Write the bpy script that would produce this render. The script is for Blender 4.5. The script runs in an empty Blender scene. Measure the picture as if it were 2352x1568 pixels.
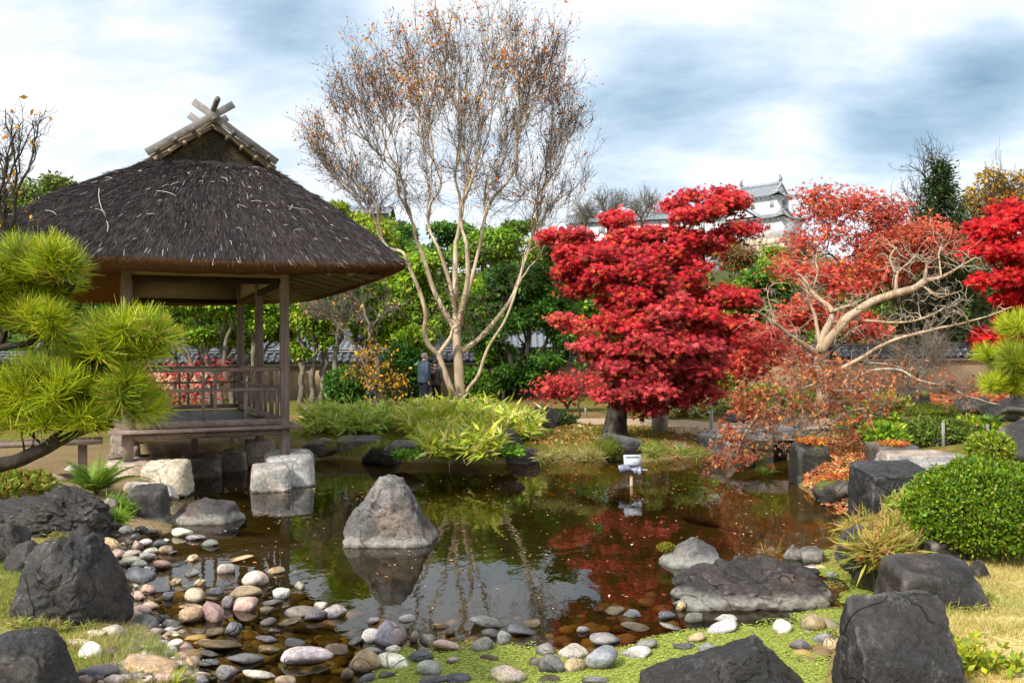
import bpy, math, random
import numpy as np
from mathutils import Vector, Matrix
R = math.radians
rng = np.random.default_rng(7)
random.seed(7)
scene = bpy.context.scene
col = scene.collection

# ---------------------------------------------------------------- camera
FPX = 2160.0            # focal length in units of a 2352-wide picture
CAMZ = 1.6
PITCH, ROLL = math.atan(36.6 / FPX), 0.0087
_F = Vector((0, math.cos(PITCH), math.sin(PITCH)))
_U0 = Vector((0, -math.sin(PITCH), math.cos(PITCH)))
_X = Vector((1, 0, 0))
_Rc = _X * math.cos(ROLL) - _U0 * math.sin(ROLL)
_Uc = _U0 * math.cos(ROLL) + _X * math.sin(ROLL)
cam_d = bpy.data.cameras.new('camera')
cam_d.sensor_width = 36.0
cam_d.lens = FPX / 2352 * 36.0
cam_d.clip_start, cam_d.clip_end = 0.05, 3000
cam = bpy.data.objects.new('camera', cam_d)
col.objects.link(cam)
m = Matrix((_Rc, _Uc, -_F)).transposed().to_4x4()
m.translation = (0, 0, CAMZ)
cam.matrix_world = m
scene.camera = cam

# ---------------------------------------------------------------- world
SUN_EL, SUN_AZ = 41.0, -140.0      # azimuth measured from +Y (view) towards +X
world = bpy.data.worlds.new('World')
scene.world = world
world.use_nodes = True
wt = world.node_tree
for n in list(wt.nodes):
    wt.nodes.remove(n)


def wn(t, **k):
    n = wt.nodes.new(t)
    for a, b in k.items():
        setattr(n, a, b)
    return n


def px_dir(x, y):
    d = _F + _Rc * ((x - 1176) / FPX) + _Uc * ((784 - y) / FPX)
    return d.normalized()


sky = wn('ShaderNodeTexSky', sky_type='NISHITA', sun_disc=False)
sky.sun_elevation, sky.sun_rotation = R(SUN_EL), R(SUN_AZ)
bg_sky = wn('ShaderNodeBackground')
bg_sky.inputs['Strength'].default_value = 0.12
wt.links.new(sky.outputs[0], bg_sky.inputs['Color'])
tc = wn('ShaderNodeTexCoord')
sep = wn('ShaderNodeSeparateXYZ')
wt.links.new(tc.outputs['Generated'], sep.inputs[0])


def wmath(op, a, b=None, c=None, clamp=False):
    n = wn('ShaderNodeMath', operation=op, use_clamp=clamp)
    for i, v in enumerate((a, b, c)):
        if v is None:
            continue
        if isinstance(v, (int, float)):
            n.inputs[i].default_value = v
        else:
            wt.links.new(v, n.inputs[i])
    return n.outputs[0]


zz = wmath('ADD', wmath('MAXIMUM', sep.outputs['Z'], 0.0), 0.3)
cx = wmath('DIVIDE', sep.outputs['X'], zz)
cy = wmath('DIVIDE', sep.outputs['Y'], zz)
cmb = wn('ShaderNodeCombineXYZ')
wt.links.new(cx, cmb.inputs[0])
wt.links.new(cy, cmb.inputs[1])
mp = wn('ShaderNodeMapping')
mp.inputs['Rotation'].default_value = (0, 0, R(28))
mp.inputs['Scale'].default_value = (0.8, 1.25, 1)
mp.inputs['Location'].default_value = (3.1, 1.7, 0)
wt.links.new(cmb.outputs[0], mp.inputs[0])
nz = wn('ShaderNodeTexNoise')
nz.inputs['Scale'].default_value = 2.6
nz.inputs['Detail'].default_value = 8
nz.inputs['Roughness'].default_value = 0.6
nz.inputs['Distortion'].default_value = 0.15
wt.links.new(mp.outputs[0], nz.inputs['Vector'])
nz2 = wn('ShaderNodeTexNoise')
nz2.inputs['Scale'].default_value = 0.7
nz2.inputs['Detail'].default_value = 3
wt.links.new(mp.outputs[0], nz2.inputs['Vector'])
dens = wmath('ADD', wmath('MULTIPLY', nz.outputs['Fac'], 0.85), wmath('MULTIPLY', nz2.outputs['Fac'], 0.15))
# darker cloud bellies where the photograph has them
for (bx, by, br, ba) in ((700, 10, .09, .20), (560, -40, .08, .10), (1480, 270, .08, .17), (1600, 190, .07, .13), (1400, 340, .05, .05),
                         (2000, 340, .055, .17), (2120, 290, .06, .17), (2260, 250, .07, .19), (2340, 130, .06, .08), (350, 270, .08, .05), (1430, 100, .05, .03)):
    d = px_dir(bx, by)
    vm = wn('ShaderNodeVectorMath', operation='DISTANCE')
    wt.links.new(tc.outputs['Generated'], vm.inputs[0])
    vm.inputs[1].default_value = d
    mr = wn('ShaderNodeMapRange', interpolation_type='SMOOTHSTEP')
    mr.inputs['From Min'].default_value = 0
    mr.inputs['From Max'].default_value = br * 1.5
    mr.inputs['To Min'].default_value = ba
    mr.inputs['To Max'].default_value = 0
    wt.links.new(vm.outputs['Value'], mr.inputs['Value'])
    dens = wmath('ADD', dens, mr.outputs[0])
ramp = wn('ShaderNodeValToRGB')
cr = ramp.color_ramp
cr.elements[0].position = 0.40
cr.elements[0].color = (0.76, 0.765, 0.775, 1)
cr.elements[1].position = 0.90
cr.elements[1].color = (0.15, 0.25, 0.35, 1)
e = cr.elements.new(0.52)
e.color = (0.64, 0.675, 0.715, 1)
e = cr.elements.new(0.62)
e.color = (0.46, 0.555, 0.65, 1)
e = cr.elements.new(0.73)
e.color = (0.32, 0.43, 0.53, 1)
wt.links.new(dens, ramp.inputs[0])
bg_cl = wn('ShaderNodeBackground')
bg_cl.inputs['Strength'].default_value = 1.0
wt.links.new(ramp.outputs[0], bg_cl.inputs['Color'])
mx = wn('ShaderNodeMixShader')
mx.inputs[0].default_value = 0.9
wt.links.new(bg_sky.outputs[0], mx.inputs[1])
wt.links.new(bg_cl.outputs[0], mx.inputs[2])
wo = wn('ShaderNodeOutputWorld')
wt.links.new(mx.outputs[0], wo.inputs[0])

# ---------------------------------------------------------------- sun
sd = bpy.data.lights.new('sun', 'SUN')
sd.energy = 3.6
sd.angle = R(6)
sd.color = (1.0, 0.95, 0.86)
so = bpy.data.objects.new('sun', sd)
col.objects.link(so)
_sv = Vector((math.sin(R(SUN_AZ)) * math.cos(R(SUN_EL)), math.cos(R(SUN_AZ)) * math.cos(R(SUN_EL)), math.sin(R(SUN_EL))))
so.rotation_euler = _sv.to_track_quat('Z', 'Y').to_euler()
so.location = _sv * 50

vs = scene.view_settings
vs.view_transform, vs.look, vs.gamma, vs.use_curve_mapping = 'Standard', 'None', 1.0, False
vs.exposure = 0.68
scene.cycles.use_denoising = True
scene.cycles.max_bounces = 6
scene.cycles.diffuse_bounces = 3
scene.cycles.glossy_bounces = 3
scene.cycles.transmission_bounces = 3
scene.cycles.transparent_max_bounces = 6
scene.cycles.caustics_reflective = False
scene.cycles.caustics_refractive = False

# ---------------------------------------------------------------- picture <-> place


def ray(x, y):
    return _F + _Rc * ((x - 1176) / FPX) + _Uc * ((784 - y) / FPX)


def at(x, y, Y):
    """point seen at picture position x,y at distance Y in front of the camera"""
    d = ray(x, y)
    k = Y / d.y
    return np.array((d.x * k, Y, CAMZ + d.z * k))


def on(x, y, z=0.0):
    """point seen at picture position x,y on the level plane z"""
    d = ray(x, y)
    k = (z - CAMZ) / d.z
    return np.array((d.x * k, d.y * k, z))


# ---------------------------------------------------------------- noise


def _h(ix, iy, iz, seed):
    n = (ix * 73856093) ^ (iy * 19349663) ^ (iz * 83492791) ^ (seed * 2654435761 & 0x7fffffff)
    n = (n ^ (n >> 13)) * 1274126177 & 0xffffffff
    n = (n ^ (n >> 16)) * 2246822519 & 0xffffffff
    return ((n ^ (n >> 15)) & 0xffffff) / float(0xffffff)


def vnoise(P, seed=0):
    P = np.asarray(P, float)
    i = np.floor(P).astype(np.int64)
    f = P - i
    f = f * f * (3 - 2 * f)
    x, y, z = i[..., 0], i[..., 1], i[..., 2]
    fx, fy, fz = f[..., 0], f[..., 1], f[..., 2]
    r = 0
    for dx in (0, 1):
        for dy in (0, 1):
            for dz in (0, 1):
                w = (fx if dx else 1 - fx) * (fy if dy else 1 - fy) * (fz if dz else 1 - fz)
                r = r + w * _h(x + dx, y + dy, z + dz, seed)
    return r * 2 - 1


def fbm(P, octv=4, seed=0, gain=0.5):
    P = np.asarray(P, float)
    a, r, s = 1.0, 0, 0
    for o in range(octv):
        r = r + a * vnoise(P * (2.03 ** o) + o * 17.3, seed + o)
        s += a
        a *= gain
    return r / s


def unit(v):
    v = np.asarray(v, float)
    return v / np.maximum(np.linalg.norm(v, axis=-1, keepdims=True), 1e-9)


# ---------------------------------------------------------------- mesh building
class MB:
    def __init__(self):
        self.v, self.f, self.c, self.mi, self.n = [], [], [], [], 0

    def add(self, v, faces, c=(1, 1, 1), mi=0):
        """v Nx3, faces MxK index array (or list of them), colour one or Nx3"""
        v = np.asarray(v, float).reshape(-1, 3)
        if not isinstance(faces, list):
            faces = [faces]
        for f in faces:
            f = np.asarray(f, np.int64)
            if len(f):
                self.f.append(f + self.n)
                self.mi.append(np.full(len(f), mi, np.int32))
        c = np.asarray(c, float)
        if c.ndim == 1:
            c = np.broadcast_to(c, (len(v), 3))
        self.c.append(c)
        self.v.append(v)
        self.n += len(v)
        return self

    def mesh(self, name, mats, smooth=False):
        me = bpy.data.meshes.new(name)
        v = np.concatenate(self.v)
        me.vertices.add(len(v))
        me.vertices.foreach_set('co', v.astype(np.float32).ravel())
        tot = np.concatenate([np.full(len(f), f.shape[1], np.int32) for f in self.f])
        li = np.concatenate([f.ravel() for f in self.f]).astype(np.int32)
        me.loops.add(len(li))
        me.loops.foreach_set('vertex_index', li)
        me.polygons.add(len(tot))
        st = np.zeros(len(tot), np.int32)
        st[1:] = np.cumsum(tot)[:-1]
        me.polygons.foreach_set('loop_start', st)
        me.polygons.foreach_set('loop_total', tot)
        me.polygons.foreach_set('material_index', np.concatenate(self.mi))
        if smooth:
            me.polygons.foreach_set('use_smooth', np.ones(len(tot), bool))
        me.update(calc_edges=True)
        a = me.color_attributes.new('Col', 'FLOAT_COLOR', 'POINT')
        cc = np.ones((len(v), 4), np.float32)
        cc[:, :3] = np.concatenate(self.c)
        a.data.foreach_set('color', cc.ravel())
        if not isinstance(mats, (list, tuple)):
            mats = [mats]
        for mt in mats:
            me.materials.append(mt)
        return me

    def build(self, name, mats, parent=None, smooth=False, loc=None):
        if loc is not None:
            loc = np.asarray(loc, float)
            self.v = [a - loc for a in self.v]
        o = bpy.data.objects.new(name, self.mesh(name, mats, smooth))
        col.objects.link(o)
        if loc is not None:
            o.location = loc
        if parent is not None:
            o.parent = parent
        return o


def tag(o, label=None, cat=None, group=None, kind=None):
    if label:
        o['label'] = label
    if cat:
        o['category'] = cat
    if group:
        o['group'] = group
    if kind:
        o['kind'] = kind
    return o


def empty(name, loc=(0, 0, 0), rz=0):
    o = bpy.data.objects.new(name, None)
    col.objects.link(o)
    o.location = loc
    o.rotation_euler = (0, 0, rz)
    o.empty_display_size = 0.1
    return o


def sub(parent, name, mesh_or_mb, mats=None, smooth=False):
    """child object whose geometry is given in world coordinates; the parent sits at its own location"""
    o = mesh_or_mb.build(name, mats, None, smooth)
    o.parent = parent
    o.matrix_parent_inverse = Matrix.Translation(-Vector(parent.location)) if parent.rotation_euler.z == 0 and parent.parent is None else Matrix()
    return o


BOXF = np.array([(0, 3, 2, 1), (4, 5, 6, 7), (0, 1, 5, 4), (1, 2, 6, 5), (2, 3, 7, 6), (3, 0, 4, 7)])


def box_v(c, ax, ay, az):
    """box about c with half-axis vectors"""
    c, ax, ay, az = [np.asarray(q, float) for q in (c, ax, ay, az)]
    s = [(-1, -1), (1, -1), (1, 1), (-1, 1)]
    return np.array([c + a * ax + b * ay - az for a, b in s] + [c + a * ax + b * ay + az for a, b in s])


def beam(mb, p0, p1, w, h, up=(0, 0, 1), c=(1, 1, 1), mi=0, bev=0.0):
    p0, p1 = np.asarray(p0, float), np.asarray(p1, float)
    d = unit(p1 - p0)
    s = np.cross(d, up)
    s = unit(s) if np.linalg.norm(s) > 1e-5 else np.array((1.0, 0, 0))
    u = np.cross(s, d)
    if bev <= 0:
        mb.add(box_v((p0 + p1) / 2, s * w / 2, (p1 - p0) / 2, u * h / 2), BOXF, c, mi)
    else:
        prof = []
        for sx, sy in ((1, 1), (-1, 1), (-1, -1), (1, -1)):
            a = (sx * (w / 2 - bev), sy * h / 2)
            b = (sx * w / 2, sy * (h / 2 - bev))
            prof += [a, b] if sx * sy < 0 else [b, a]
        prof = np.array(prof)
        n = len(prof)
        v0 = p0 + prof[:, :1] * s + prof[:, 1:] * u
        v1 = p1 + prof[:, :1] * s + prof[:, 1:] * u
        k = np.arange(n)
        mb.add(np.vstack((v0, v1)), [np.stack((k, (k + 1) % n, (k + 1) % n + n, k + n), 1), k[None, ::-1], (k + n)[None]], c, mi)
    return mb


def tube(mb, pts, rad, sides=6, c=(1, 1, 1), mi=0, caps=True, flat=1.0):
    pts = np.asarray(pts, float)
    n = len(pts)
    rad = np.broadcast_to(np.asarray(rad, float), (n,))
    t = np.gradient(pts, axis=0)
    t = unit(t)
    ref = np.array((0.13, 0.31, 0.94)) if abs(t[:, 2]).mean() < 0.8 else np.array((0.9, 0.3, 0.1))
    a = unit(np.cross(t, ref))
    b = np.cross(t, a)
    ang = np.arange(sides) * 2 * math.pi / sides
    v = pts[:, None] + rad[:, None, None] * (np.cos(ang)[None, :, None] * a[:, None] + flat * np.sin(ang)[None, :, None] * b[:, None])
    i = np.arange(n - 1)[:, None] * sides
    k = np.arange(sides)[None]
    f = np.stack((i + k, i + (k + 1) % sides, i + sides + (k + 1) % sides, i + sides + k), -1).reshape(-1, 4)
    fs = [f]
    if caps:
        fs += [np.arange(sides)[None, ::-1], (np.arange(sides) + (n - 1) * sides)[None]]
    c = np.asarray(c, float)
    if c.ndim == 2 and len(c) == n:
        c = np.repeat(c, sides, 0)
    mb.add(v.reshape(-1, 3), fs, c, mi)
    return mb


def sticks(mb, p0, p1, r0, r1, c=(1, 1, 1), mi=0):
    """many thin three-sided sticks at once"""
    p0, p1 = np.asarray(p0, float), np.asarray(p1, float)
    n = len(p0)
    if n == 0:
        return mb
    d = unit(p1 - p0)
    a = unit(np.cross(d, np.where(abs(d[:, 2:3]) < 0.9, np.array((0, 0, 1.0)), np.array((1.0, 0, 0)))))
    b = np.cross(d, a)
    r0 = np.broadcast_to(np.asarray(r0, float), (n,))[:, None]
    r1 = np.broadcast_to(np.asarray(r1, float), (n,))[:, None]
    vs_ = []
    for p, r in ((p0, r0), (p1, r1)):
        for k in range(3):
            an = k * 2 * math.pi / 3
            vs_.append(p + r * (math.cos(an) * a + math.sin(an) * b))
    v = np.stack(vs_, 1).reshape(-1, 3)
    base = np.arange(n)[:, None, None] * 6
    f = np.array([(0, 1, 4, 3), (1, 2, 5, 4), (2, 0, 3, 5)])[None]
    c = np.asarray(c, float)
    if c.ndim == 2 and len(c) == n:
        c = np.repeat(c, 6, 0)
    mb.add(v, (base + f).reshape(-1, 4), c, mi)
    return mb


# leaf shapes: x along the leaf, y across, z its face normal
LEAF = (np.array([(0, 0, 0), (.45, .24, .03), (1, 0, -.06), (.45, -.24, .03)], float), np.array([(0, 3, 2, 1)]))
LEAFN = (np.array([(0, 0, 0), (.4, .13, .02), (1, 0, -.1), (.4, -.13, .02)], float), np.array([(0, 3, 2, 1)]))
BLADE = (np.array([(0, -.04, 0), (0, .04, 0), (.55, .035, .0), (.55, -.035, 0), (1, 0, -.08)], float), None)


def _maple(nl, w):
    v, f = [], []
    spread = 2.35
    for i in range(nl):
        a = -spread / 2 + spread * i / (nl - 1)
        L = 1.0 - 0.28 * abs(a) / (spread / 2)
        d = np.array((math.cos(a), math.sin(a), 0))
        s = np.array((-d[1], d[0], 0))
        b = len(v)
        v += [d * .12 + s * w, d * L + np.array((0, 0, -.12)), d * .12 - s * w]
        f.append((b, b + 2, b + 1))
    return np.array(v), np.array(f)


MAPLE = _maple(5, .17)
MAPLE3 = _maple(3, .26)


def leaves(mb, P, fwd, nrm, size, cols, shape=LEAF, mi=0):
    P, fwd, nrm = [np.asarray(q, float) for q in (P, fwd, nrm)]
    n = len(P)
    if n == 0:
        return mb
    T, F = shape
    x = unit(fwd)
    y = unit(np.cross(nrm, x))
    z = np.cross(x, y)
    size = np.broadcast_to(np.asarray(size, float), (n,))
    v = P[:, None] + size[:, None, None] * (T[None, :, :1] * x[:, None] + T[None, :, 1:2] * y[:, None] + T[None, :, 2:] * z[:, None])
    k = len(T)
    base = np.arange(n)[:, None, None] * k
    if F is None:
        f = [(np.arange(n)[:, None] * k + np.array((0, 1, 2, 3))), (np.arange(n)[:, None] * k + np.array((3, 2, 4)))]
    else:
        f = (base + F[None]).reshape(-1, F.shape[1])
    cols = np.asarray(cols, float)
    if cols.ndim == 2:
        cols = np.repeat(cols, k, 0)
    mb.add(v.reshape(-1, 3), f, cols, mi)
    return mb


def rdir(n, r=None):
    r = r or rng
    return unit(r.normal(size=(n, 3)))


def pick(pal, n, jit=0.12, r=None):
    """n colours out of a palette with brightness and hue jitter"""
    r = r or rng
    pal = np.asarray(pal, float)
    c = pal[r.integers(0, len(pal), n)]
    return np.clip(c * (1 + jit * r.normal(size=(n, 1))) * (1 + jit * .4 * r.normal(size=(n, 3))), 0.002, 0.95)


# ---------------------------------------------------------------- materials
class NT:
    def __init__(self, name):
        self.m = bpy.data.materials.new(name)
        self.m.use_nodes = True
        self.t = self.m.node_tree
        self.p = self.t.nodes['Principled BSDF']
        self.o = self.t.nodes['Material Output']

    def n(self, ty, **k):
        nd = self.t.nodes.new(ty)
        for a, b in k.items():
            setattr(nd, a, b)
        return nd

    def l(self, a, b):
        self.t.links.new(a, b)

    def set(self, nd, **k):
        for a, b in k.items():
            nd.inputs[a.replace('_', ' ')].default_value = b
        return nd

    def noise(self, scale, detail=4, rough=.55, vec=None, dist=0):
        nd = self.n('ShaderNodeTexNoise')
        self.set(nd, Scale=scale, Detail=detail, Roughness=rough, Distortion=dist)
        if vec is not None:
            self.l(vec, nd.inputs['Vector'])
        return nd.outputs['Fac']

    def ramp(self, fac, stops):
        nd = self.n('ShaderNodeValToRGB')
        el = nd.color_ramp.elements
        while len(el) < len(stops):
            el.new(0.5)
        for e_, (p, c) in zip(el, stops):
            e_.position = p
            e_.color = (*c, 1) if len(c) == 3 else c
        self.l(fac, nd.inputs[0])
        return nd.outputs[0]

    def val(self, fac, a, b, lo=0.0, hi=1.0):
        nd = self.n('ShaderNodeMapRange', clamp=True)
        self.set(nd, From_Min=a, From_Max=b, To_Min=lo, To_Max=hi)
        self.l(fac, nd.inputs['Value'])
        return nd.outputs[0]

    def mix(self, fac, a, b, mode='MIX'):
        nd = self.n('ShaderNodeMix', data_type='RGBA', blend_type=mode)
        for s, v in ((0, fac), (6, a), (7, b)):
            if isinstance(v, (int, float)):
                nd.inputs[s].default_value = v
            elif isinstance(v, tuple):
                nd.inputs[s].default_value = (*v, 1)
            else:
                self.l(v, nd.inputs[s])
        return nd.outputs[2]

    def math(self, op, a, b):
        nd = self.n('ShaderNodeMath', operation=op)
        for i, v in enumerate((a, b)):
            if isinstance(v, (int, float)):
                nd.inputs[i].default_value = v
            else:
                self.l(v, nd.inputs[i])
        return nd.outputs[0]

    def bump(self, h, strength=.4, dist=.02):
        nd = self.n('ShaderNodeBump')
        self.set(nd, Strength=strength, Distance=dist)
        self.l(h, nd.inputs['Height'])
        self.l(nd.outputs[0], self.p.inputs['Normal'])

    def coord(self, kind='Object', scale=None):
        tcn = self.n('ShaderNodeTexCoord').outputs[kind]
        if scale is None:
            return tcn
        mpn = self.n('ShaderNodeMapping')
        mpn.inputs['Scale'].default_value = scale
        self.l(tcn, mpn.inputs[0])
        return mpn.outputs[0]

    def colr(self, c):
        if isinstance(c, tuple):
            self.p.inputs['Base Color'].default_value = (*c, 1)
        else:
            self.l(c, self.p.inputs['Base Color'])
        return self

    def done(self, rough=.7, spec=.3):
        self.p.inputs['Roughness'].default_value = rough
        self.p.inputs['Specular IOR Level'].default_value = spec
        return self.m


def mat_leaf(name, transl=.35, gloss=.25, rough=.45):
    t = NT(name)
    a = t.n('ShaderNodeAttribute', attribute_name='Col').outputs['Color']
    t.colr(a)
    t.done(rough, gloss)
    tr = t.n('ShaderNodeBsdfTranslucent')
    t.l(t.mix(.6, a, (1.0, .95, .5), 'MULTIPLY'), tr.inputs['Color'])
    ms = t.n('ShaderNodeMixShader')
    ms.inputs[0].default_value = transl
    t.l(t.p.outputs[0], ms.inputs[1])
    t.l(tr.outputs[0], ms.inputs[2])
    t.l(ms.outputs[0], t.o.inputs['Surface'])
    return t.m


def mat_attr(name, rough=.8, spec=.2, nscale=60, amt=.35, bump=.3, bd=.01):
    t = NT(name)
    a = t.n('ShaderNodeAttribute', attribute_name='Col').outputs['Color']
    g = t.n('ShaderNodeNewGeometry').outputs['Position']
    nn = t.noise(nscale, 4, .6, g)
    f = t.val(nn, .25, .75, 1 - amt, 1 + amt)
    t.colr(t.mix(1.0, a, f, 'MULTIPLY'))
    t.bump(nn, bump, bd)
    return t.done(rough, spec)


def mat_plain(name, c, rough=.6, spec=.3, var=.2, nscale=8, bump=.15, metal=0):
    t = NT(name)
    nn = t.noise(nscale, 5, .6, t.coord())
    d = tuple(max(0, q * (1 - var)) for q in c)
    e_ = tuple(min(1, q * (1 + var)) for q in c)
    t.colr(t.ramp(nn, [(.3, d), (.7, e_)]))
    if bump:
        t.bump(nn, bump, .01)
    t.p.inputs['Metallic'].default_value = metal
    return t.done(rough, spec)


def mat_bark(name, c0, c1, c2, scale=6, stretch=.25, bump=.5, rough=.85):
    t = NT(name)
    g = t.coord('Object', (scale, scale, scale * stretch))
    nn = t.noise(1.5, 6, .65, g, .6)
    n2 = t.noise(.5, 3, .5, g)
    a = t.ramp(nn, [(.28, c0), (.5, c1), (.72, c2)])
    t.colr(t.mix(t.val(n2, .45, .65, 0, .5), a, c2))
    t.bump(nn, bump, .02)
    return t.done(rough, .2)


def mat_wood(name, c0, c1, scale=14, rough=.75, axis=0):
    t = NT(name)
    s = [scale * 2.2] * 3
    s[axis] = scale * .08
    g = t.coord('Generated' if False else 'Object', tuple(s))
    nn = t.noise(1.6, 6, .65, g, .5)
    n2 = t.noise(2.5, 4, .6, t.coord('Object'))
    a = t.ramp(nn, [(.3, c0), (.7, c1)])
    t.colr(t.mix(t.val(n2, .4, .7, 0, .45), a, tuple(min(1, q * 1.5) for q in c1)))
    t.bump(nn, .35, .008)
    return t.done(rough, .25)


def mat_rock(name, band=False, moss=0.0, lichen=.5, rough=.75, wet=False, streak=0.0, spec=.35, patch=5.5):
    """stone; its own colour comes from the object's colour"""
    t = NT(name)
    oi = t.n('ShaderNodeObjectInfo')
    g = t.n('ShaderNodeNewGeometry')
    pos = g.outputs['Position']
    n1 = t.noise(3.5, 7, .62, pos)
    n2 = t.noise(26, 6, .7, pos)
    n3 = t.noise(9, 6, .7, pos, .8)
    f = t.val(n1, .3, .72, .45, 1.7)
    c = t.mix(1.0, oi.outputs['Color'], f, 'MULTIPLY')
    n5 = t.noise(95, 4, .75, pos)
    c = t.mix(1.0, c, t.val(n2, .25, .75, .5, 1.6), 'MULTIPLY')
    c = t.mix(1.0, c, t.val(n5, .3, .7, .55, 1.5), 'MULTIPLY')
    c = t.mix(t.val(g.outputs['Pointiness'], .53, .62, 0, .35), c, (.26, .25, .24))
    n6 = t.noise(2.1, 6, .7, pos, .9)
    n7 = t.noise(1.3, 4, .6, pos)
    c = t.mix(t.math('MULTIPLY', t.val(n6, .52, .64), .55), c, t.mix(1.0, c, (patch, patch * .95, patch * .9), 'MULTIPLY'))
    c = t.mix(t.math('MULTIPLY', t.val(n7, .5, .66), .6), c, t.mix(1.0, c, (1.5, 1.05, .72), 'MULTIPLY'))
    wv_ = t.n('ShaderNodeVectorMath', operation='MULTIPLY_ADD')
    t.l(t.n('ShaderNodeTexNoise').outputs['Color'], wv_.inputs[0])
    wv_.inputs[0].links[0].from_node.inputs['Scale'].default_value = 4.0
    t.l(pos, wv_.inputs[0].links[0].from_node.inputs['Vector'])
    wv_.inputs[1].default_value = (.28, .28, .28)
    t.l(pos, wv_.inputs[2])
    vo = t.n('ShaderNodeTexVoronoi', feature='DISTANCE_TO_EDGE')
    t.set(vo, Scale=3.2)
    t.l(wv_.outputs[0], vo.inputs['Vector'])
    crk = t.math('MULTIPLY', t.val(vo.outputs['Distance'], 0, .022, 1, 0), t.val(n1, .46, .60))
    c = t.mix(t.math('MULTIPLY', crk, .75), c, (.010, .009, .008))
    hgt = t.math('ADD', t.math('ADD', t.math('MULTIPLY', n1, .6), t.math('MULTIPLY', n2, .25)), t.math('MULTIPLY', crk, -.22))
    if lichen:
        lf = t.val(n3, .55, .72, 0, lichen)
        lf = t.math('MULTIPLY', lf, t.val(n5, .46, .62))
        c = t.mix(lf, c, (.42, .42, .40))
    sp = t.n('ShaderNodeSeparateXYZ')
    t.l(pos, sp.inputs[0])
    z = t.math('ADD', sp.outputs['Z'], t.math('MULTIPLY', t.math('SUBTRACT', n3, .5), .10))
    if band:
        up = t.val(z, .055, .10, 1, 0)
        c = t.mix(t.math('MULTIPLY', t.math('MULTIPLY', up, t.val(n2, .25, .55, .25, 1)), .52), c, (.46, .44, .39))
    if band or wet:
        dn = t.val(z, .0, .03, 1, 0)
        c = t.mix(t.math('MULTIPLY', dn, .8), c, (.035, .03, .018))
    if moss:
        nzc = t.n('ShaderNodeSeparateXYZ')
        t.l(g.outputs['Normal'], nzc.inputs[0])
        n4 = t.noise(2.6, 5, .6, pos)
        mf = t.math('MULTIPLY', t.val(nzc.outputs['Z'], -.1, .5), t.val(n4, .62 - .3 * moss, .70 - .3 * moss))
        mc = t.ramp(n2, [(.3, (.03, .05, .005)), (.7, (.17, .20, .02))])
        c = t.mix(mf, c, mc)
    t.colr(c)
    hgt = t.math('ADD', hgt, t.math('MULTIPLY', n5, .10))
    t.bump(hgt, 1.0, .05)
    return t.done(rough, spec)


M = {}
M['leaf'] = mat_leaf('leaf', .38, .3)
M['maple_leaf'] = mat_leaf('maple_leaf', .28, .15, .55)
M['needle'] = mat_leaf('needle', .3, .35, .4)
M['grass'] = mat_leaf('grass_blade', .42, .12, .6)
M['litter'] = mat_attr('litter', .8, .15, 40, .2, 0)
M['ground'] = mat_attr('ground_cover', .95, .1, 34, .45, .8, .03)
M['far'] = mat_attr('far_surface', .85, .1, 1.5, .15, 0)
M['attr'] = mat_attr('painted_attr', .7, .25, 12, .12, .1)
M['bark_myrtle'] = mat_bark('bark_crape_myrtle', (.15, .10, .06), (.46, .35, .23), (.70, .59, .43), 5.5, .18, .5, .65)
M['bark_gnarl'] = mat_bark('bark_gnarled', (.10, .06, .035), (.36, .25, .155), (.58, .46, .33), 7, .3, .8, .75)
M['bark_pale'] = mat_bark('bark_pale', (.15, .11, .08), (.36, .29, .21), (.55, .48, .38), 9, .4, .4, .75)
M['bark_dark'] = mat_bark('bark_dark', (.015, .012, .010), (.04, .032, .026), (.10, .09, .07), 8, .25, .8)
M['bark_grey'] = mat_bark('bark_grey', (.07, .06, .045), (.15, .13, .10), (.26, .24, .20), 7, .3, .5)
M['bark_pine'] = mat_bark('bark_pine', (.010, .008, .007), (.035, .028, .022), (.09, .075, .06), 16, .5, 1.0)
M['rock'] = mat_rock('rock', lichen=.30, rough=.52, spec=.5)
M['rock_band'] = mat_rock('rock_waterline', band=True, lichen=.35, patch=2.6)
M['rock_moss'] = mat_rock('rock_mossy', moss=.75, lichen=.4)
M['rock_moss_lo'] = mat_rock('rock_some_moss', moss=.25, lichen=.35)
M['cobble'] = mat_rock('cobble', lichen=.3, wet=True, rough=.55, patch=1.4)
M['rock_pale'] = mat_rock('rock_pale', lichen=.15, wet=True, rough=.85, patch=1.25)

# ================================================================ the ground and the pond
POND_PX = [(430, 1760), (470, 1568), (405, 1500), (300, 1425), (268, 1345), (262, 1280), (300, 1240), (385, 1224), (398, 1200),
           (380, 1172), (402, 1146), (440, 1100), (445, 1072), (480, 1056), (560, 1046), (640, 1052), (720, 1056), (770, 1052),
           (860, 1060), (1000, 1060), (1120, 1066), (1250, 1060), (1380, 1058), (1480, 1060), (1560, 1052), (1640, 1046), (1700, 1040),
           (1722, 1012), (1800, 1010), (1815, 1058), (1830, 1110), (1880, 1150), (1960, 1165), (1985, 1205), (1925, 1250),
           (1905, 1290), (1960, 1322), (2040, 1335), (2030, 1388), (1930, 1445), (1900, 1568), (1900, 1760)]
POND = np.array([on(x, y)[:2] for x, y in POND_PX])


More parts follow.
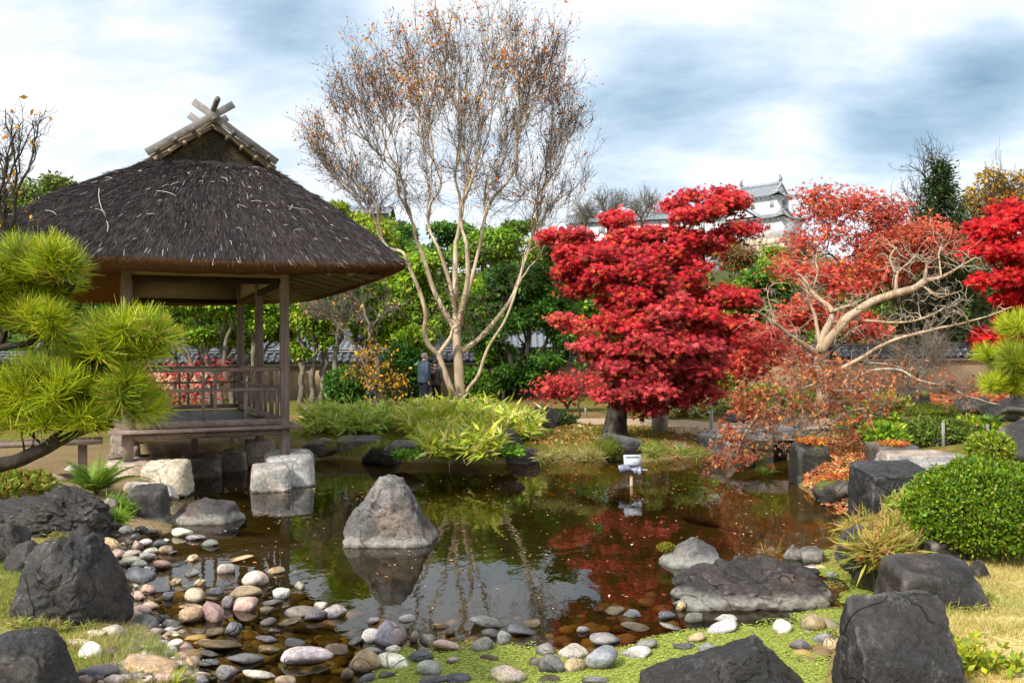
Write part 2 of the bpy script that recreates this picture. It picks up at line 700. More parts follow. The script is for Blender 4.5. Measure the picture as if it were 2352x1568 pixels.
def poly_sd(P, poly):
    """signed distance, negative inside"""
    P = np.asarray(P, float)
    sh = P.shape[:-1]
    P = P.reshape(-1, 2)
    d = np.full(len(P), 1e9)
    ins = np.zeros(len(P), bool)
    for i in range(len(poly)):
        a, b = poly[i], poly[(i + 1) % len(poly)]
        ab = b - a
        t = np.clip(((P - a) @ ab) / (ab @ ab), 0, 1)
        d = np.minimum(d, np.linalg.norm(P - a - t[:, None] * ab, axis=1))
        c = ((a[1] > P[:, 1]) != (b[1] > P[:, 1])) & (P[:, 0] < (b[0] - a[0]) * (P[:, 1] - a[1]) / (b[1] - a[1] + 1e-12) + a[0])
        ins ^= c
    return np.where(ins, -d, d).reshape(sh)


def sstep(x, a, b):
    t = np.clip((x - a) / (b - a), 0, 1)
    return t * t * (3 - 2 * t)


def ground_h(X, Y, sd=None):
    X, Y = np.asarray(X, float), np.asarray(Y, float)
    P = np.stack((X, Y), -1)
    if sd is None:
        sd = poly_sd(P, POND)
    P3 = np.stack((X, Y, X * 0), -1)
    n = fbm(P3 * .9, 3, 3) * .05 + fbm(P3 * 5, 2, 5) * .015
    nearleft = sstep(-X, 0.5, 1.6) * sstep(-Y, -11, -8)
    wid = .35 + .75 * nearleft
    out = .015 + .22 * sstep(sd, 0, 1) ** .8 * 1.0
    out = .01 + .22 * np.clip(sd / wid, 0, 1) ** .8 + n * np.clip(sd / .6, 0, 1)
    out = out + .25 * sstep(sd, .3, 3) * sstep(X, 2.0, 5.0) * sstep(Y, 5, 9) * sstep(-Y, -26, -16)
    out = out + .10 * sstep(Y, 17, 30)
    out = out + 13.5 * sstep(Y, 48, 140)
    ins = -np.minimum(.5, .22 * np.abs(sd) + .01) + n * .5 * np.clip(np.abs(sd) / .5, 0, 1)
    return np.where(sd > 0, out, np.minimum(ins, -.005))


def axis(lo, hi, step, far_lo, far_hi, g=1.16):
    a = list(np.arange(lo, hi + 1e-6, step))
    s, x = step, hi
    while x < far_hi:
        s *= g
        x += s
        a.append(x)
    s, x = step, lo
    while x > far_lo:
        s *= g
        x -= s
        a.insert(0, x)
    return np.array(a)


gx = axis(-7.5, 7.0, .088, -900, 900)
gy = axis(3.0, 20.0, .095, -60, 1500)
GX, GY = np.meshgrid(gx, gy)
GSD = poly_sd(np.stack((GX, GY), -1), POND)
GZ = ground_h(GX, GY, GSD)
G3 = np.stack((GX, GY, GX * 0), -1)


def lerp3(a, b, t):
    return a + (np.asarray(b) - a) * t[..., None]


moss_n = fbm(G3 * 1.1, 4, 11) * .5 + .5
fine_n = fbm(G3 * 6.0, 3, 12) * .5 + .5
gc = lerp3(np.zeros(GX.shape + (3,)) + (.13, .135, .018), (.20, .13, .05), sstep(moss_n, .45, .62))
gc = lerp3(gc, (.30, .17, .07), sstep(fine_n, .58, .72) * .6)
LAWN_L = sstep(-GX, 1.0, 1.6) * sstep(-GY, -8.6, -7.2)
gc = lerp3(gc, (.26, .24, .07), LAWN_L)
SAND = sstep(-GX, 2.7, 3.3) * sstep(GY, 7.8, 8.8) * sstep(-GY, -17, -14)
gc = lerp3(gc, (.30, .21, .12), SAND * .8)
LAWN_R = sstep(GX, 1.4, 1.9) * sstep(-GY, -8.2, -7.0)
gc = lerp3(gc, (.50, .40, .15), LAWN_R)
RED = sstep(GX, 7.5, 9) * sstep(GY, 15, 18) * sstep(-GY, -34, -31)
gc = lerp3(gc, (.34, .10, .045), RED * .9)
gc = lerp3(gc, (.06, .08, .02), sstep(GY, 33, 37))
bed = lerp3(np.zeros(GX.shape + (3,)) + (.20, .15, .06), (.078, .070, .030), sstep(-GSD, .3, 1.6))
bed = bed * (0.7 + .6 * fine_n[..., None])
gc = np.where((GSD < 0.02)[..., None], bed, gc)
nxg, nyg = len(gx), len(gy)
ii = (np.arange(nyg - 1)[:, None] * nxg + np.arange(nxg - 1)[None]).ravel()
mb = MB()
mb.add(np.stack((GX, GY, GZ), -1).reshape(-1, 3), np.stack((ii, ii + 1, ii + nxg + 1, ii + nxg), 1), gc.reshape(-1, 3))
tag(mb.build('ground', M['ground'], smooth=True), kind='structure')


def gz(x, y):
    i = min(max(int(np.searchsorted(gx, x)) - 1, 0), len(gx) - 2)
    j = min(max(int(np.searchsorted(gy, y)) - 1, 0), len(gy) - 2)
    a, b = (x - gx[i]) / (gx[i + 1] - gx[i]), (y - gy[j]) / (gy[j + 1] - gy[j])
    return float((GZ[j, i] * (1 - a) + GZ[j, i + 1] * a) * (1 - b) + (GZ[j + 1, i] * (1 - a) + GZ[j + 1, i + 1] * a) * b)


def gnd(px, py, z0=.22):
    """where the picture position meets the real ground"""
    p = on(px, py, z0)
    for _ in range(6):
        p = on(px, py, gz(p[0], p[1]))
    return p


# water surface: clear brown water, mirror at a low angle
t = NT('pond_water')
geo = t.n('ShaderNodeNewGeometry').outputs['Position']
mpn = t.n('ShaderNodeMapping')
mpn.inputs['Scale'].default_value = (1.0, .55, 1.0)
t.l(geo, mpn.inputs[0])
w1 = t.noise(5.0, 3, .5, mpn.outputs[0], .4)
w2 = t.noise(1.3, 2, .5, mpn.outputs[0])
w3 = t.noise(16.0, 2, .5, mpn.outputs[0])
hh = t.math('ADD', t.math('ADD', w1, t.math('MULTIPLY', w2, 2.0)), t.math('MULTIPLY', w3, .15))
bp = t.n('ShaderNodeBump')
t.set(bp, Strength=.16, Distance=.014)
t.l(hh, bp.inputs['Height'])
fr = t.n('ShaderNodeFresnel')
t.set(fr, IOR=1.33)
t.l(bp.outputs[0], fr.inputs['Normal'])
tb = t.n('ShaderNodeBsdfTransparent')
tb.inputs['Color'].default_value = (.64, .56, .31, 1)
gl = t.n('ShaderNodeBsdfGlossy')
gl.inputs['Roughness'].default_value = .015
gl.inputs['Color'].default_value = (.95, .95, .95, 1)
t.l(bp.outputs[0], gl.inputs['Normal'])
ms = t.n('ShaderNodeMixShader')
t.l(t.val(fr.outputs[0], 0, 1, .01, .78), ms.inputs[0])
t.l(tb.outputs[0], ms.inputs[1])
t.l(gl.outputs[0], ms.inputs[2])
t.l(ms.outputs[0], t.o.inputs['Surface'])
M['water'] = t.m
b0, b1 = POND.min(0) - .3, POND.max(0) + .3
mb = MB()
mb.add([(b0[0], b0[1], 0), (b1[0], b0[1], 0), (b1[0], b1[1], 0), (b0[0], b1[1], 0)], np.array([(0, 1, 2, 3)]))
tag(mb.build('pond_water', M['water']), kind='structure')

# sandy garden path on the far bank
path_px = [(1240, 972), (1360, 968), (1480, 972), (1600, 978), (1720, 984), (1850, 968)]
mb = MB()
pc = np.array([gnd(*q)[:2] for q in path_px])
tt = np.linspace(0, len(pc) - 1, 60)
pcl = np.stack([np.interp(tt, np.arange(len(pc)), pc[:, k]) for k in (0, 1)], 1)
dv = unit(np.gradient(pcl, axis=0))
nv = np.stack((-dv[:, 1], dv[:, 0]), 1)
acr = np.linspace(-.85, .85, 7)
wob = 1 + .12 * fbm(np.stack((pcl[:, 0] * 1.5, pcl[:, 1], pcl[:, 0] * 0), 1), 2, 4)
PP = pcl[:, None] + nv[:, None] * (acr[None, :, None] * wob[:, None, None])
PZ = ground_h(PP[..., 0], PP[..., 1]) + .012
i0 = (np.arange(59)[:, None] * 7 + np.arange(6)[None]).ravel()
mb.add(np.concatenate((PP, PZ[..., None]), -1).reshape(-1, 3), np.stack((i0, i0 + 1, i0 + 8, i0 + 7), 1), (.42, .31, .20))
tag(mb.build('garden_path', M['ground'], smooth=True), kind='structure')

# ================================================================ the thatched pavilion
M['wood'] = mat_wood('weathered_wood', (.10, .068, .055), (.30, .225, .19), 10)
M['wood_y'] = mat_wood('weathered_wood_upright', (.10, .072, .062), (.28, .215, .19), 10, axis=2)
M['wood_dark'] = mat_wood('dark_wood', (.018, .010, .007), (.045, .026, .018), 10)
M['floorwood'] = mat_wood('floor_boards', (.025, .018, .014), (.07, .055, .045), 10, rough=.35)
M['board_grey'] = mat_wood('silver_boards', (.10, .09, .085), (.25, .23, .215), 12)
M['reed'] = mat_wood('reed_bundle', (.10, .075, .055), (.27, .22, .17), 26)
M['bamboo'] = mat_plain('bamboo', (.30, .22, .13), .5, .4, .25, 20)
M['bamboo_old'] = mat_plain('bamboo_old', (.13, .115, .10), .5, .4, .4, 14)
M['plaster'] = mat_plain('plaster', (.40, .34, .24), .95, .05, .08, 3)
t = NT('thatch')
g = t.n('ShaderNodeNewGeometry').outputs['Position']
n1 = t.noise(45, 5, .75, g)
n2 = t.noise(1.6, 4, .6, g)
c = t.ramp(n1, [(.3, (.009, .007, .007)), (.62, (.036, .028, .028)), (.8, (.12, .10, .10))])
c = t.mix(t.val(n2, .45, .7, 0, .5), c, (.085, .066, .060))
t.colr(c)
t.bump(n1, 1.0, .03)
M['thatch'] = t.done(.75, .3)
t = NT('thatch_cut')
g = t.n('ShaderNodeNewGeometry').outputs['Position']
n1 = t.noise(70, 4, .7, g)
c = t.ramp(n1, [(.3, (.07, .030, .010)), (.6, (.22, .105, .038)), (.8, (.36, .20, .08))])
t.colr(c)
t.bump(n1, 1.0, .03)
M['thatch_cut'] = t.done(.95, .1)
t = NT('gable_thatch')
g = t.n('ShaderNodeNewGeometry').outputs['Position']
n1 = t.noise(30, 5, .75, g)
n2 = t.noise(4, 4, .6, g)
c = t.ramp(n1, [(.3, (.010, .009, .007)), (.7, (.075, .060, .042))])
c = t.mix(t.val(n2, .5, .7, 0, .6), c, (.14, .11, .05))
t.colr(c)
t.bump(n1, 1.0, .03)
M['gable'] = t.done(.95, .1)

PW, PL, YAW = 1.852, 4.5, R(23)
FR = np.array((at(654, 900, 12.0)[0], 12.0))
UU = np.array((math.cos(YAW), math.sin(YAW)))
VV = np.array((-math.sin(YAW), math.cos(YAW)))


def pv(u, v, z):
    q = FR + UU * u + VV * v
    return np.array((q[0], q[1], z))


pav = empty('thatched_pavilion', pv(-PW / 2, PL / 2, .4))
tag(pav, 'open wooden pavilion with steep dark thatched roof standing at the pond edge', 'pavilion')
Z_DECK, Z_SILL, Z_MID, Z_TOP, Z_BEAM = .77, .856, 1.244, 1.50, 2.555
U3, V3 = np.array((*UU, 0)), np.array((*VV, 0))
for (u, v) in ((0, 0), (-PW, 0), (0, PL / 2), (0, PL), (-PW, PL), (-PW, PL / 2)):
    mb = MB()
    zz_ = np.linspace(.39, 2.98, 12)
    tube(mb, [pv(u, v, q) for q in zz_], .062 + .004 * np.sin(zz_ * 5 + u), 14)
    sub(pav, 'post', mb, M['wood_y'], True)
# beams and plaster band under the eaves
for a, b in (((0, 0), (-PW, 0)), ((0, 0), (0, PL)), ((0, PL), (-PW, PL)), ((-PW, 0), (-PW, PL))):
    mb = MB()
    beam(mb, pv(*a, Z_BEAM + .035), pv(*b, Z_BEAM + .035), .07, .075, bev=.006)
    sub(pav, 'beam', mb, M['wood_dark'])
    mb = MB()
    beam(mb, pv(*a, Z_BEAM + .27), pv(*b, Z_BEAM + .27), .03, .39)
    sub(pav, 'plaster_panel', mb, M['plaster'])
# floor, deck edge, sills, round pole
for k in range(14):
    v0 = .08 + k * (PL - .12) / 14
    mb = MB()
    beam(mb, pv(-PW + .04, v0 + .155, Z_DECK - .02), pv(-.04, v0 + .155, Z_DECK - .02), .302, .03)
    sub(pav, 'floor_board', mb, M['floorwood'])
mb = MB()
beam(mb, pv(-PW - .22, -.13, Z_DECK - .018), pv(.17, -.13, Z_DECK - .018), .16, .042, bev=.004)
sub(pav, 'deck_edge_board', mb, M['wood'])
mb = MB()
beam(mb, pv(.12, -.045, Z_DECK - .02), pv(.12, PL + .1, Z_DECK - .02), .13, .04, bev=.004)
sub(pav, 'deck_edge_board', mb, M['wood'])
mb = MB()
beam(mb, pv(-PW - .12, -.045, Z_DECK - .02), pv(-PW - .12, PL + .1, Z_DECK - .02), .16, .04, bev=.004)
sub(pav, 'deck_edge_board', mb, M['wood'])
for a, b in (((0, 0), (-PW, 0)), ((0, PL), (-PW, PL)), ((0, 0), (0, PL)), ((-PW, 0), (-PW, PL))):
    mb = MB()
    beam(mb, pv(*a, Z_SILL - .04), pv(*b, Z_SILL - .04), .06, .075, bev=.004)
    sub(pav, 'sill', mb, M['wood'])
    mb = MB()
    tube(mb, [pv(a[0] + (b[0] - a[0]) * q, a[1] + (b[1] - a[1]) * q, Z_DECK - .085) for q in (0, .25, .5, .75, 1)], .047, 10)
    sub(pav, 'floor_pole', mb, M['wood'], True)
# railings
rails = [((0, 0), (-PW, 0)), ((0, PL), (-PW, PL)), ((0, 0), (0, PL))]
for a, b in rails:
    for zt, w, h in ((Z_TOP, .055, .048), (Z_MID, .05, .038)):
        mb = MB()
        beam(mb, pv(*a, zt - h / 2), pv(*b, zt - h / 2), w, h, bev=.005)
        sub(pav, 'rail', mb, M['wood'])


def baluster(u, v, full):
    mb = MB()
    if full:
        beam(mb, pv(u, v, Z_SILL - .004), pv(u, v, Z_MID - .04), .036, .036, up=V3)
        beam(mb, pv(u, v, Z_MID - .002), pv(u, v, Z_TOP - .05), .036, .036, up=V3)
    else:
        beam(mb, pv(u, v, Z_SILL - .004), pv(u, v, Z_MID - .04), .044, .036, up=V3)
    sub(pav, 'baluster', mb, M['wood_y'])


for v in (0, PL):
    for u in (-.10, -.85, -.99, -1.75):
        baluster(u, v, True)
    for u in (-.48, -1.38):
        baluster(u, v, False)
for v in (.14, 1.02, 1.18, 2.10, 2.40, 3.30, 3.46, 4.36):
    baluster(0, v, True)
for v in (.58, 1.64, 2.85, 3.92):
    baluster(0, v, False)
mb = MB()
beam(mb, pv(-PW - .28, .25, Z_DECK - .13), pv(-PW - 2.6, .25, Z_DECK - .13), .5, .05)
sub(pav, 'step', mb, M['wood'])
mb = MB()
beam(mb, pv(-PW - .5, .25, .15), pv(-PW - .5, .25, Z_DECK - .16), .10, .10, up=V3)
sub(pav, 'step_leg', mb, M['wood_y'])
mb = MB()
beam(mb, pv(-PW - 2.3, .25, .15), pv(-PW - 2.3, .25, Z_DECK - .16), .10, .10, up=V3)
sub(pav, 'step_leg', mb, M['wood_y'])
mb = MB()
beam(mb, pv(-PW / 2, PL / 2, .25), pv(-PW / 2, PL / 2, Z_DECK - .05), .09, .09, up=V3)
sub(pav, 'floor_strut', mb, M['wood_y'])

# roof
OV = 1.28
E0 = (-PW - OV - .58, OV + .02, -OV, PL + OV)          # eave rectangle u0,u1,v0,v1
ZG, ZR = 4.23, 4.70                         # foot and top of the gables
T0 = (-.80 - .67, -.80 + .67, .75, 3.75)
NS = 36


def ring(rect, soft):
    u0, u1, v0, v1 = rect
    s = np.linspace(0, 1, NS, endpoint=False)
    p = np.concatenate([np.stack((u0 + (u1 - u0) * s, s * 0 + v0), 1), np.stack((s * 0 + u1, v0 + (v1 - v0) * s), 1),
                        np.stack((u1 + (u0 - u1) * s, s * 0 + v1), 1), np.stack((s * 0 + u0, v1 + (v0 - v1) * s), 1)])
    for _ in range(soft):
        p = (np.roll(p, 1, 0) + 2 * p + np.roll(p, -1, 0)) / 4
    return p


SIDE_S = np.tile(np.linspace(0, 1, NS, endpoint=False), 4)
SAG = -.06 * np.sin(math.pi * SIDE_S) ** .6      # eaves dip between the corners
NT_ = 26


def roof_pt(ti):
    """ring of the outer thatch skin, ti 0 eave .. 1 gable foot"""
    rect = [E0[k] + (T0[k] - E0[k]) * ti for k in range(4)]
    p = ring(rect, 2)
    g_ = ti + .05 * math.sin(math.pi * ti)
    z = (2.77 + SAG) * (1 - g_) + ZG * g_
    return np.column_stack((p, z))


def to_w(q):
    q = np.asarray(q, float)
    return np.concatenate((FR + q[..., :1] * UU + q[..., 1:2] * VV, q[..., 2:3]), -1)


rings = [roof_pt(k / (NT_ - 1)) for k in range(NT_)]
RG = np.array(rings)
RW = to_w(RG)
RW = RW + (fbm(RW * 2.3, 3, 21) * .022 + fbm(RW * 14, 2, 22) * .012)[..., None] * np.array((.3, -.3, 1))
NR = 4 * NS


def grid_faces(nr, nc, wrap=True):
    i = np.arange(nr - 1)[:, None] * nc
    k = np.arange(nc if wrap else nc - 1)[None]
    return np.stack((i + k, i + (k + 1) % nc, i + nc + (k + 1) % nc, i + nc + k), -1).reshape(-1, 4)


mb = MB()
mb.add(RW.reshape(-1, 3), grid_faces(NT_, NR))
thatch = sub(pav, 'thatch_roof', mb, M['thatch'], True)
# cut reed edge and soffit
ev = ring(E0, 2)
e1 = ring((E0[0] + .20, E0[1] - .20, E0[2] + .20, E0[3] - .20), 2)
e2 = ring((-PW - .02, .02, -.02, PL + .02), 1)
bul = np.sin(math.pi * SIDE_S) ** .5
eg = np.array([np.column_stack((ev, 2.775 + SAG)), np.column_stack((ev * .985 + e1 * .015, 2.72 + SAG - .02 * bul)),
               np.column_stack((e1, 2.685 + SAG - .055 * bul)), np.column_stack((e1 * .8 + e2 * .2, 2.73 + SAG * .6)), np.column_stack((e2, 2.99 + SAG * 0))])
ew = to_w(eg)
ew[1:3] += (fbm(ew[1:3] * 9, 3, 23) * .02)[..., None]
mb = MB()
mb.add(ew.reshape(-1, 3), grid_faces(5, NR)[:, ::-1])
sub(pav, 'eave_edge', mb, M['thatch_cut'], True)
for k in range(40):
    v = -.9 + k * .165
    mb = MB()
    rr = .03 + .02 * rng.random()
    tube(mb, [pv(.05, v, 2.885), pv(.55, v, 2.755), pv(1.02, v, 2.640)], rr, 7)
    sub(pav, 'bamboo_rafter', mb, M[('bamboo', 'bamboo_old', 'bamboo')[k % 3]], True)
for k in range(14):
    u = -2.75 + k * .26
    mb = MB()
    tube(mb, [pv(u, 0, 2.88), pv(u, -.98, 2.615 + .015 * rng.random())], .03, 8)
    sub(pav, 'bamboo_rafter', mb, M['bamboo'], True)
for s_ in range(2):
    mb = MB()
    tube(mb, [pv(.45 + .35 * s_, -1.0, 2.80 - .1 * s_), pv(.45 + .35 * s_, PL + 1, 2.80 - .1 * s_)], .018, 6)
    sub(pav, 'bamboo_lath', mb, M['bamboo_old'], True)
# hip rafter under the near corner and far corner
for (vv_, ve) in ((0, -1.0), (PL, PL + 1.0)):
    mb = MB()
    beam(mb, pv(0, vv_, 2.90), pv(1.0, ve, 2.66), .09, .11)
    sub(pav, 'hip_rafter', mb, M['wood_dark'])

# ridge piece: upper roof, gables, crossed boards, bamboo
UR = -.80
mb = MB()
top = [(UR - .70, .72, ZG - .03), (UR, .72, ZR), (UR + .70, .72, ZG - .03), (UR - .70, 3.78, ZG - .03), (UR, 3.78, ZR), (UR + .70, 3.78, ZG - .03)]
mb.add(to_w(np.array(top)), np.array([(0, 1, 4, 3), (1, 2, 5, 4)]))
sub(pav, 'ridge_cover', mb, M['reed'])
for v in (.76, 3.74):
    mb = MB()
    sg = 12
    tri = [(UR - .66 + 1.32 * i / sg, v, ZG - .12) for i in range(sg + 1)] + [(UR - .66 + 1.32 * i / sg, v - .01, ZG - .12 + max(.02, .55 * (1 - abs(i / sg * 2 - 1)))) for i in range(sg + 1)]
    w_ = to_w(np.array(tri))
    w_ += rng.normal(size=w_.shape) * .006
    k = np.arange(sg)
    mb.add(w_, np.stack((k, k + 1, k + sg + 2, k + sg + 1), 1))
    sub(pav, 'gable_face', mb, M['gable'])


def gable_line(sgn, a, off=0.0):
    """point on the gable slope, a metres out from the ridge"""
    return UR + sgn * a, ZR - a * (ZR - ZG) / .70 + off


for v in (.70, 3.80):
    for sgn in (-1, 1):
        mb = MB()
        for q in range(26):
            o1, o2 = rng.uniform(-.045, .045), rng.uniform(-.09, .05)
            ua, za = gable_line(sgn, -.02 + .1 * rng.random(), o1)
            ub, zb = gable_line(sgn, .72 + .10 * rng.random(), o2)
            tube(mb, [pv(ua, v + rng.uniform(-.03, .03), za), pv((ua + ub) / 2, v + rng.uniform(-.03, .03), (za + zb) / 2 + .012), pv(ub, v + rng.uniform(-.04, .04), zb)], .012, 5)
        sub(pav, 'reed_bundle', mb, M['reed'])
for v in (.62, 1.35, 2.25, 3.15, 3.9):
    for sgn in (-1, 1):
        mb = MB()
        ua, za = gable_line(sgn, -.25, .095)
        ub, zb = gable_line(sgn, .82, .095)
        dv_ = .018 if sgn > 0 else -.022
        beam(mb, pv(ua, v + dv_, za), pv(ub, v + dv_, zb), .030, .092, bev=.004)
        sub(pav, 'ridge_board', mb, M['board_grey'])
for sgn in (-1, 1):
    for a in (.25, .47, .69):
        ua, za = gable_line(sgn, a, .045)
        mb = MB()
        tube(mb, [pv(ua, .50, za), pv(ua, 4.0, za)], .030, 10)
        sub(pav, 'bamboo_pole', mb, M['bamboo_old'], True)
    for a in (.18, .36, .54, .71):
        ua, za = gable_line(sgn, a, -.045)
        mb = MB()
        tube(mb, [pv(ua, .60, za), pv(ua, .95, za)], .025, 10)
        sub(pav, 'bamboo_pole', mb, M['bamboo'], True)
mb = MB()
tube(mb, [pv(UR, .08, ZR + .175), pv(UR, 4.5, ZR + .175)], .036, 12)
sub(pav, 'ridge_pole', mb, M['bamboo_old'], True)
mb = MB()
tube(mb, [pv(UR, .48, ZR + .03), pv(UR, 4.0, ZR + .03)], .032, 10)
sub(pav, 'bamboo_pole', mb, M['bamboo_old'], True)

# thatch stalks lying down the slope, and loose pale straw
ns = 42000
ti = rng.random(ns) ** .9 * (NT_ - 2)
si = rng.integers(0, NR, ns)
front = rng.random(ns) < .72
si = np.where(front, rng.integers(0, int(1.55 * NS), ns), si)
k0 = ti.astype(int)
fr_ = (ti - k0)[:, None]
s2 = (si + 1) % NR
fs = rng.random(ns)[:, None]
lo = RW[k0, si] * (1 - fs) + RW[k0, s2] * fs
hi = RW[k0 + 1, si] * (1 - fs) + RW[k0 + 1, s2] * fs
pos = lo * (1 - fr_) + hi * fr_
dn = unit(lo - hi)
acrs = unit(RW[k0, s2] - RW[k0, si])
nrm_ = unit(np.cross(acrs, hi - lo))
near_eave = np.clip(1 - ti / 4.0, 0, 1)
cc = pick([(.016, .012, .013), (.030, .023, .024), (.052, .041, .042), (.09, .076, .076)], ns, .25)
lite = rng.random(ns) < (.010 + .05 * near_eave)
cc[lite] = pick([(.42, .40, .40), (.55, .52, .50)], int(lite.sum()), .15)
mb = MB()
dirv = unit(dn + .11 * rng.normal(size=(ns, 3)) + .04 * nrm_)
leaves(mb, pos + nrm_ * .004, dirv, nrm_ + .5 * rng.normal(size=(ns, 3)), rng.uniform(.06, .17, ns), cc,
       (np.array([(0, -.018, 0), (1, -.012, .0), (1, .012, 0), (0, .018, 0)], float), np.array([(0, 1, 2, 3)])))
tag(sub(pav, 'thatch_stalks', mb, M['litter']), kind='stuff')
mb = MB()
for k in range(40):
    tq = rng.uniform(2, NT_ - 3)
    sq = rng.integers(2, NS - 2)
    p = RW[int(tq), sq]
    nn_ = unit(np.cross(RW[int(tq), sq + 1] - RW[int(tq), sq], RW[int(tq) + 1, sq] - RW[int(tq), sq]))
    a = rng.normal(size=3)
    a = unit(a - nn_ * (a @ nn_))
    L = rng.choice([.05, .09, .14, .25, .6], p=[.4, .3, .2, .07, .03])
    b = np.cross(nn_, a)
    cv = rng.uniform(-.18, .18)
    pts = [p + nn_ * (.02 + .01 * math.sin(3 * q)) + a * L * (q - .5) + b * cv * L * (q * (1 - q)) * 4 for q in np.linspace(0, 1, 5)]
    tube(mb, pts, .0032, 4, pick([(.62, .58, .52), (.50, .45, .38)], 1, .1)[0])
tag(sub(pav, 'loose_straw', mb, M['litter']), kind='stuff')

# ================================================================ tiled garden wall
M['wall'] = mat_plain('earth_wall', (.36, .27, .165), .95, .05, .18, 1.3, .1)
M['tile'] = mat_plain('grey_tile', (.085, .095, .11), .35, .5, .35, 5)
M['tile_lt'] = mat_plain('grey_tile_light', (.16, .18, .205), .35, .5, .3, 4)
M['trim'] = mat_plain('wall_trim', (.50, .48, .44), .9, .1, .1, 3)
WY = 30.5
wx0, wx1 = at(-60, 900, WY)[0], at(2420, 900, WY)[0]
wall = empty('garden_wall', (0, WY, .2))
tag(wall, 'long earthen garden wall with grey tiled coping running behind the trees', 'wall')
z_e = at(1176, 836, WY)[2]     # underside of the coping
z_t = at(1176, 806, WY)[2]
mb = MB()
nsx = 40
xs_ = np.linspace(wx0, wx1, nsx)
beam(mb, (wx0, WY, (z_e + .0) / 2), (wx1, WY, (z_e + .0) / 2), .35, z_e)
sub(wall, 'plaster_face', mb, M['wall'])
mb = MB()
beam(mb, (wx0, WY, z_e + .035), (wx1, WY, z_e + .035), .62, .07)
sub(wall, 'eave_board', mb, M['trim'])
mb = MB()
zr = z_t + .03
beam(mb, (wx0, WY, zr), (wx1, WY, zr), .20, .10, bev=.03)
beam(mb, (wx0, WY, zr + .075), (wx1, WY, zr + .075), .26, .045, bev=.01)
sub(wall, 'ridge_tiles', mb, M['tile_lt'])
mb = MB()
beam(mb, (wx0, WY, z_e + .1), (wx1, WY, z_e + .1), .40, .10)
sub(wall, 'core', mb, M['tile'])


def pantile(w, L):
    """one S-shaped roof tile, x across, y down the slope"""
    m_ = MB()
    k = np.linspace(0, 1, 9)
    prof = np.stack((k * w, .045 * np.sin(k * 2 * math.pi + .6)), 1)
    v = []
    for yy, dz in ((0, .0), (L, .02)):
        for (x_, z_) in prof:
            v.append((x_, yy, z_ + dz))
    for (x_, z_) in prof:
        v.append((x_, L, z_ - .03))
    i = np.arange(8)
    f = np.concatenate((np.stack((i, i + 1, i + 10, i + 9), 1), np.stack((i + 9, i + 10, i + 19, i + 18), 1)))
    m_.add(np.array(v), f)
    return m_


tw = (wx1 - wx0) / 146
tile_me = pantile(tw * 1.02, .20).mesh('roof_tile', M['tile'], True)
sl = math.atan2(zr - .06 - (z_e + .10), .36)
for k in range(146):
    for r_ in range(2):
        o = bpy.data.objects.new('roof_tile', tile_me)
        col.objects.link(o)
        o.parent = wall
        o.matrix_parent_inverse = Matrix.Translation(-Vector(wall.location))
        yo = .10 + .17 * r_
        o.matrix_basis = Matrix.Translation((wx0 + k * tw, WY - yo, zr - .045 - math.tan(sl) * (yo - .08) + .012 + rng.uniform(-.004, .004))) @ Matrix.Rotation(math.pi, 4, 'Z') @ Matrix.Rotation(-sl, 4, 'X') @ Matrix.Translation((-tw, 0, 0))

# roof of the long low building beyond the wall
BY = 35.0
hall = empty('tiled_hall', (0, BY + 2, 0))
tag(hall, 'long low hall with pale grey tiled roof showing above the garden wall', 'building')
hx0, hx1 = at(250, 780, BY)[0], at(1310, 780, BY)[0]
hz0, hz1 = at(1176, 802, BY)[2], at(1176, 768, BY + 1.6)[2]
mb = MB()
beam(mb, (hx0, BY + 2.2, hz0 / 2), (hx1, BY + 2.2, hz0 / 2), 3.4, hz0 - .05)
sub(hall, 'plaster_face', mb, M['trim'])
mb = MB()
mb.add([(hx0, BY, hz0), (hx1, BY, hz0), (hx1, BY + 1.9, hz1), (hx0, BY + 1.9, hz1), (hx0, BY + 3.8, hz0), (hx1, BY + 3.8, hz0)], np.array([(0, 1, 2, 3), (3, 2, 5, 4)]))
sub(hall, 'roof_deck', mb, M['tile_lt'])
mb = MB()
beam(mb, (hx0, BY + 1.9, hz1 + .07), (hx1, BY + 1.9, hz1 + .07), .22, .20, bev=.04)
beam(mb, (hx0, BY + 1.9, hz1 + .19), (hx1, BY + 1.9, hz1 + .19), .30, .06, bev=.02)
sub(hall, 'ridge_tiles', mb, M['tile_lt'])
nt = 70
tw2 = (hx1 - hx0) / nt
sl2 = math.atan2(hz1 - hz0, 1.9)
L2 = 1.9 / math.cos(sl2) / 4
tile2 = pantile(tw2 * 1.02, L2 * 1.05).mesh('roof_tile', M['tile_lt'], True)
for k in range(nt):
    for r_ in range(4):
        o = bpy.data.objects.new('roof_tile', tile2)
        col.objects.link(o)
        o.parent = hall
        o.matrix_parent_inverse = Matrix.Translation(-Vector(hall.location))
        yo = BY + 1.9 - r_ * 1.9 / 4
        o.matrix_basis = Matrix.Translation((hx0 + k * tw2, yo, hz1 - r_ * (hz1 - hz0) / 4 + .05)) @ Matrix.Rotation(math.pi, 4, 'Z') @ Matrix.Rotation(-sl2, 4, 'X') @ Matrix.Translation((-tw2, 0, 0))

# ================================================================ rocks
import bmesh
_ico = {}
_shape_cache = {}


def ico(n):
    if n not in _ico:
        bm = bmesh.new()
        bmesh.ops.create_icosphere(bm, subdivisions=n, radius=1)
        v = np.array([q.co for q in bm.verts])
        f = np.array([[q.index for q in p.verts] for p in bm.faces])
        bm.free()
        _ico[n] = (unit(v), f)
    return _ico[n]


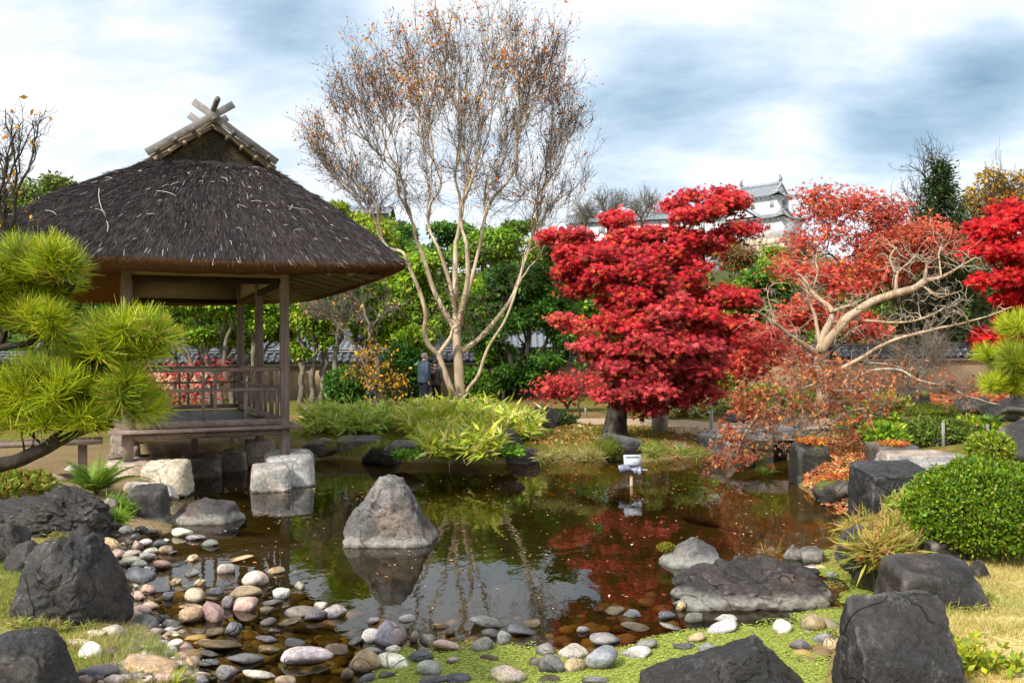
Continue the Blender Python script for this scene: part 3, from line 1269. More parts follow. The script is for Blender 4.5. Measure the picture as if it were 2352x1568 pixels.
def rock_shape(seed, sub_=4, nplanes=14, sharp=14.0, planes=None, rough=.05, dlo=.72, dhi=1.0, ridge=None):
    """unit-ish rock: rounded meeting of random planes, then roughened"""
    key = (seed, sub_, nplanes, sharp, rough)
    if sub_ <= 2 and key in _shape_cache:
        return _shape_cache[key]
    r = np.random.default_rng(seed)
    D, F = ico(sub_)
    if planes is None:
        N = unit(r.normal(size=(nplanes, 3)))
        d = r.uniform(dlo, dhi, nplanes)
    else:
        N = unit(np.array([p[:3] for p in planes], float))
        d = np.array([p[3] for p in planes], float)
    N = np.vstack((N, unit(r.normal(size=(18, 3)))))
    d = np.concatenate((d, np.full(18, 1.22)))
    dot = np.maximum(D @ N.T, 1e-3)
    q = d[None] / dot
    sharp = sharp * 1.9 if sharp >= 8 else sharp
    rad = (np.sum(q ** (-sharp), 1)) ** (-1 / sharp)
    P = D * rad[:, None]
    rdg = 1 - np.abs(fbm(P * np.array((1.6, 1.6, 2.6)) + seed * 1.7, 3, seed + 9)) * 3
    P = P + D * (fbm(P * 1.7 + seed * 3.1, 4, seed) * rough * 1.3 + fbm(P * 7 + seed, 3, seed + 5) * rough * .9 - np.clip(rdg, 0, 1) ** 4 * rough * 1.2)[:, None]
    if sub_ >= 5:
        P = P + D * (fbm(P * 17 + seed, 3, seed + 8) * rough * .45)[:, None]
    if ridge is not None:
        s_ = P @ np.array(ridge[:3]) + .25 * fbm(P * 2, 2, seed + 3)
        saw = np.abs(((s_ * ridge[3]) % 1.0) - .3)
        P = P - D * (np.clip(1 - saw * 3.2, 0, 1) * ridge[4])[:, None]
    if sub_ <= 2:
        _shape_cache[key] = (P, F)
    return P, F


ROCKS = []


def rock(label, x0, x1, ytop, ybase, zb=None, seed=1, c=(.05, .045, .042), mat='rock', kd=.8, planes=None, sub_=4, sharp=14, rough=.05,
         sink=.12, name='boulder', tilt=0, group=None, lift=0.0, hk=1.0, yaw=0.0, cat='rock', ridge=None):
    cxp = (x0 + x1) / 2
    p = gnd(cxp, ybase) if zb is None else on(cxp, ybase, zb)
    w = (x1 - x0) * p[1] / FPX
    dp = w * kd
    Yc = p[1] + dp * .38
    w *= Yc / p[1]
    ztop = at(cxp, ytop, Yc + dp * .06)[2]
    h = max(.04, (ztop - p[2])) * hk
    P, F = rock_shape(seed, sub_, planes=planes, sharp=sharp, rough=rough, ridge=ridge)
    if yaw:
        cs, sn = math.cos(yaw), math.sin(yaw)
        P = np.stack((P[:, 0] * cs - P[:, 1] * sn, P[:, 0] * sn + P[:, 1] * cs, P[:, 2]), 1)
    lo_, hi_ = P.min(0), P.max(0)
    P = (P - lo_) / (hi_ - lo_)
    P[:, 0] = (P[:, 0] - .5) * w
    P[:, 1] = (P[:, 1] - .5) * dp
    P[:, 2] = P[:, 2] * (h + sink) - sink
    X = at(cxp, ybase, Yc)[0]
    m_ = MB()
    m_.add(P, F)
    o = m_.build(name, M[mat], smooth=True)
    o.location = (X, Yc, p[2] + lift)
    o.rotation_euler = (0, tilt, 0)
    kc = .26 if max(c) < .1 else (.50 if max(c) < .3 else 1.0)
    o.color = (c[0] * kc, c[1] * kc, c[2] * kc, 1)
    tag(o, label, cat, group)
    ROCKS.append((o, w, dp, h))
    return o


DK, DK2, GR, GR2, PL_ = (.042, .037, .034), (.065, .055, .050), (.19, .18, .175), (.12, .11, .105), (.46, .43, .38)
CUBE = [(0, -1, .08, .8), (0, 1, 0, .9), (1, .1, .12, .9), (-1, -.1, .1, .9), (0, -.12, 1, .62), (0, 0, -1, .7), (.7, -.7, .1, 1.05)]
# in the water
rock('pyramid shaped grey rock with pale waterline standing alone in the open pond', 783, 1002, 1090, 1256, 0, 31, (.21, .195, .185), 'rock_band', .72,
     [(-.80, -.15, .60, .60), (.86, -.05, .50, .62), (-.12, -.90, .42, .62), (0, .9, .4, .7), (.35, -.75, .5, .66), (0, 0, -1, .5), (-1, 0, -.1, .92), (1, 0, -.1, .92), (.05, -.15, 1, .80), (-.5, -.6, .75, .70)], 6, 16, .06, .12, ridge=(.95, .1, -.1, 1.9, .05))
rock('low grey rock with pale waterline lying in the water before the pavilion', 388, 560, 1144, 1204, 0, 14, (.11, .095, .095), 'rock_band', .6,
     [(-.5, -.2, .8, .62), (.25, -.3, .9, .60), (.9, -.2, .3, .85), (-.9, 0, .2, .95), (0, -.9, .35, .8), (0, .9, .3, .8), (0, 0, -1, .6)], 4, 16, .04, .1)
rock('grey rock with a moss patch on its left shoulder beside the long ridged rock', 1500, 1658, 1236, 1306, 0, 15, (.20, .19, .185), 'rock_band', .75,
     [(-.6, -.2, .75, .6), (.5, -.3, .8, .62), (0, -.85, .5, .72), (0, .9, .3, .8), (0, 0, -1, .6), (1, 0, .1, .9)], 4, 14, .04, .1)
rock('long ridged dark rock with pale waterline lying between pond and duckweed', 1535, 1928, 1278, 1398, 0, 16, (.098, .082, .080), 'rock_band', .52,
     [(-.55, -.35, .7, .66), (.1, -.5, .86, .56), (.45, -.3, .8, .66), (.95, -.2, .2, .88), (0, -.95, .25, .78), (0, .9, .4, .75), (0, 0, -1, .5), (-.95, 0, .1, .95)], 6, 14, .06, .1, ridge=(.9, .2, .35, 3.2, .11))
rock('flat dark slab breaking the surface near the small duckweed pool', 1795, 1845, 1246, 1284, 0, 17, (.055, .05, .052), 'rock_band', .9, None, 4, 18, .05)
rock('wet tilted slab with pale top beside the small duckweed pool', 1838, 1895, 1252, 1290, 0, 18, (.16, .15, .15), 'rock_band', .7, None, 4, 20, .05)
# right foreground
rock('huge black block with a flat grey top at the bottom right', 1920, 2262, 1364, 1690, None, 19, (.045, .040, .040), 'rock', .62,
     [(-.22, -.97, .05, .62), (-.02, -.42, .90, .50), (-.97, -.1, .18, .80), (.86, -.20, .30, .74), (0, .9, .25, .8), (0, 0, -1, .7)], 6, 40, .035, .15)
rock('low black slab with a long pale crest at the bottom edge', 1455, 1885, 1466, 1640, 0, 20, (.050, .044, .042), 'rock', .5,
     [(-.38, -.1, .90, .46), (.1, -.75, .65, .52), (.75, -.2, .6, .78), (-.1, -.95, .2, .75), (0, .9, .4, .8), (0, 0, -1, .5), (-.95, 0, .2, 1.0)], 6, 20, .05, .1)
rock('dark cracked boulder on the lawn behind the huge black block', 2030, 2258, 1282, 1402, None, 21, (.055, .050, .048), 'rock', .7, CUBE[:5] + [(.5, -.5, .6, .75), (0, 0, -1, .6)], 4, 16, .06)
rock('small dark rock tip beside the cracked boulder on the lawn', 2222, 2280, 1284, 1330, None, 22, DK2, 'rock', .8, None, 4, 14, .05)
rock('dark rock under the clipped green dome shrub', 2118, 2216, 1226, 1292, None, 23, DK, 'rock', .8, CUBE, 4, 16, .05)
rock('dark rock with dry fern spilling over it at the pond edge', 1920, 2045, 1205, 1322, None, 24, DK2, 'rock', .8, None, 4, 12, .06)
rock('small wet rock below the dry fern at the duckweed', 1985, 2050, 1285, 1340, None, 25, DK2, 'rock_moss_lo', .9, None, 3, 12, .06)
rock('big dark cube shaped rock with white lichen streaks at the pond edge', 1964, 2142, 1060, 1202, 0, 26, (.042, .040, .042), 'rock', .8, CUBE, 6, 22, .035, .15)
rock('grey rock with red leaves on top behind the cube shaped rock', 1996, 2108, 1014, 1066, None, 27, (.12, .115, .105), 'rock', .8, CUBE, 4, 14, .05)
rock('tall mossy rock under orange leaves right of the stone bridge', 1818, 1905, 1010, 1112, 0, 28, (.05, .055, .04), 'rock_moss_lo', .9, CUBE, 4, 14, .05)
rock('low rock buried in fallen red leaves at the water edge', 1868, 1985, 1098, 1160, 0, 29, (.08, .07, .055), 'rock_moss_lo', .9, None, 4, 12, .05)
rock('dark rock with pale foot left of the stone bridge', 1600, 1690, 984, 1046, 0, 30, (.11, .105, .11), 'rock_band', .8, None, 4, 14, .05)
rock('leaning dark rock with mossy right side on the right bank', 2055, 2135, 890, 955, None, 32, (.06, .055, .055), 'rock_moss_lo', .7, CUBE, 4, 16, .05)
rock('broad boulder with bright moss cap behind the round azalea', 2080, 2215, 932, 1000, None, 33, (.13, .12, .10), 'rock_moss', .8, None, 4, 12, .05)
rock('dark flat boulder at the back of the rocky right bank', 2180, 2300, 912, 962, None, 34, DK2, 'rock', .7, None, 4, 12, .05)
rock('broad dark boulder below the right pine branch', 2270, 2420, 908, 970, None, 35, (.075, .065, .062), 'rock', .7, None, 4, 12, .05)
rock('rounded dark boulder cut off by the right edge of the picture', 2296, 2420, 958, 1075, None, 36, DK2, 'rock', .9, None, 4, 9, .04)
rock('dark stone behind the rope fence on the right', 2130, 2200, 965, 985, None, 37, DK2, 'rock', .8, None, 3, 12, .05)
rock('small dark stone at the foot of the rope fence', 2130, 2190, 1005, 1030, None, 38, DK2, 'rock', .8, None, 3, 12, .05)
rock('low mossy stone lying between bamboo grass and sandy path', 1655, 1735, 945, 972, None, 39, (.14, .13, .12), 'rock_moss_lo', .7, None, 4, 12, .05)
rock('round boulder with a thick moss cushion on its left below the red maple', 1374, 1480, 992, 1060, 0, 40, (.15, .15, .16), 'rock_band', .8, None, 4, 8, .03)
rock('flat mossy stone set in the grassy far bank', 1505, 1578, 1012, 1048, 0, 41, (.14, .14, .12), 'rock_moss_lo', .7, CUBE, 4, 14, .04)
rock('small tan egg shaped stone right of the moss cushion boulder', 1474, 1496, 1030, 1050, 0, 42, (.42, .33, .25), 'rock_pale', .9, None, 3, 5, .02)
# far bank, left to right
rock('mossy bank rock just right of the pavilion', 688, 778, 1006, 1054, 0, 43, (.13, .11, .085), 'rock_moss_lo', .8, None, 4, 12, .05)
rock('broad grey rock with mossy foot on the far bank', 766, 885, 1000, 1050, 0, 44, (.13, .115, .11), 'rock_moss_lo', .7, CUBE, 4, 14, .05)
rock('low mossy rock with ferns on the far bank', 828, 925, 1022, 1064, 0, 45, (.09, .08, .06), 'rock_moss_lo', .8, None, 4, 12, .05)
rock('flat stone on the bank between the two bamboo grass clumps', 880, 975, 1008, 1034, None, 46, (.15, .145, .13), 'rock', .7, None, 4, 12, .04)
rock('wide grey edging stone under the large bamboo grass clump', 1022, 1122, 1026, 1062, 0, 47, (.14, .125, .115), 'rock', .7, CUBE, 4, 16, .04)
rock('dark boulder half hidden in the large bamboo grass clump', 1105, 1205, 985, 1036, None, 48, (.085, .078, .076), 'rock', .8, None, 4, 12, .05)
rock('grey edging stone at the right end of the bamboo grass', 1162, 1245, 1026, 1064, 0, 49, (.14, .125, .115), 'rock', .7, None, 4, 14, .05)
rock('dark upright rock in the fern bed below the small red maple', 1220, 1290, 925, 985, None, 50, DK2, 'rock_moss_lo', .7, None, 4, 14, .06)
# left bank
rock('huge rounded black boulder with grey top on the left lawn', 28, 274, 1226, 1444, None, 51, (.050, .046, .044), 'rock', .85,
     [(-.45, -.55, .7, .80), (.35, -.5, .8, .82), (.9, -.25, .3, .88), (-.9, -.2, .3, .9), (.1, -.98, .1, .86), (0, .9, .3, .9), (0, 0, -1, .7), (-.2, .2, .95, .84)], 6, 10, .06, ridge=(.6, -.2, .75, 1.6, .06))
rock('smooth black boulder cut off by the bottom left corner', -70, 160, 1448, 1620, None, 52, (.050, .046, .044), 'rock', .9,
     [(.35, -.35, .85, .8), (-.2, -.2, .95, .82), (.9, -.1, .4, .9), (0, -.95, .3, .85), (0, .9, .3, .9), (0, 0, -1, .7)], 6, 9, .035)
rock('wide dark brown boulder below the fern at the left edge', -60, 240, 1108, 1232, None, 53, (.055, .045, .038), 'rock', .55,
     [(-.2, -.5, .85, .72), (.55, -.4, .7, .75), (.3, -.9, .2, .8), (-.6, -.8, .1, .85), (0, .9, .3, .9), (0, 0, -1, .6), (.95, -.1, .1, .95)], 6, 11, .07, ridge=(.3, .2, .9, 2.0, .06))
rock('dark rock at the left edge between the two biggest boulders', -40, 68, 1196, 1296, None, 54, DK2, 'rock', .8, None, 4, 12, .06)
rock('pale topped dark rock leaning on the huge rounded boulder', 12, 112, 1238, 1316, None, 55, (.075, .068, .064), 'rock', .8, None, 4, 12, .06)
rock('dark angular stone standing in the water below the white slab', 294, 388, 1112, 1190, None, 56, (.10, .092, .088), 'rock_band', .8, CUBE, 4, 18, .05)
rock('flat white slab at the water edge near the fern', 266, 410, 1104, 1148, None, 57, (.50, .46, .40), 'rock_pale', .7, None, 4, 14, .03)
rock('cream boulder with a rusty stain at the water below the pavilion', 326, 440, 1056, 1122, None, 58, (.50, .44, .33), 'rock_pale', .8, CUBE, 4, 12, .04)
rock('small reddish stone beside the fern roots', 234, 272, 1142, 1182, None, 59, (.13, .10, .085), 'rock', .9, None, 3, 9, .03)
rock('pale flat stone behind the fern on the sandy bank', 140, 215, 1062, 1080, None, 60, (.42, .40, .36), 'rock_pale', .7, None, 3, 14, .03)
rock('pale stone under the pine branch at the left', 40, 150, 1078, 1106, None, 61, (.36, .33, .29), 'rock_pale', .7, None, 3, 14, .03)
# stones that carry the pavilion posts


def post_stone(label, u, v, w, dpt, ztop, c, seed, mat='rock_pale', zbot=-.2, du=0, dv=0, planes=CUBE):
    P, F = rock_shape(seed, 4, planes=planes, sharp=14, rough=.03)
    lo_, hi_ = P.min(0), P.max(0)
    P = ((P - lo_) / (hi_ - lo_) - np.array((.5, .5, 0))) * np.array((w, dpt, ztop - zbot))
    q = pv(u + du, v + dv, zbot)
    m_ = MB()
    m_.add(P, F)
    o = m_.build('post_stone', M[mat], smooth=True)
    o.location = q
    o.rotation_euler = (0, 0, YAW * .6)
    o.color = (*c, 1)
    return tag(o, label, 'rock', 'foundation stones under the pavilion posts')


post_stone('big whitish foundation stone in the water under the front right post', 0, 0, .68, .55, .435, (.48, .46, .43), 71, du=.05, dv=.02)
post_stone('smaller grey foundation stone leaning before the whitish one in the water', 0, 0, .52, .36, .33, (.40, .38, .345), 72, du=-.24, dv=-.40)
post_stone('cream foundation stone under the front left post of the pavilion', -PW, 0, .58, .5, .43, (.42, .35, .28), 73, zbot=0)
post_stone('brown foundation stone under the middle right post', 0, PL / 2, .5, .45, .42, (.24, .19, .15), 74, zbot=0)
post_stone('greenish foundation stone right behind the whitish one', 0, .9, .48, .4, .36, (.32, .33, .27), 75, du=.32, zbot=-.1)
post_stone('shaded foundation stone under the far right post', 0, PL, .45, .45, .42, (.24, .20, .16), 76, zbot=0)
post_stone('shaded foundation stone under the far left post', -PW, PL, .45, .45, .42, (.24, .20, .16), 77, zbot=0)
post_stone('shaded foundation stone under the middle left post', -PW, PL / 2, .45, .45, .42, (.24, .20, .16), 78, zbot=0)
for k, (u, v, s_) in enumerate(((-.9, 1.6, .6), (-1.5, 1.2, .7), (-.4, 2.0, .4), (-1.9, 2.2, .5))):
    post_stone(['broad shaded bank stone deep under the pavilion floor', 'shaded tan bank stone under the pavilion floor left of centre', 'small shaded stone beside the middle right foundation stone',
                'shaded stone under the pavilion left side'][k], u, v, s_, s_ * .7, .30, (.17, .13, .095), 80 + k, 'rock', -.1)

# ---------------------------------------------------------------- cobbles
COB = []


def cob(lst, sx, ox, oy):
    for ln in lst.split(';'):
        q = ln.split()
        if len(q) == 5:
            COB.append((ox + float(q[0]) * sx, oy + float(q[1]) * sx, float(q[2]) * sx, float(q[3]) * sx, q[4]))


cob("735 485 85 45 W;765 505 140 45 D;600 555 90 75 D;690 555 120 60 P;755 550 100 60 W;840 535 80 50 G;730 635 120 90 T;835 605 115 85 P;925 640 85 65 P;"
    "970 625 95 60 W;1010 680 90 50 W;905 580 60 35 D;870 695 140 60 P;985 715 110 60 W;870 745 130 70 W;930 765 100 55 W;900 800 90 35 W;985 800 60 40 W;"
    "950 840 210 80 D;1085 775 110 70 P;1110 670 90 60 T;1075 625 90 50 D;1110 605 70 30 W;1220 555 125 65 W;1310 585 130 45 G;1410 625 110 50 G;1295 725 80 50 T;"
    "1285 825 95 50 G;1515 795 105 80 W;1620 725 195 50 T;1855 810 110 45 T;1730 865 185 110 W;1635 945 215 100 T;1890 965 115 85 W;1445 945 110 50 D;1335 890 95 45 T;"
    "1310 975 150 100 P;1640 1035 165 105 P;1435 1090 165 145 P;1275 1115 155 125 T;1525 1025 85 90 G;1285 1050 170 50 T;1820 1020 140 50 D;1790 1075 95 60 B;"
    "940 1075 130 80 P;1000 1045 120 60 P;970 1175 190 140 D;1145 1165 130 65 D;1080 1130 100 70 D;895 1120 70 55 T;1125 980 95 60 D;990 940 90 75 P;1800 1150 110 60 D;"
    "1940 1145 150 65 B;2005 1080 180 80 G;2120 1105 175 90 D;2245 1080 140 70 G;2145 1045 95 50 W;2020 910 75 50 W;1470 1290 275 115 B;1145 1305 150 65 W;1230 1345 110 35 D;"
    "1790 1265 140 60 D;1800 1325 150 80 B;1645 1390 225 85 D;1400 1425 150 60 D;2050 1370 310 140 W;2250 1325 170 70 B;1520 1485 165 85 G;1735 1510 200 90 W;1915 1545 150 70 T;"
    "2330 1505 75 80 B;750 1220 165 110 W;610 1235 170 60 W;530 1290 180 60 W;600 1355 150 130 W;730 1360 90 60 D;970 1450 380 130 T;1280 1440 110 100 T;640 1490 280 130 D;"
    "940 1545 140 50 W;1080 1530 150 80 W;1330 1535 120 70 G;1400 1365 130 50 D;1565 1195 110 90 D;1330 1210 110 45 B;1840 1210 70 30 D;780 700 90 70 P;760 760 80 70 P;"
    "1160 690 60 30 D;1180 885 80 40 T;1440 1210 120 50 B;1980 1290 150 45 D;930 980 90 60 P;1420 990 110 40 B", .3418, 0, 1033.6)
cob("60 935 145 85 G;70 1160 150 70 B;285 1085 130 95 W;430 1075 215 165 L;560 1095 70 85 G;190 1120 90 40 D;305 1180 140 60 G;425 1165 90 55 W;305 990 70 45 G;515 975 100 40 G;"
    "250 1250 190 150 T;425 1245 205 105 W;595 1210 150 80 D;655 1105 120 60 G;725 1015 100 55 B;785 1065 65 50 B;780 1145 190 75 W;985 1140 145 105 G;1020 995 230 80 G;1035 1065 110 60 D;"
    "1120 1105 110 100 G;1220 1045 180 75 D;1290 1000 130 65 B;1035 1210 115 60 B;795 1240 85 50 W;650 1290 150 100 G;665 1360 170 50 D;830 1345 160 70 D;1150 1330 200 120 W;"
    "1335 1250 120 50 D;1385 1175 115 90 G;1420 1265 150 125 D;1560 1185 175 95 W;1560 1270 120 105 T;1740 1230 205 165 L;1760 1105 190 85 G;1620 1045 80 45 G;1945 1190 190 75 W;"
    "2015 1140 130 70 G;1810 920 135 55 B;1930 945 110 50 D;2140 955 100 60 D;2235 900 60 60 T;2310 970 100 70 G;2175 1030 140 50 G;2250 1155 130 35 D;1700 1360 170 60 G;"
    "1410 1355 150 50 B;145 1325 80 70 B;255 1350 120 60 D;385 1325 125 50 D;1960 1020 190 55 B;830 1105 80 40 B;90 890 90 40 B", .3662, 746.5, 1062.3)
cob("570 820 205 80 W;935 825 120 85 W;1125 800 140 110 T;1165 885 110 65 G;1220 935 80 90 T;1040 930 120 80 D;600 765 120 35 W;1095 487 115 55 W;1225 510 80 35 G;1545 535 90 50 T;"
    "415 885 120 60 T;485 950 100 55 G;360 935 110 35 D", .3896, 1435.5, 1119.7)
TONE = {'W': ((.56, .52, .46), 'pale'), 'T': ((.40, .29, .17), 'tan'), 'P': ((.38, .27, .22), 'pinkish'), 'G': ((.22, .215, .205), 'grey'), 'D': ((.095, .095, .105), 'dark slate'),
        'B': ((.13, .095, .045), 'olive brown'), 'L': ((.24, .225, .27), 'lavender grey')}
cob_me = []
for k in range(10):
    P, F = rock_shape(200 + k, 3, nplanes=8 + k % 5, sharp=(5, 7.5, 9, 5.5, 12, 6, 6.5, 7.9, 16, 10)[k], rough=.02, dlo=.8, dhi=1.0)
    lo_, hi_ = P.min(0), P.max(0)
    P = ((P - lo_) / (hi_ - lo_) - .5) * 2
    P = P * (1 + .03 * fbm(P * 5, 3, k))[:, None]
    m_ = MB()
    m_.add(P, F)
    cob_me.append(m_.mesh('cobble', M['cobble'], True))


def zone(x, y):
    if y > 1440 and x < 470:
        return 'in the grass at the bottom left'
    if x < 385:
        return 'on the shore right of the huge rounded boulder' if y > 1330 else 'on pebble shore above the huge rounded boulder'
    if x < 720 and y < 1330:
        return 'in the water before the low grey rock' if y < 1265 else 'in the shallows below the low grey rock'
    if x < 760:
        return 'in shallow water left of the pyramid rock' if y < 1470 else 'at the bottom left of centre'
    if x < 1120:
        return 'in the near water below the pyramid rock'
    if x < 1400:
        return 'in duckweed at the bottom centre'
    if y < 1395 and x > 1600:
        return 'beside the long ridged rock'
    if x < 1640:
        return 'at the duckweed edge below the long ridged rock'
    return 'in the duckweed near the huge black block'


ORD = ['', 'second ', 'third ', 'fourth ', 'fifth ', 'sixth ', 'seventh ', 'eighth ', 'ninth ', 'tenth ']
keys = {}
for i, (x, y, w, h, tn) in enumerate(COB):
    sz = 'large ' if w > 68 else ('small ' if w < 34 else '')
    shp = 'flat' if w / h > 2.0 else ('round' if w / h < 1.4 else 'oval')
    keys.setdefault((sz + shp + ' ' + TONE[tn][1] + ' cobble', zone(x, y)), []).append((x, i))
labs = {}
for (a, b), lst in keys.items():
    lst.sort()
    for k, (x, i) in enumerate(lst):
        labs[i] = a + ' ' + b + ('' if len(lst) == 1 else ', ' + ('leftmost' if k == 0 else ORD[min(k, 9)] + 'from left'))
for i, (x, y, w, h, tn) in enumerate(COB):
    p = on(x, y + h * .30, 0)
    g_ = gz(p[0], p[1])
    if g_ > .01:
        p = gnd(x, y + h * .30, g_)
    W_ = w * p[1] / FPX
    H_ = h * p[1] / FPX
    ang = math.atan2(CAMZ - p[2], p[1])
    W_ *= 1.12
    hz = max(.55 * H_, min((H_ - W_ * .5 * math.sin(ang)), .85 * W_))
    o = bpy.data.objects.new('cobble', cob_me[(i * 7 + 3) % 10])
    col.objects.link(o)
    flat_ = tn == 'B' and h / w < .6
    o.scale = (W_ / 2, W_ * rng.uniform(.34, .46), hz * (.75 if not flat_ else .6))
    o.location = (p[0], p[1] + W_ * .1, p[2] + (hz * .22 if not flat_ else hz * .02))
    o.rotation_euler = (rng.uniform(-.25, .25), rng.uniform(-.3, .3), rng.uniform(-.9, .9))
    c0 = np.array(TONE[tn][0]) * 1.05 * (1 + .15 * rng.normal()) * (1 + .05 * rng.normal(size=3))
    o.color = (*np.clip(c0, .02, .8), 1)
    tag(o, labs[i], 'cobble', 'cobbles on the shore and in the shallows')
# fine gravel between the shore cobbles
mb = MB()
for k in range(2300):
    x, y = rng.normal(305, 50) + (rng.random() < .45) * rng.uniform(0, 330), rng.uniform(1215, 1568)
    p = on(x, y, .02)
    z = gz(p[0], p[1])
    p = on(x, y, z)
    if z < -.14 or (x < 270 and y < 1440):
        continue
    P, F = rock_shape(400 + k % 12, 1, nplanes=9, sharp=10, rough=.04)
    s_ = .008 + .030 * rng.random() ** 2.0
    mb.add(P * np.array((s_ * 1.3, s_ * 1.1, s_ * .8)) + np.array((p[0], p[1], z + s_ * .2)), F, pick([(.42, .36, .30), (.30, .22, .16), (.50, .46, .40), (.16, .15, .14), (.36, .27, .22), (.10, .10, .105)], 1, .2)[0])
tag(mb.build('shore_gravel', M['litter']), 'small mixed gravel between the cobbles on the left shore', 'gravel', kind='stuff')
# stones lying under water on the pond floor
mb = MB()
for k in range(600):
    x, y = rng.uniform(400, 1900), 1300 + 268 * rng.random() ** .8
    p = on(x, y, -.08)
    if poly_sd(p[None, :2], POND)[0] > -.05:
        continue
    z = gz(p[0], p[1])
    P, F = rock_shape(300 + k % 9, 1, nplanes=9, sharp=6, rough=.02)
    s_ = rng.uniform(.03, .075)
    mb.add(P * np.array((s_ * 1.3, s_ * 1.1, s_ * .7)) + np.array((p[0], p[1], z + s_ * .3)), F, pick([(.34, .22, .09), (.20, .14, .07), (.42, .30, .14), (.26, .22, .16)], 1)[0])
o = mb.build('sunken_stones', M['litter'], smooth=True)
tag(o, 'amber stones lying on the shallow pond floor under the water', 'stones', kind='stuff')

# stone bridge
br = empty('stone_bridge', on(1790, 1010, .3))
tag(br, 'low stone slab bridge over the pond inlet behind the draping maple', 'bridge')
pb = on(1800, 1012, .30)
zb_ = at(1800, 1006, pb[1])[2]
for k, (dx0, dx1, yy, zz0, zz1) in enumerate(((1680, 1860, 0, 0, .17),)):
    A, B = at(dx0, 1000, pb[1]), at(dx1, 1000, pb[1])
    P, F = rock_shape(91, 5, planes=[(0, -1, .02, .8), (0, 1, 0, .8), (1, 0, .1, .9), (-1, 0, .1, .9), (0, -.03, 1, .8), (0, 0, -1, .7)], sharp=40, rough=.012)
    lo_, hi_ = P.min(0), P.max(0)
    zlo, zhi = at(1800, 1012, pb[1])[2], at(1800, 984, pb[1])[2]
    P = (P - lo_) / (hi_ - lo_) * np.array((B[0] - A[0], 1.3, zhi - zlo)) + np.array((A[0], pb[1], zlo))
    m_ = MB()
    m_.add(P, F)
    o = sub(br, 'slab', m_, M['rock'], True)
    o.color = (.11, .105, .105, 1)
for dx in (1700, 1842):
    A = at(dx, 1040, pb[1] + .25)
    P, F = rock_shape(92, 3, planes=CUBE, sharp=16, rough=.04)
    m_ = MB()
    m_.add(P * np.array((.28, .45, .35)) + np.array((A[0], A[1] + .3, .12)), F)
    o = sub(br, 'abutment', m_, M['rock'], True)
    o.color = (.05, .045, .04, 1)
# stepping path of pale slabs on the right bank
for k, (x0, x1, y0, y1, lb) in enumerate(((2050, 2250, 1030, 1046, 'rear pale stone slab of the stepped path by the rope fence'), (2075, 2240, 1046, 1062, 'middle pale stone slab of the stepped path'),
                                          (2100, 2225, 1060, 1078, 'front pale stone slab of the stepped path above the clipped shrub'), (2120, 2220, 1078, 1100, 'nearest pale slab of the stepped path half hidden by the clipped shrub'))):
    zt = .52 - .03 * k
    A, B = on((x0 + x1) / 2, y0, zt), on((x0 + x1) / 2, y1, zt)
    w_ = (x1 - x0) * B[1] / FPX
    P, F = rock_shape(95 + k, 4, planes=[(0, -1, .05, .8), (0, 1, 0, .8), (1, .2, .1, .9), (-1, .1, .1, .9), (0, -.02, 1, .7), (0, 0, -1, .7)], sharp=24, rough=.03)
    lo_, hi_ = P.min(0), P.max(0)
    P = (P - lo_) / (hi_ - lo_)
    P = np.stack(((P[:, 0] - .5) * w_ + B[0], B[1] + P[:, 1] * (A[1] - B[1]) * .97, zt - .2 + P[:, 2] * .2), 1)
    m_ = MB()
    m_.add(P, F)
    o = m_.build('path_slab', M['rock_pale'], smooth=True)
    o.color = (.27, .255, .24, 1)
    tag(o, lb, 'stone slab', 'slabs of the stepped path')

# ================================================================ plants: helpers
def limb(p0, p1, d0=None, n=7, wob=.06, r=None):
    r = r or rng
    p0, p1 = np.asarray(p0, float), np.asarray(p1, float)
    L = np.linalg.norm(p1 - p0)
    c_ = p0 + (unit(d0) * L * .45 if d0 is not None else (p1 - p0) * .45)
    t_ = np.linspace(0, 1, n)[:, None]
    q = (1 - t_) ** 2 * p0 + 2 * t_ * (1 - t_) * c_ + t_ ** 2 * p1
    w_ = r.normal(size=(n, 3)) * wob * L / math.sqrt(n)
    w_[0] = w_[-1] = 0
    return q + w_


def grow(out, p0, d0, tips, rt=.01, ex=.5, frac=(.3, .5), wob=.06, depth=0, r0=None):
    """branch from p0 towards the tips, forking on the way; out gets (points, radii, is_end)"""
    n = len(tips)
    r_here = rt * n ** ex if r0 is None else r0
    if n == 1:
        q = limb(p0, tips[0], d0, 7, wob)
        out.append((q, np.linspace(r_here, rt * .45, len(q)), True))
        return
    mean = tips.mean(0)
    f_ = rng.uniform(*frac) if depth else frac[0] * .8
    node = p0 + (mean - p0) * f_ + rng.normal(size=3) * np.linalg.norm(mean - p0) * .03
    q = limb(p0, node, d0, 6, wob)
    dev = tips - mean
    _, _, vt = np.linalg.svd(dev + rng.normal(size=dev.shape) * .05, full_matrices=False)
    s = dev @ vt[0]
    cut = np.median(s) if n > 2 else 0
    A, B = tips[s <= cut], tips[s > cut]
    if len(A) == 0 or len(B) == 0:
        A, B = tips[:n // 2], tips[n // 2:]
    r1 = rt * max(len(A), len(B)) ** ex
    out.append((q, np.linspace(r_here, max(r1, r_here * .8), len(q)), False))
    d1 = q[-1] - q[-2]
    for S in (A, B):
        grow(out, node, d1, S, rt, ex, frac, wob, depth + 1)


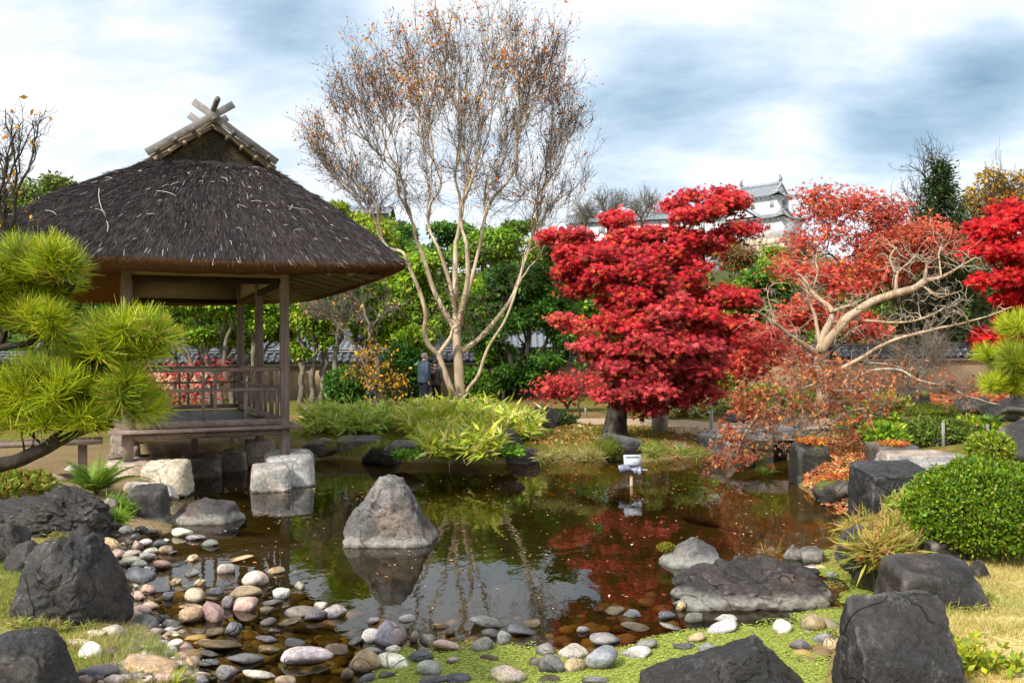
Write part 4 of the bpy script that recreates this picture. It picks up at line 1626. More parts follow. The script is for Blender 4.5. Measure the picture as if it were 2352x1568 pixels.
def twigs(out, n_side, L, r0, spread=.8, up=.3, n_sub=4, part=(.3, 1.0), only_end=True):
    """fine side twigs; returns p0,p1,r0,r1 arrays and the tip points"""
    a0, a1, q0, q1, ends = [], [], [], [], []
    for pts, rad, end in out:
        if only_end and not end:
            continue
        seg = len(pts) - 1
        for _ in range(n_side):
            tt_ = rng.uniform(*part) * seg
            k = min(int(tt_), seg - 1)
            p = pts[k] + (pts[k + 1] - pts[k]) * (tt_ - k)
            d = unit(unit(pts[k + 1] - pts[k]) + spread * rng.normal(size=3) + np.array((0, 0, up)))
            l = L * rng.uniform(.5, 1.2)
            m1 = p + d * l * .5
            d2 = unit(d + .35 * rng.normal(size=3) + np.array((0, 0, up * .5)))
            e_ = m1 + d2 * l * .5
            a0 += [p, m1]
            a1 += [m1, e_]
            q0 += [r0, r0 * .8]
            q1 += [r0 * .8, r0 * .45]
            ends.append(e_)
            for s_ in range(n_sub):
                f_ = rng.uniform(.2, 1)
                b = p + (m1 - p) * f_ * 2 if f_ < .5 else m1 + (e_ - m1) * (f_ - .5) * 2
                d3 = unit(d2 + .9 * rng.normal(size=3) + np.array((0, 0, up)))
                e2 = b + d3 * l * rng.uniform(.25, .5)
                a0.append(b)
                a1.append(e2)
                q0.append(r0 * .6)
                q1.append(r0 * .35)
                ends.append(e2)
    return np.array(a0), np.array(a1), np.array(q0), np.array(q1), np.array(ends)


def limbs_mesh(out, sides=6):
    m_ = MB()
    for pts, rad, _ in out:
        tube(m_, pts, rad, sides if rad[0] > .03 else (4 if sides > 4 else 3), caps=False)
    return m_


def clump(c_, rad, n, up=.35, shell=.5):
    D = rdir(n)
    D[:, 2] = np.where((D[:, 2] < 0) & (rng.random(n) < up), -D[:, 2], D[:, 2])
    q = shell + (1 - shell) * rng.random(n) ** .6
    P = np.asarray(c_) + D * np.asarray(rad) * (q * (1 + .35 * fbm(D * 2.2 + c_[0], 2, 9)))[:, None]
    nr = unit(D * .5 + np.array((0, -.1, .75)) + .45 * rng.normal(size=(n, 3)))
    fw = unit(D * np.array((1, 1, .2)) + np.array((0, 0, -.45)) + .6 * rng.normal(size=(n, 3)))
    return P, fw, nr


GREEN = [(.15, .30, .025), (.21, .38, .03), (.28, .44, .035), (.10, .22, .022)]
DARKG = [(.07, .19, .03), (.10, .24, .035), (.14, .29, .045), (.05, .14, .025)]
YELG = [(.36, .47, .025), (.27, .39, .025), (.48, .52, .04), (.19, .31, .025)]
OLIVE = [(.10, .11, .03), (.15, .15, .04), (.08, .10, .02), (.20, .15, .05)]
YELLOW = [(.55, .33, .02), (.50, .26, .02), (.40, .30, .04), (.30, .22, .05)]
RED = [(.60, .020, .035), (.52, .018, .035), (.64, .035, .045), (.42, .014, .030), (.66, .065, .075), (.58, .10, .03), (.34, .03, .02)]
REDLT = [(.68, .09, .06), (.62, .06, .05), (.72, .17, .09), (.55, .05, .05)]
REDOR = [(.55, .09, .045), (.45, .06, .04), (.60, .16, .06), (.35, .05, .04)]


def px_ell(cx_, cy_, rx, ry, Y, dpt=None):
    c_ = at(cx_, cy_, Y)
    k = Y / FPX
    return c_, np.array((rx * k, dpt if dpt else rx * k * .9, ry * k))


def leafy_tree(name, label, Y, bx, crowns, pal, n_leaf, size, bark='bark_grey', stems=1, tr=.09, shape=LEAF, n_clump=7, jit=.25, group=None, mat='leaf',
               cl=(.35, .6), up=.35, by=None, sparse=False, cat='tree', twig=0, shell=.5):
    b = at(bx, 900, Y)
    b[2] = gz(b[0], Y) - .1
    root = empty(name, b)
    tag(root, label, cat, group)
    cl_all = []
    for (cx_, cy_, rx, ry) in crowns:
        c_, rad = px_ell(cx_, cy_, rx, ry, Y)
        for _ in range(n_clump):
            d = rdir(1)[0]
            q = rng.random() ** .5 * .75
            rr = rad * rng.uniform(*cl)
            cl_all.append((c_ + d * rad * q, rr * np.array((1, 1, .8))))
    tips = np.array([q[0] for q in cl_all])
    out = []
    if stems == 1:
        grow(out, b, (0, 0, 1), tips, tr / len(tips) ** .5, .5, (.45, .6), .08)
    else:
        o_ = np.argsort(tips[:, 0])
        for s_, ch in enumerate(np.array_split(o_, stems)):
            bb = b + np.array(((s_ - (stems - 1) / 2) * .28, rng.uniform(-.2, .2), 0))
            grow(out, bb, (.15 * (s_ - (stems - 1) / 2), 0, 1), tips[ch], tr / max(1, len(ch)) ** .5, .5, (.45, .6), .08)
    lm = limbs_mesh(out, 6 if Y < 30 else 4)
    if twig:
        a0, a1, q0, q1, _e = twigs(out, twig, .9, .008, .8, .25, 3)
        sticks(lm, a0, a1, q0, q1)
    sub(root, 'trunk', lm, M[bark], True)
    mb_ = MB()
    vol = np.array([np.prod(q[1]) ** (2 / 3) for q in cl_all])
    cnt = np.maximum(4, (n_leaf * vol / vol.sum()).astype(int))
    for (c_, rr), k in zip(cl_all, cnt):
        P, fw, nr = clump(c_, rr, k, up, shell)
        tint = 1 + .18 * rng.normal()
        leaves(mb_, P, fw, nr, size * rng.uniform(.7, 1.3, k), np.clip(pick(pal, k, jit) * tint, .004, .9), shape)
    sub(root, 'crown', mb_, M[mat])
    return root


# ================================================================ background trees
GB = 'trees behind the garden wall'
leafy_tree('leafy_tree', 'olive green tree rising behind the left slope of the thatched roof', 31, 60, [(60, 480, 95, 75), (140, 430, 50, 45), (20, 560, 60, 60), (110, 560, 60, 60)], GREEN + OLIVE, 9000, .16, group=GB)
leafy_tree('leafy_tree', 'yellow green tree rising just right of the thatched roof', 33, 830, [(810, 530, 75, 70), (880, 570, 70, 80), (750, 590, 60, 60), (900, 650, 60, 80), (770, 480, 40, 35)], YELG, 12000, .17, group=GB)
leafy_tree('leafy_tree', 'multi stemmed green tree seen through the pavilion', 27.5, 520, [(430, 705, 90, 55), (520, 715, 70, 60), (600, 715, 60, 70), (350, 725, 60, 50), (470, 770, 50, 30)], GREEN + YELG[:1], 10000, .15, stems=4, tr=.11)
leafy_tree('leafy_tree', 'multi stemmed light green tree just right of the pavilion', 27.5, 728, [(700, 715, 60, 55), (770, 680, 70, 60), (820, 640, 60, 50), (690, 650, 60, 40), (740, 770, 50, 35), (690, 800, 40, 30)], GREEN + YELG, 10000, .15, stems=4, tr=.11)
leafy_tree('leafy_tree', 'glossy dark evergreen between the pale bare tree and red maple', 28.5, 1200, [(1240, 670, 85, 100), (1290, 740, 65, 90), (1180, 640, 70, 80), (1150, 750, 55, 60), (1240, 840, 75, 50), (1170, 870, 60, 40), (1330, 800, 45, 60), (1300, 600, 60, 60)],
           DARKG + GREEN[:1], 22000, .16, stems=4, tr=.13, bark='bark_dark', n_clump=8)
leafy_tree('leafy_tree', 'bright green tree behind the pale bare tree trunk', 32, 1010, [(960, 640, 80, 80), (1020, 720, 70, 80), (930, 730, 60, 70), (1000, 840, 60, 50), (1090, 700, 60, 90), (1080, 850, 50, 60), (880, 800, 50, 60)], GREEN + YELG, 18000, .16, stems=2, tr=.12)
leafy_tree('leafy_tree', 'mid green tree below the left end of the castle corridor', 42, 1180, [(1160, 565, 85, 65), (1250, 600, 70, 60), (1080, 590, 60, 60), (1200, 520, 50, 40)], GREEN + YELG[1:2], 11000, .20, group=GB)
leafy_tree('leafy_tree', 'dark rounded treetop behind the pale bare tree', 46, 960, [(950, 560, 80, 50), (1040, 545, 60, 45), (890, 540, 50, 45)], DARKG + GREEN[:1], 9000, .22, group=GB)
leafy_tree('leafy_tree', 'glossy green tree between the red maple and the gnarled tree', 33, 1765, [(1760, 640, 60, 55), (1750, 715, 55, 60), (1790, 760, 55, 60), (1710, 700, 40, 60), (1830, 690, 45, 70)], GREEN + DARKG, 12000, .17, bark='bark_dark', stems=3, tr=.12)
leafy_tree('leafy_tree', 'green tree hidden behind the red maple', 36, 1480, [(1420, 700, 70, 80), (1520, 680, 80, 80), (1600, 720, 70, 80), (1500, 830, 90, 60), (1400, 830, 60, 60), (1640, 830, 60, 50)], DARKG + GREEN, 10000, .2)
leafy_tree('leafy_tree', 'green tree behind the gnarled tree on the right', 36, 2010, [(1960, 720, 70, 60), (2060, 740, 70, 60), (2000, 660, 60, 50), (1900, 740, 50, 50), (2120, 700, 50, 70)], GREEN + OLIVE, 11000, .18, stems=3)
leafy_tree('leafy_tree', 'olive tree left of the bright red maple at the right', 34, 2190, [(2180, 690, 60, 70), (2230, 760, 60, 60), (2130, 780, 50, 50), (2280, 690, 60, 70)], OLIVE + GREEN + YELLOW[2:], 9000, .17, stems=4)
leafy_tree('leafy_tree', 'light green tree filling the gap above the golden shrub', 28.2, 885, [(860, 715, 60, 50), (915, 750, 50, 50), (830, 765, 50, 40), (900, 690, 50, 40)], GREEN + YELG, 9000, .16, stems=2)
leafy_tree('leafy_tree', 'low green tree right of the pale bare tree trunk', 29.0, 1125, [(1110, 780, 50, 50), (1085, 730, 50, 50), (1150, 820, 50, 40), (1120, 690, 50, 40)], GREEN + DARKG[2:3], 8000, .16, stems=3)
leafy_tree('leafy_tree', 'green tree low behind the pavilion railing', 28.6, 430, [(400, 750, 60, 40), (480, 775, 60, 35), (560, 765, 50, 40), (640, 760, 45, 45)], GREEN + YELG, 9000, .15, stems=4)
# hillside below the castle
HB = 'shrubs on the hillside below the castle'
for k, (cx_, cy_, rx, ry, Y_, pal, lb) in enumerate((
        (1600, 640, 70, 45, 62, GREEN + YELG, 'green shrub directly below the castle corridor windows'), (1690, 598, 55, 40, 62, OLIVE + REDOR[:1], 'reddish olive shrub below the castle stone base'),
        (1765, 588, 60, 40, 64, YELG + GREEN, 'light green shrub covering the castle stone base'), (1845, 600, 60, 45, 60, OLIVE + GREEN, 'olive shrub right of the castle base'),
        (1440, 580, 60, 45, 66, OLIVE + YELG, 'olive treetop in front of the castle corridor'), (1540, 590, 60, 40, 64, GREEN, 'green treetop behind the top of the red maple'),
        (1350, 590, 60, 55, 60, GREEN + YELG, 'light green treetop left of the red maple'), (1680, 560, 25, 18, 66, YELLOW[:2], 'small yellow shrub below the castle windows'),
        (1950, 640, 60, 50, 58, GREEN + OLIVE, 'green treetop behind the sparse red maple'), (2060, 620, 70, 60, 58, OLIVE + DARKG, 'dull olive treetop behind the conifer'),
        (2200, 600, 70, 70, 56, OLIVE + YELLOW[2:], 'brown green treetop below the yellow tree'), (2330, 600, 70, 70, 56, OLIVE + GREEN, 'olive treetop behind the bright red maple'),
        (700, 640, 70, 60, 56, GREEN, 'green treetop under the right eave of the pavilion'), (560, 640, 80, 70, 56, GREEN + DARKG, 'green treetop behind the thatched roof'),
        (200, 560, 80, 60, 56, GREEN + OLIVE, 'green treetop hidden behind the left roof slope'), (1250, 560, 50, 40, 64, DARKG + GREEN, 'dark green treetop left of the castle corridor'))):
    leafy_tree('hillside_tree', lb, Y_, cx_, [(cx_, cy_, rx, ry), (cx_ - rx * .4, cy_ + ry * 1.5, rx, ry), (cx_ + rx * .4, cy_ + ry * 2.6, rx * 1.1, ry * 1.2)], pal, 5200, .26, group=HB, n_clump=7, cl=(.3, .5))

# close row of trees between wall and hill
sky_x = [250, 650, 750, 850, 950, 1050, 1150, 1250, 1350, 1450, 1560, 1650, 1760, 1850, 1950, 2050, 2150, 2250, 2360]
sky_y = [560, 545, 480, 490, 525, 540, 505, 510, 575, 610, 620, 610, 585, 575, 545, 540, 520, 500, 490]
row_x = list(range(-30, 2390, 92))
RORD = 'first second third fourth fifth sixth seventh eighth ninth tenth eleventh twelfth thirteenth fourteenth fifteenth sixteenth seventeenth eighteenth nineteenth twentieth'.split()
RORD += ['twenty ' + q for q in RORD[:9]]
for k, x_ in enumerate(row_x):
    yt = float(np.interp(x_, sky_x, sky_y)) + rng.uniform(0, 30)
    pal = [GREEN, YELG, GREEN + YELG, DARKG + GREEN, GREEN + OLIVE][int(rng.integers(0, 5))] if x_ < 1900 else [GREEN + OLIVE, OLIVE + YELLOW[2:], OLIVE + GREEN][k % 3]
    leafy_tree('row_tree', 'leafy tree in the dense row behind the wall, ' + RORD[k] + ' from the left', 39 + 5 * rng.random(), x_, [(x_, yt + 50, 62, 55), (x_ + 20, yt + 140, 70, 70), (x_ - 25, yt + 120, 55, 60), (x_, yt + 230, 75, 70)], pal, 5200, .22,
               group='dense row of trees behind the wall', n_clump=7, cl=(.35, .55))

# conifer and yellow tree on the right skyline
root = empty('conifer', at(2150, 800, 31))
tag(root, 'narrow dark green conifer rising above the pink red maple', 'tree')
mb = MB()
bt, tp = at(2150, 860, 31), at(2160, 375, 31)
tube(mb, [bt, (bt + tp) / 2, tp], [.12, .07, .01], 6)
sub(root, 'trunk', mb, M['bark_dark'])
mb = MB()
for k in range(170):
    f_ = rng.uniform(.12, .99)
    p = bt + (tp - bt) * f_
    az = rng.uniform(0, 6.28)
    L = (1.02 - f_) * 2.1 * rng.uniform(.6, 1.1) + .12
    d = np.array((math.cos(az), math.sin(az), .35))
    n_ = int(26 + 55 * L)
    q = rng.random(n_) ** .7
    P = p + d * (q * L)[:, None] + rng.normal(size=(n_, 3)) * .07 * (1 + q)[:, None]
    leaves(mb, P, unit(d * .6 + rng.normal(size=(n_, 3)) * .6 + np.array((0, 0, -.2))), rdir(n_) + np.array((0, 0, .8)), rng.uniform(.14, .28, n_), pick([(.035, .07, .025), (.05, .10, .03), (.10, .13, .03), (.02, .05, .02)], n_, .25), LEAFN)
sub(root, 'crown', mb, M['leaf'])
leafy_tree('yellow_tree', 'golden yellow feathery tree on the right skyline', 37, 2270, [(2250, 470, 50, 55), (2300, 430, 50, 50), (2340, 500, 60, 60), (2250, 540, 50, 40), (2380, 420, 50, 60)], YELLOW, 5500, .18, twig=5, cl=(.4, .7))


def bare_tree(name, label, Y, bx, tips_px, n, rt, bark, L, n_side=7, n_sub=4, tw=.006, depth=1.2, buds=None, cat='tree', leaf=None, by=900, up=.3):
    b = at(bx, by, Y)
    if by >= 880:
        b[2] = gz(b[0], Y) - .1
    root_ = empty(name, b)
    tag(root_, label, cat)
    tips = []
    for _ in range(n):
        cx_, cy_, rx, ry = tips_px[rng.integers(0, len(tips_px))]
        a, q = rng.uniform(0, 6.28), rng.random() ** .5
        tips.append(at(cx_ + rx * q * math.cos(a), cy_ + ry * q * math.sin(a), Y + rng.uniform(-depth, depth)))
    out = []
    grow(out, b, (0, 0, 1), np.array(tips), rt, .5, (.35, .5), .08)
    m_ = limbs_mesh(out)
    a0, a1, q0, q1, ends = twigs(out, n_side, L, tw, .6, up, n_sub, only_end=False)
    sticks(m_, a0, a1, q0, q1)
    sub(root_, 'trunk', m_, M[bark])
    if leaf:
        pal, cnt, size, shape = leaf
        k = rng.integers(0, len(ends), cnt)
        m2 = MB()
        leaves(m2, ends[k] + rng.normal(size=(cnt, 3)) * L * .12, rdir(cnt) + np.array((0, 0, -.4)), rdir(cnt) + np.array((0, -.3, .6)), size * rng.uniform(.6, 1.3, cnt), pick(pal, cnt, .2), shape)
        sub(root_, 'leaves', m2, M['maple_leaf'])
    return root_


bare_tree('bare_tree', 'tall bare grey tree reaching highest on the right skyline', 33, 2130, [(2120, 420, 60, 60), (2150, 370, 40, 40), (2080, 470, 50, 50)], 22, .016, 'bark_dark', .9, 5, 3, .010)
bare_tree('bare_tree', 'bare twiggy tree between conifer and yellow tree', 34, 2240, [(2240, 450, 60, 60), (2320, 420, 50, 60), (2200, 520, 40, 40)], 22, .016, 'bark_dark', .9, 5, 3, .010)
bare_tree('bare_tree', 'bare grey tree standing behind the gnarled tree limbs', 31, 2130, [(2100, 650, 70, 60), (2190, 640, 60, 60), (2150, 740, 80, 50)], 26, .017, 'bark_grey', .8, 6, 3, .008)
bare_tree('bare_tree', 'low bare tree with slender grey stems before the right wall', 24, 2120, [(2060, 780, 70, 50), (2180, 770, 70, 50), (2130, 820, 80, 40)], 26, .013, 'bark_grey', .7, 6, 3, .006)
for k, (x_, y_, rx, lb) in enumerate(((1400, 465, 38, 'round bare tree left of centre on the castle skyline'), (1480, 470, 45, 'wide bare tree on the castle skyline nearest the maple top'), (1345, 495, 28, 'small bare tree at the left end of the castle skyline'))):
    bare_tree('distant_tree', lb, 130, x_, [(x_, y_, rx, 22)], 26, .06, 'bark_grey', 2.0, 5, 3, .03, depth=3, by=560)
bare_tree('edge_tree', 'bare budded branch with a few orange leaves at the left edge', 9.0, -60, [(20, 250, 50, 40), (70, 290, 40, 25), (10, 330, 40, 30), (0, 430, 40, 50), (20, 500, 40, 50)], 22, .009, 'bark_dark', .22, 6, 3, .0035,
          depth=.6, leaf=([(.62, .33, .03), (.60, .22, .03)], 60, .075, LEAF), by=820)

# ================================================================ pale bare crape myrtle
CY = 26.0
root = empty('crape_myrtle', gnd(1059, 938))
tag(root, 'tall pale trunked crape myrtle with bare fan of branches and few orange leaves', 'tree')


def pxl(pts, Y, offs=0.0, spread=0.0):
    n = len(pts)
    return np.array([at(x, y, Y + offs + spread * k / max(1, n - 1)) for k, (x, y) in enumerate(pts)])


def smooth_path(P, m_=5):
    P = np.asarray(P, float)
    k = np.arange(len(P))
    tt_ = np.linspace(0, len(P) - 1, (len(P) - 1) * m_ + 1)
    q = np.stack([np.interp(tt_, k, P[:, j]) for j in range(3)], 1)
    for _ in range(m_):
        q[1:-1] = (q[:-2] + 2 * q[1:-1] + q[2:]) / 4
    return q


kpx = CY / FPX
mains = [([(1060, 945), (1056, 900), (1054, 852), (1050, 800), (1048, 750)], 13, 9.5, 0, 0),
         ([(1048, 752), (1046, 700), (1045, 640), (1046, 574)], 8.5, 5.5, 0, .3),
         ([(1050, 770), (1060, 715), (1068, 678), (1076, 640), (1073, 574)], 7.5, 5, .0, -.8),
         ([(1050, 925), (1030, 880), (1020, 850), (1007, 814)], 7.5, 6.5, -.1, -.2),
         ([(1007, 814), (982, 792), (973, 758), (981, 724), (962, 662), (945, 626), (932, 590)], 6, 3.6, -.3, -.8),
         ([(1007, 814), (1024, 790), (1036, 774), (1040, 756)], 5, 3.8, -.3, -.1),
         ([(1047, 762), (1030, 730), (1012, 700), (993, 660), (979, 610), (966, 574)], 7, 4.5, 0, .8),
         ([(1060, 806), (1101, 780), (1146, 726), (1181, 678), (1202, 609)], 6.2, 3.5, 0, .6),
         ([(1064, 920), (1076, 890), (1101, 863), (1112, 818), (1129, 783), (1160, 740), (1178, 690)], 4.6, 2.6, .1, -.9),
         ([(1046, 715), (1036, 660), (1022, 612), (1008, 574)], 5.4, 3.8, 0, -.5), ([(1062, 705), (1078, 660), (1090, 615), (1099, 574)], 5.2, 3.6, -.3, .4)]
lm = MB()
ends_ = []
for pts, r0, r1, of, spd in mains:
    q = smooth_path(pxl(pts, CY, of, spd))
    tube(lm, q, np.linspace(r0, r1, len(q)) * kpx, 12, caps=False)
    ends_.append((q[-1], unit(q[-1] - q[-4]), r1 * kpx))
starts = [ends_[i] for i in (1, 2, 4, 6, 7, 8, 9, 10)]
envelope = np.array([(660, 280), (735, 225), (745, 150), (830, 70), (960, 30), (1000, 0), (1100, -8), (1230, 8), (1310, 60), (1335, 180), (1392, 290), (1392, 400), (1335, 470), (1210, 510), (900, 510), (760, 450), (705, 390)], float)
tips = []
cen = np.array((1045., 420.))
while len(tips) < 300:
    p2 = np.array((rng.uniform(655, 1395), rng.uniform(-10, 500)))
    if poly_sd(p2[None], envelope)[0] > -6:
        continue
    d_ = np.linalg.norm((p2 - cen) / np.array((340, 420)))
    if rng.random() > .35 + .6 * d_ ** 1.5:
        continue
    tips.append((p2, rng.uniform(-1, 1) * 2.6 * math.sqrt(max(.1, 1.1 - d_ ** 2))))
T3 = np.array([at(q[0][0], q[0][1], CY + q[1]) for q in tips])
S3 = np.array([s[0] for s in starts])
own = []
for (p2, dy), t3 in zip(tips, T3):
    ang = math.atan2(p2[0] - 1045, 640 - p2[1])
    sa = [math.atan2(s[0][0] - at(1045, 574, CY)[0], 3.5) for s in starts]
    sp = np.array([-.42, 1e9, 1e9, 1e9, 1e9, 1e9])
    tgt = np.array([-.02, .13, -.85, -.40, .60, .90, -.18, .32])
    own.append(int(np.argmin(abs(tgt - ang) +   .28 * rng.random(8))))
out = []
for k, s in enumerate(starts):
    tk = T3[np.array(own) == k]
    if len(tk):
        grow(out, s[0], s[1], tk, max(.0075, s[2] / max(1, len(tk)) ** .55), .55, (.17, .30), .04, 0, s[2])
for pts, rad, _ in out:
    tube(lm, pts, np.maximum(rad, .008), 6 if rad[0] > .03 else 4, caps=False)
sub(root, 'trunk', lm, M['bark_myrtle'], True)
tm = MB()
a0, a1, q0, q1, en = twigs(out, 9, .8, .0058, .45, .40, 5, (.2, 1.0))
sticks(tm, a0, a1, q0, q1)
b0_, b1_, b2_, b3_, en2 = twigs([q for q in out if not q[2]], 3, .8, .005, .5, .4, 4, (.1, 1), only_end=False)
sticks(tm, b0_, b1_, b2_, b3_)
# slender wandering shoots around the lower trunk
for k in range(34):
    q = limb(at(rng.uniform(985, 1190), rng.uniform(640, 800), CY - .3), at(rng.uniform(940, 1260), rng.uniform(600, 800), CY - .6 + rng.uniform(-.5, .5)), rdir(1)[0], 8, .25)
    tube(tm, q, np.linspace(.012, .004, len(q)), 4, caps=False)
sub(root, 'twigs', tm, mat_bark('bark_twig', (.025, .018, .018), (.065, .048, .042), (.13, .10, .085), 8))
sm = MB()
DD, FF = ico(1)
sel = en[rng.integers(0, len(en), 3200)]
sel = sel + rng.normal(size=sel.shape) * .05
v_ = (sel[:, None] + DD[None] * (rng.uniform(.011, .02, len(sel)))[:, None, None]).reshape(-1, 3)
sm.add(v_, (np.arange(len(sel))[:, None, None] * len(DD) + FF[None]).reshape(-1, 3), (.022, .016, .016))
tag(sub(root, 'seed_heads', sm, M['litter']), kind='stuff')
fm = MB()
zmin, zmax = en[:, 2].min(), en[:, 2].max()
w_ = np.clip(1.1 - abs((en[:, 2] - zmin) / (zmax - zmin) - .75) * 2.2, .08, 1) * (vnoise(en * .8, 44) * .5 + .55) ** 2
w_ /= w_.sum()
k = rng.choice(len(en), 3400, p=w_)
leaves(fm, en[k] + rng.normal(size=(3400, 3)) * .06, rdir(3400) + np.array((0, 0, -.4)), rdir(3400), rng.uniform(.06, .145, 3400), pick([(.80, .26, .03), (.72, .16, .03), (.80, .36, .05), (.55, .28, .06)], 3400, .2), LEAF)
sub(root, 'leaves', fm, M['maple_leaf'])

# ================================================================ the red maple
MY = gnd(1410, 1000)[1]


def maple(name, label, Y, base_px, pads, pal, n_leaf, size, trunk_r, trunk_px=None, shape=MAPLE, under=None, group=None, bark='bark_dark', fill=1.0, up=.75, dusk=None, loose=.03):
    b = at(base_px[0], 900, Y)
    b[2] = gz(b[0], Y) - .08
    root_ = empty(name, b)
    tag(root_, label, 'tree', group)
    cl_ = []
    for (cx_, cy_, rx, ry, dy) in pads:
        c_, rad = px_ell(cx_, cy_, rx, ry, Y + dy)
        n_ = max(3, int(rx * ry / 330 * fill))
        for _ in range(n_):
            a, q = rng.uniform(0, 6.28), rng.random() ** .5
            off = np.array((math.cos(a) * q, math.sin(a) * q * .9, rng.uniform(-.75, .75) * (1 - q * q) ** .5)) * rad
            s_ = rng.uniform(.12, .25) * (Y / 17)
            cl_.append((c_ + off, np.array((s_ * 1.2, s_ * 1.2, s_ * .75))))
    tips_ = np.array([q[0] - np.array((0, 0, .06)) for q in cl_])
    out_ = []
    lm_ = MB()
    if trunk_px:
        q = smooth_path(pxl(trunk_px, b[1]))
        q[0] = b
        tube(lm_, q, np.linspace(trunk_r * 1.5, trunk_r * .75, len(q)) * (1 + .3 * np.exp(-np.arange(len(q)) / 2.5)), 12, caps=False)
        st, sdir, r0 = q[-1], unit(q[-1] - q[-4]), trunk_r * .75
    else:
        st, sdir, r0 = b, np.array((0, 0, 1.)), trunk_r
    sel_ = rng.permutation(len(tips_))[:110]
    grow(out_, st, sdir, tips_[sel_], r0 / len(sel_) ** .5, .5, (.3, .45), .10, 0, r0)
    for pts, rad, _ in out_:
        tube(lm_, pts, rad, 6 if rad[0] > .03 else 4, caps=False)
    sub(root_, 'trunk', lm_, M[bark], True)
    m_ = MB()
    per = max(3, int(n_leaf / len(cl_)))
    for (c_, rr) in cl_:
        P, fw, nr = clump(c_, rr, per, up, .45)
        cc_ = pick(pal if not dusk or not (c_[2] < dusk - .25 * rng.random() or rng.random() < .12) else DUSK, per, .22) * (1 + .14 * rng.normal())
        if under is not None:  # shade of the dense tiers put into lower leaf colour, besides green-brown inner leaves
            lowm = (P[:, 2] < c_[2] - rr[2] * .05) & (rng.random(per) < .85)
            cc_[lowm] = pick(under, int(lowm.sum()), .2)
        nr = unit(nr + np.array((-.1, -.45, .1)))
        P = P + rng.normal(size=P.shape) * np.array((1, 1, .6)) * loose * Y / 17
        leaves(m_, P, fw + np.array((0, 0, -.25)), nr, size * rng.uniform(.65, 1.25, per), np.clip(cc_, .004, .9), shape)
    sub(root_, 'crown', m_, M['maple_leaf'])
    return root_


pads = [(1615, 468, 85, 28, .5), (1590, 490, 60, 25, 0), (1680, 455, 45, 18, .6), (1690, 545, 45, 22, .5), (1650, 560, 40, 20, .3), (1405, 505, 38, 16, .6), (1300, 540, 45, 35, .5), (1330, 575, 60, 30, .3), (1370, 605, 60, 30, 0),
        (1440, 565, 45, 30, .3), (1420, 550, 30, 20, .4), (1520, 550, 70, 35, .3), (1590, 580, 70, 40, 0), (1480, 600, 70, 35, -.2), (1440, 640, 80, 40, -.4), (1540, 630, 100, 50, -.3), (1500, 680, 90, 40, -.6),
        (1610, 680, 60, 40, .1), (1660, 690, 55, 35, .2), (1690, 680, 30, 30, .2), (1400, 690, 45, 40, -.2), (1560, 730, 90, 35, -.6), (1420, 735, 55, 35, -.5), (1480, 750, 80, 35, -.9), (1650, 740, 60, 35, -.1),
        (1410, 800, 55, 40, -.7), (1500, 800, 90, 40, -1.0), (1590, 790, 80, 40, -.7), (1640, 810, 65, 40, -.3), (1440, 850, 70, 30, -.9), (1540, 850, 90, 35, -1.0), (1620, 860, 70, 35, -.6), (1420, 905, 45, 25, -.8),
        (1500, 900, 90, 30, -1.0), (1580, 910, 60, 25, -.8), (1370, 830, 35, 25, -.5), (1340, 660, 35, 25, .2), (1320, 620, 30, 18, .3), (1470, 935, 45, 18, -.8), (1540, 860, 70, 40, .3)]
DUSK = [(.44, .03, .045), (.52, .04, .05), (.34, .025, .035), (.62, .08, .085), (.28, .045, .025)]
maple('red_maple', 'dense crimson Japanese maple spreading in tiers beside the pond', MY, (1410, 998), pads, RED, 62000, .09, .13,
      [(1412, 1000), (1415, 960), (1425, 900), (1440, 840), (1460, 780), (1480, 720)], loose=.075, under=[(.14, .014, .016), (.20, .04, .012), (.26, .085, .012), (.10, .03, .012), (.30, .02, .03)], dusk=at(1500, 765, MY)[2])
maple('red_shrub', 'small bright red maple twig cluster left of the crimson maple', 20.5, (1330, 968), [(1290, 735, 16, 12, 0), (1315, 750, 16, 10, 0), (1330, 760, 12, 8, 0)], REDLT, 900, .08, .025)
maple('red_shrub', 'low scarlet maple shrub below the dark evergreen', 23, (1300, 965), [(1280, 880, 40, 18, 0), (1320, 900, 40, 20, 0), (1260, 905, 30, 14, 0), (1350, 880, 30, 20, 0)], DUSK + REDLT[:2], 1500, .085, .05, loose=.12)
maple('red_maple', 'light red young maple right of the crimson maple', 19.5, (1690, 960), [(1720, 790, 45, 25, 0), (1760, 800, 35, 25, 0), (1700, 830, 55, 25, 0), (1740, 850, 35, 18, 0), (1680, 780, 35, 25, .3), (1700, 750, 30, 18, .4), (1780, 770, 22, 16, .3)], REDLT, 5500, .09, .05, loose=.10)
maple('red_maple', 'bright scarlet maple cut off by the right edge', 15.5, (2360, 960), [(2290, 530, 55, 35, 0), (2340, 510, 50, 30, 0), (2270, 580, 45, 30, -.2), (2330, 580, 60, 40, -.3), (2290, 640, 60, 35, -.2), (2350, 640, 50, 40, -.2), (2380, 560, 50, 60, 0),
       (2300, 690, 45, 20, 0), (2360, 710, 50, 35, 0), (2320, 750, 35, 20, .1), (2265, 795, 40, 16, 0), (2300, 780, 40, 18, 0), (2380, 760, 40, 40, 0), (2350, 480, 40, 25, .2)], [(.55, .008, .016), (.62, .015, .02), (.42, .006, .016), (.66, .05, .03)], 15000, .085, .11, loose=.08)
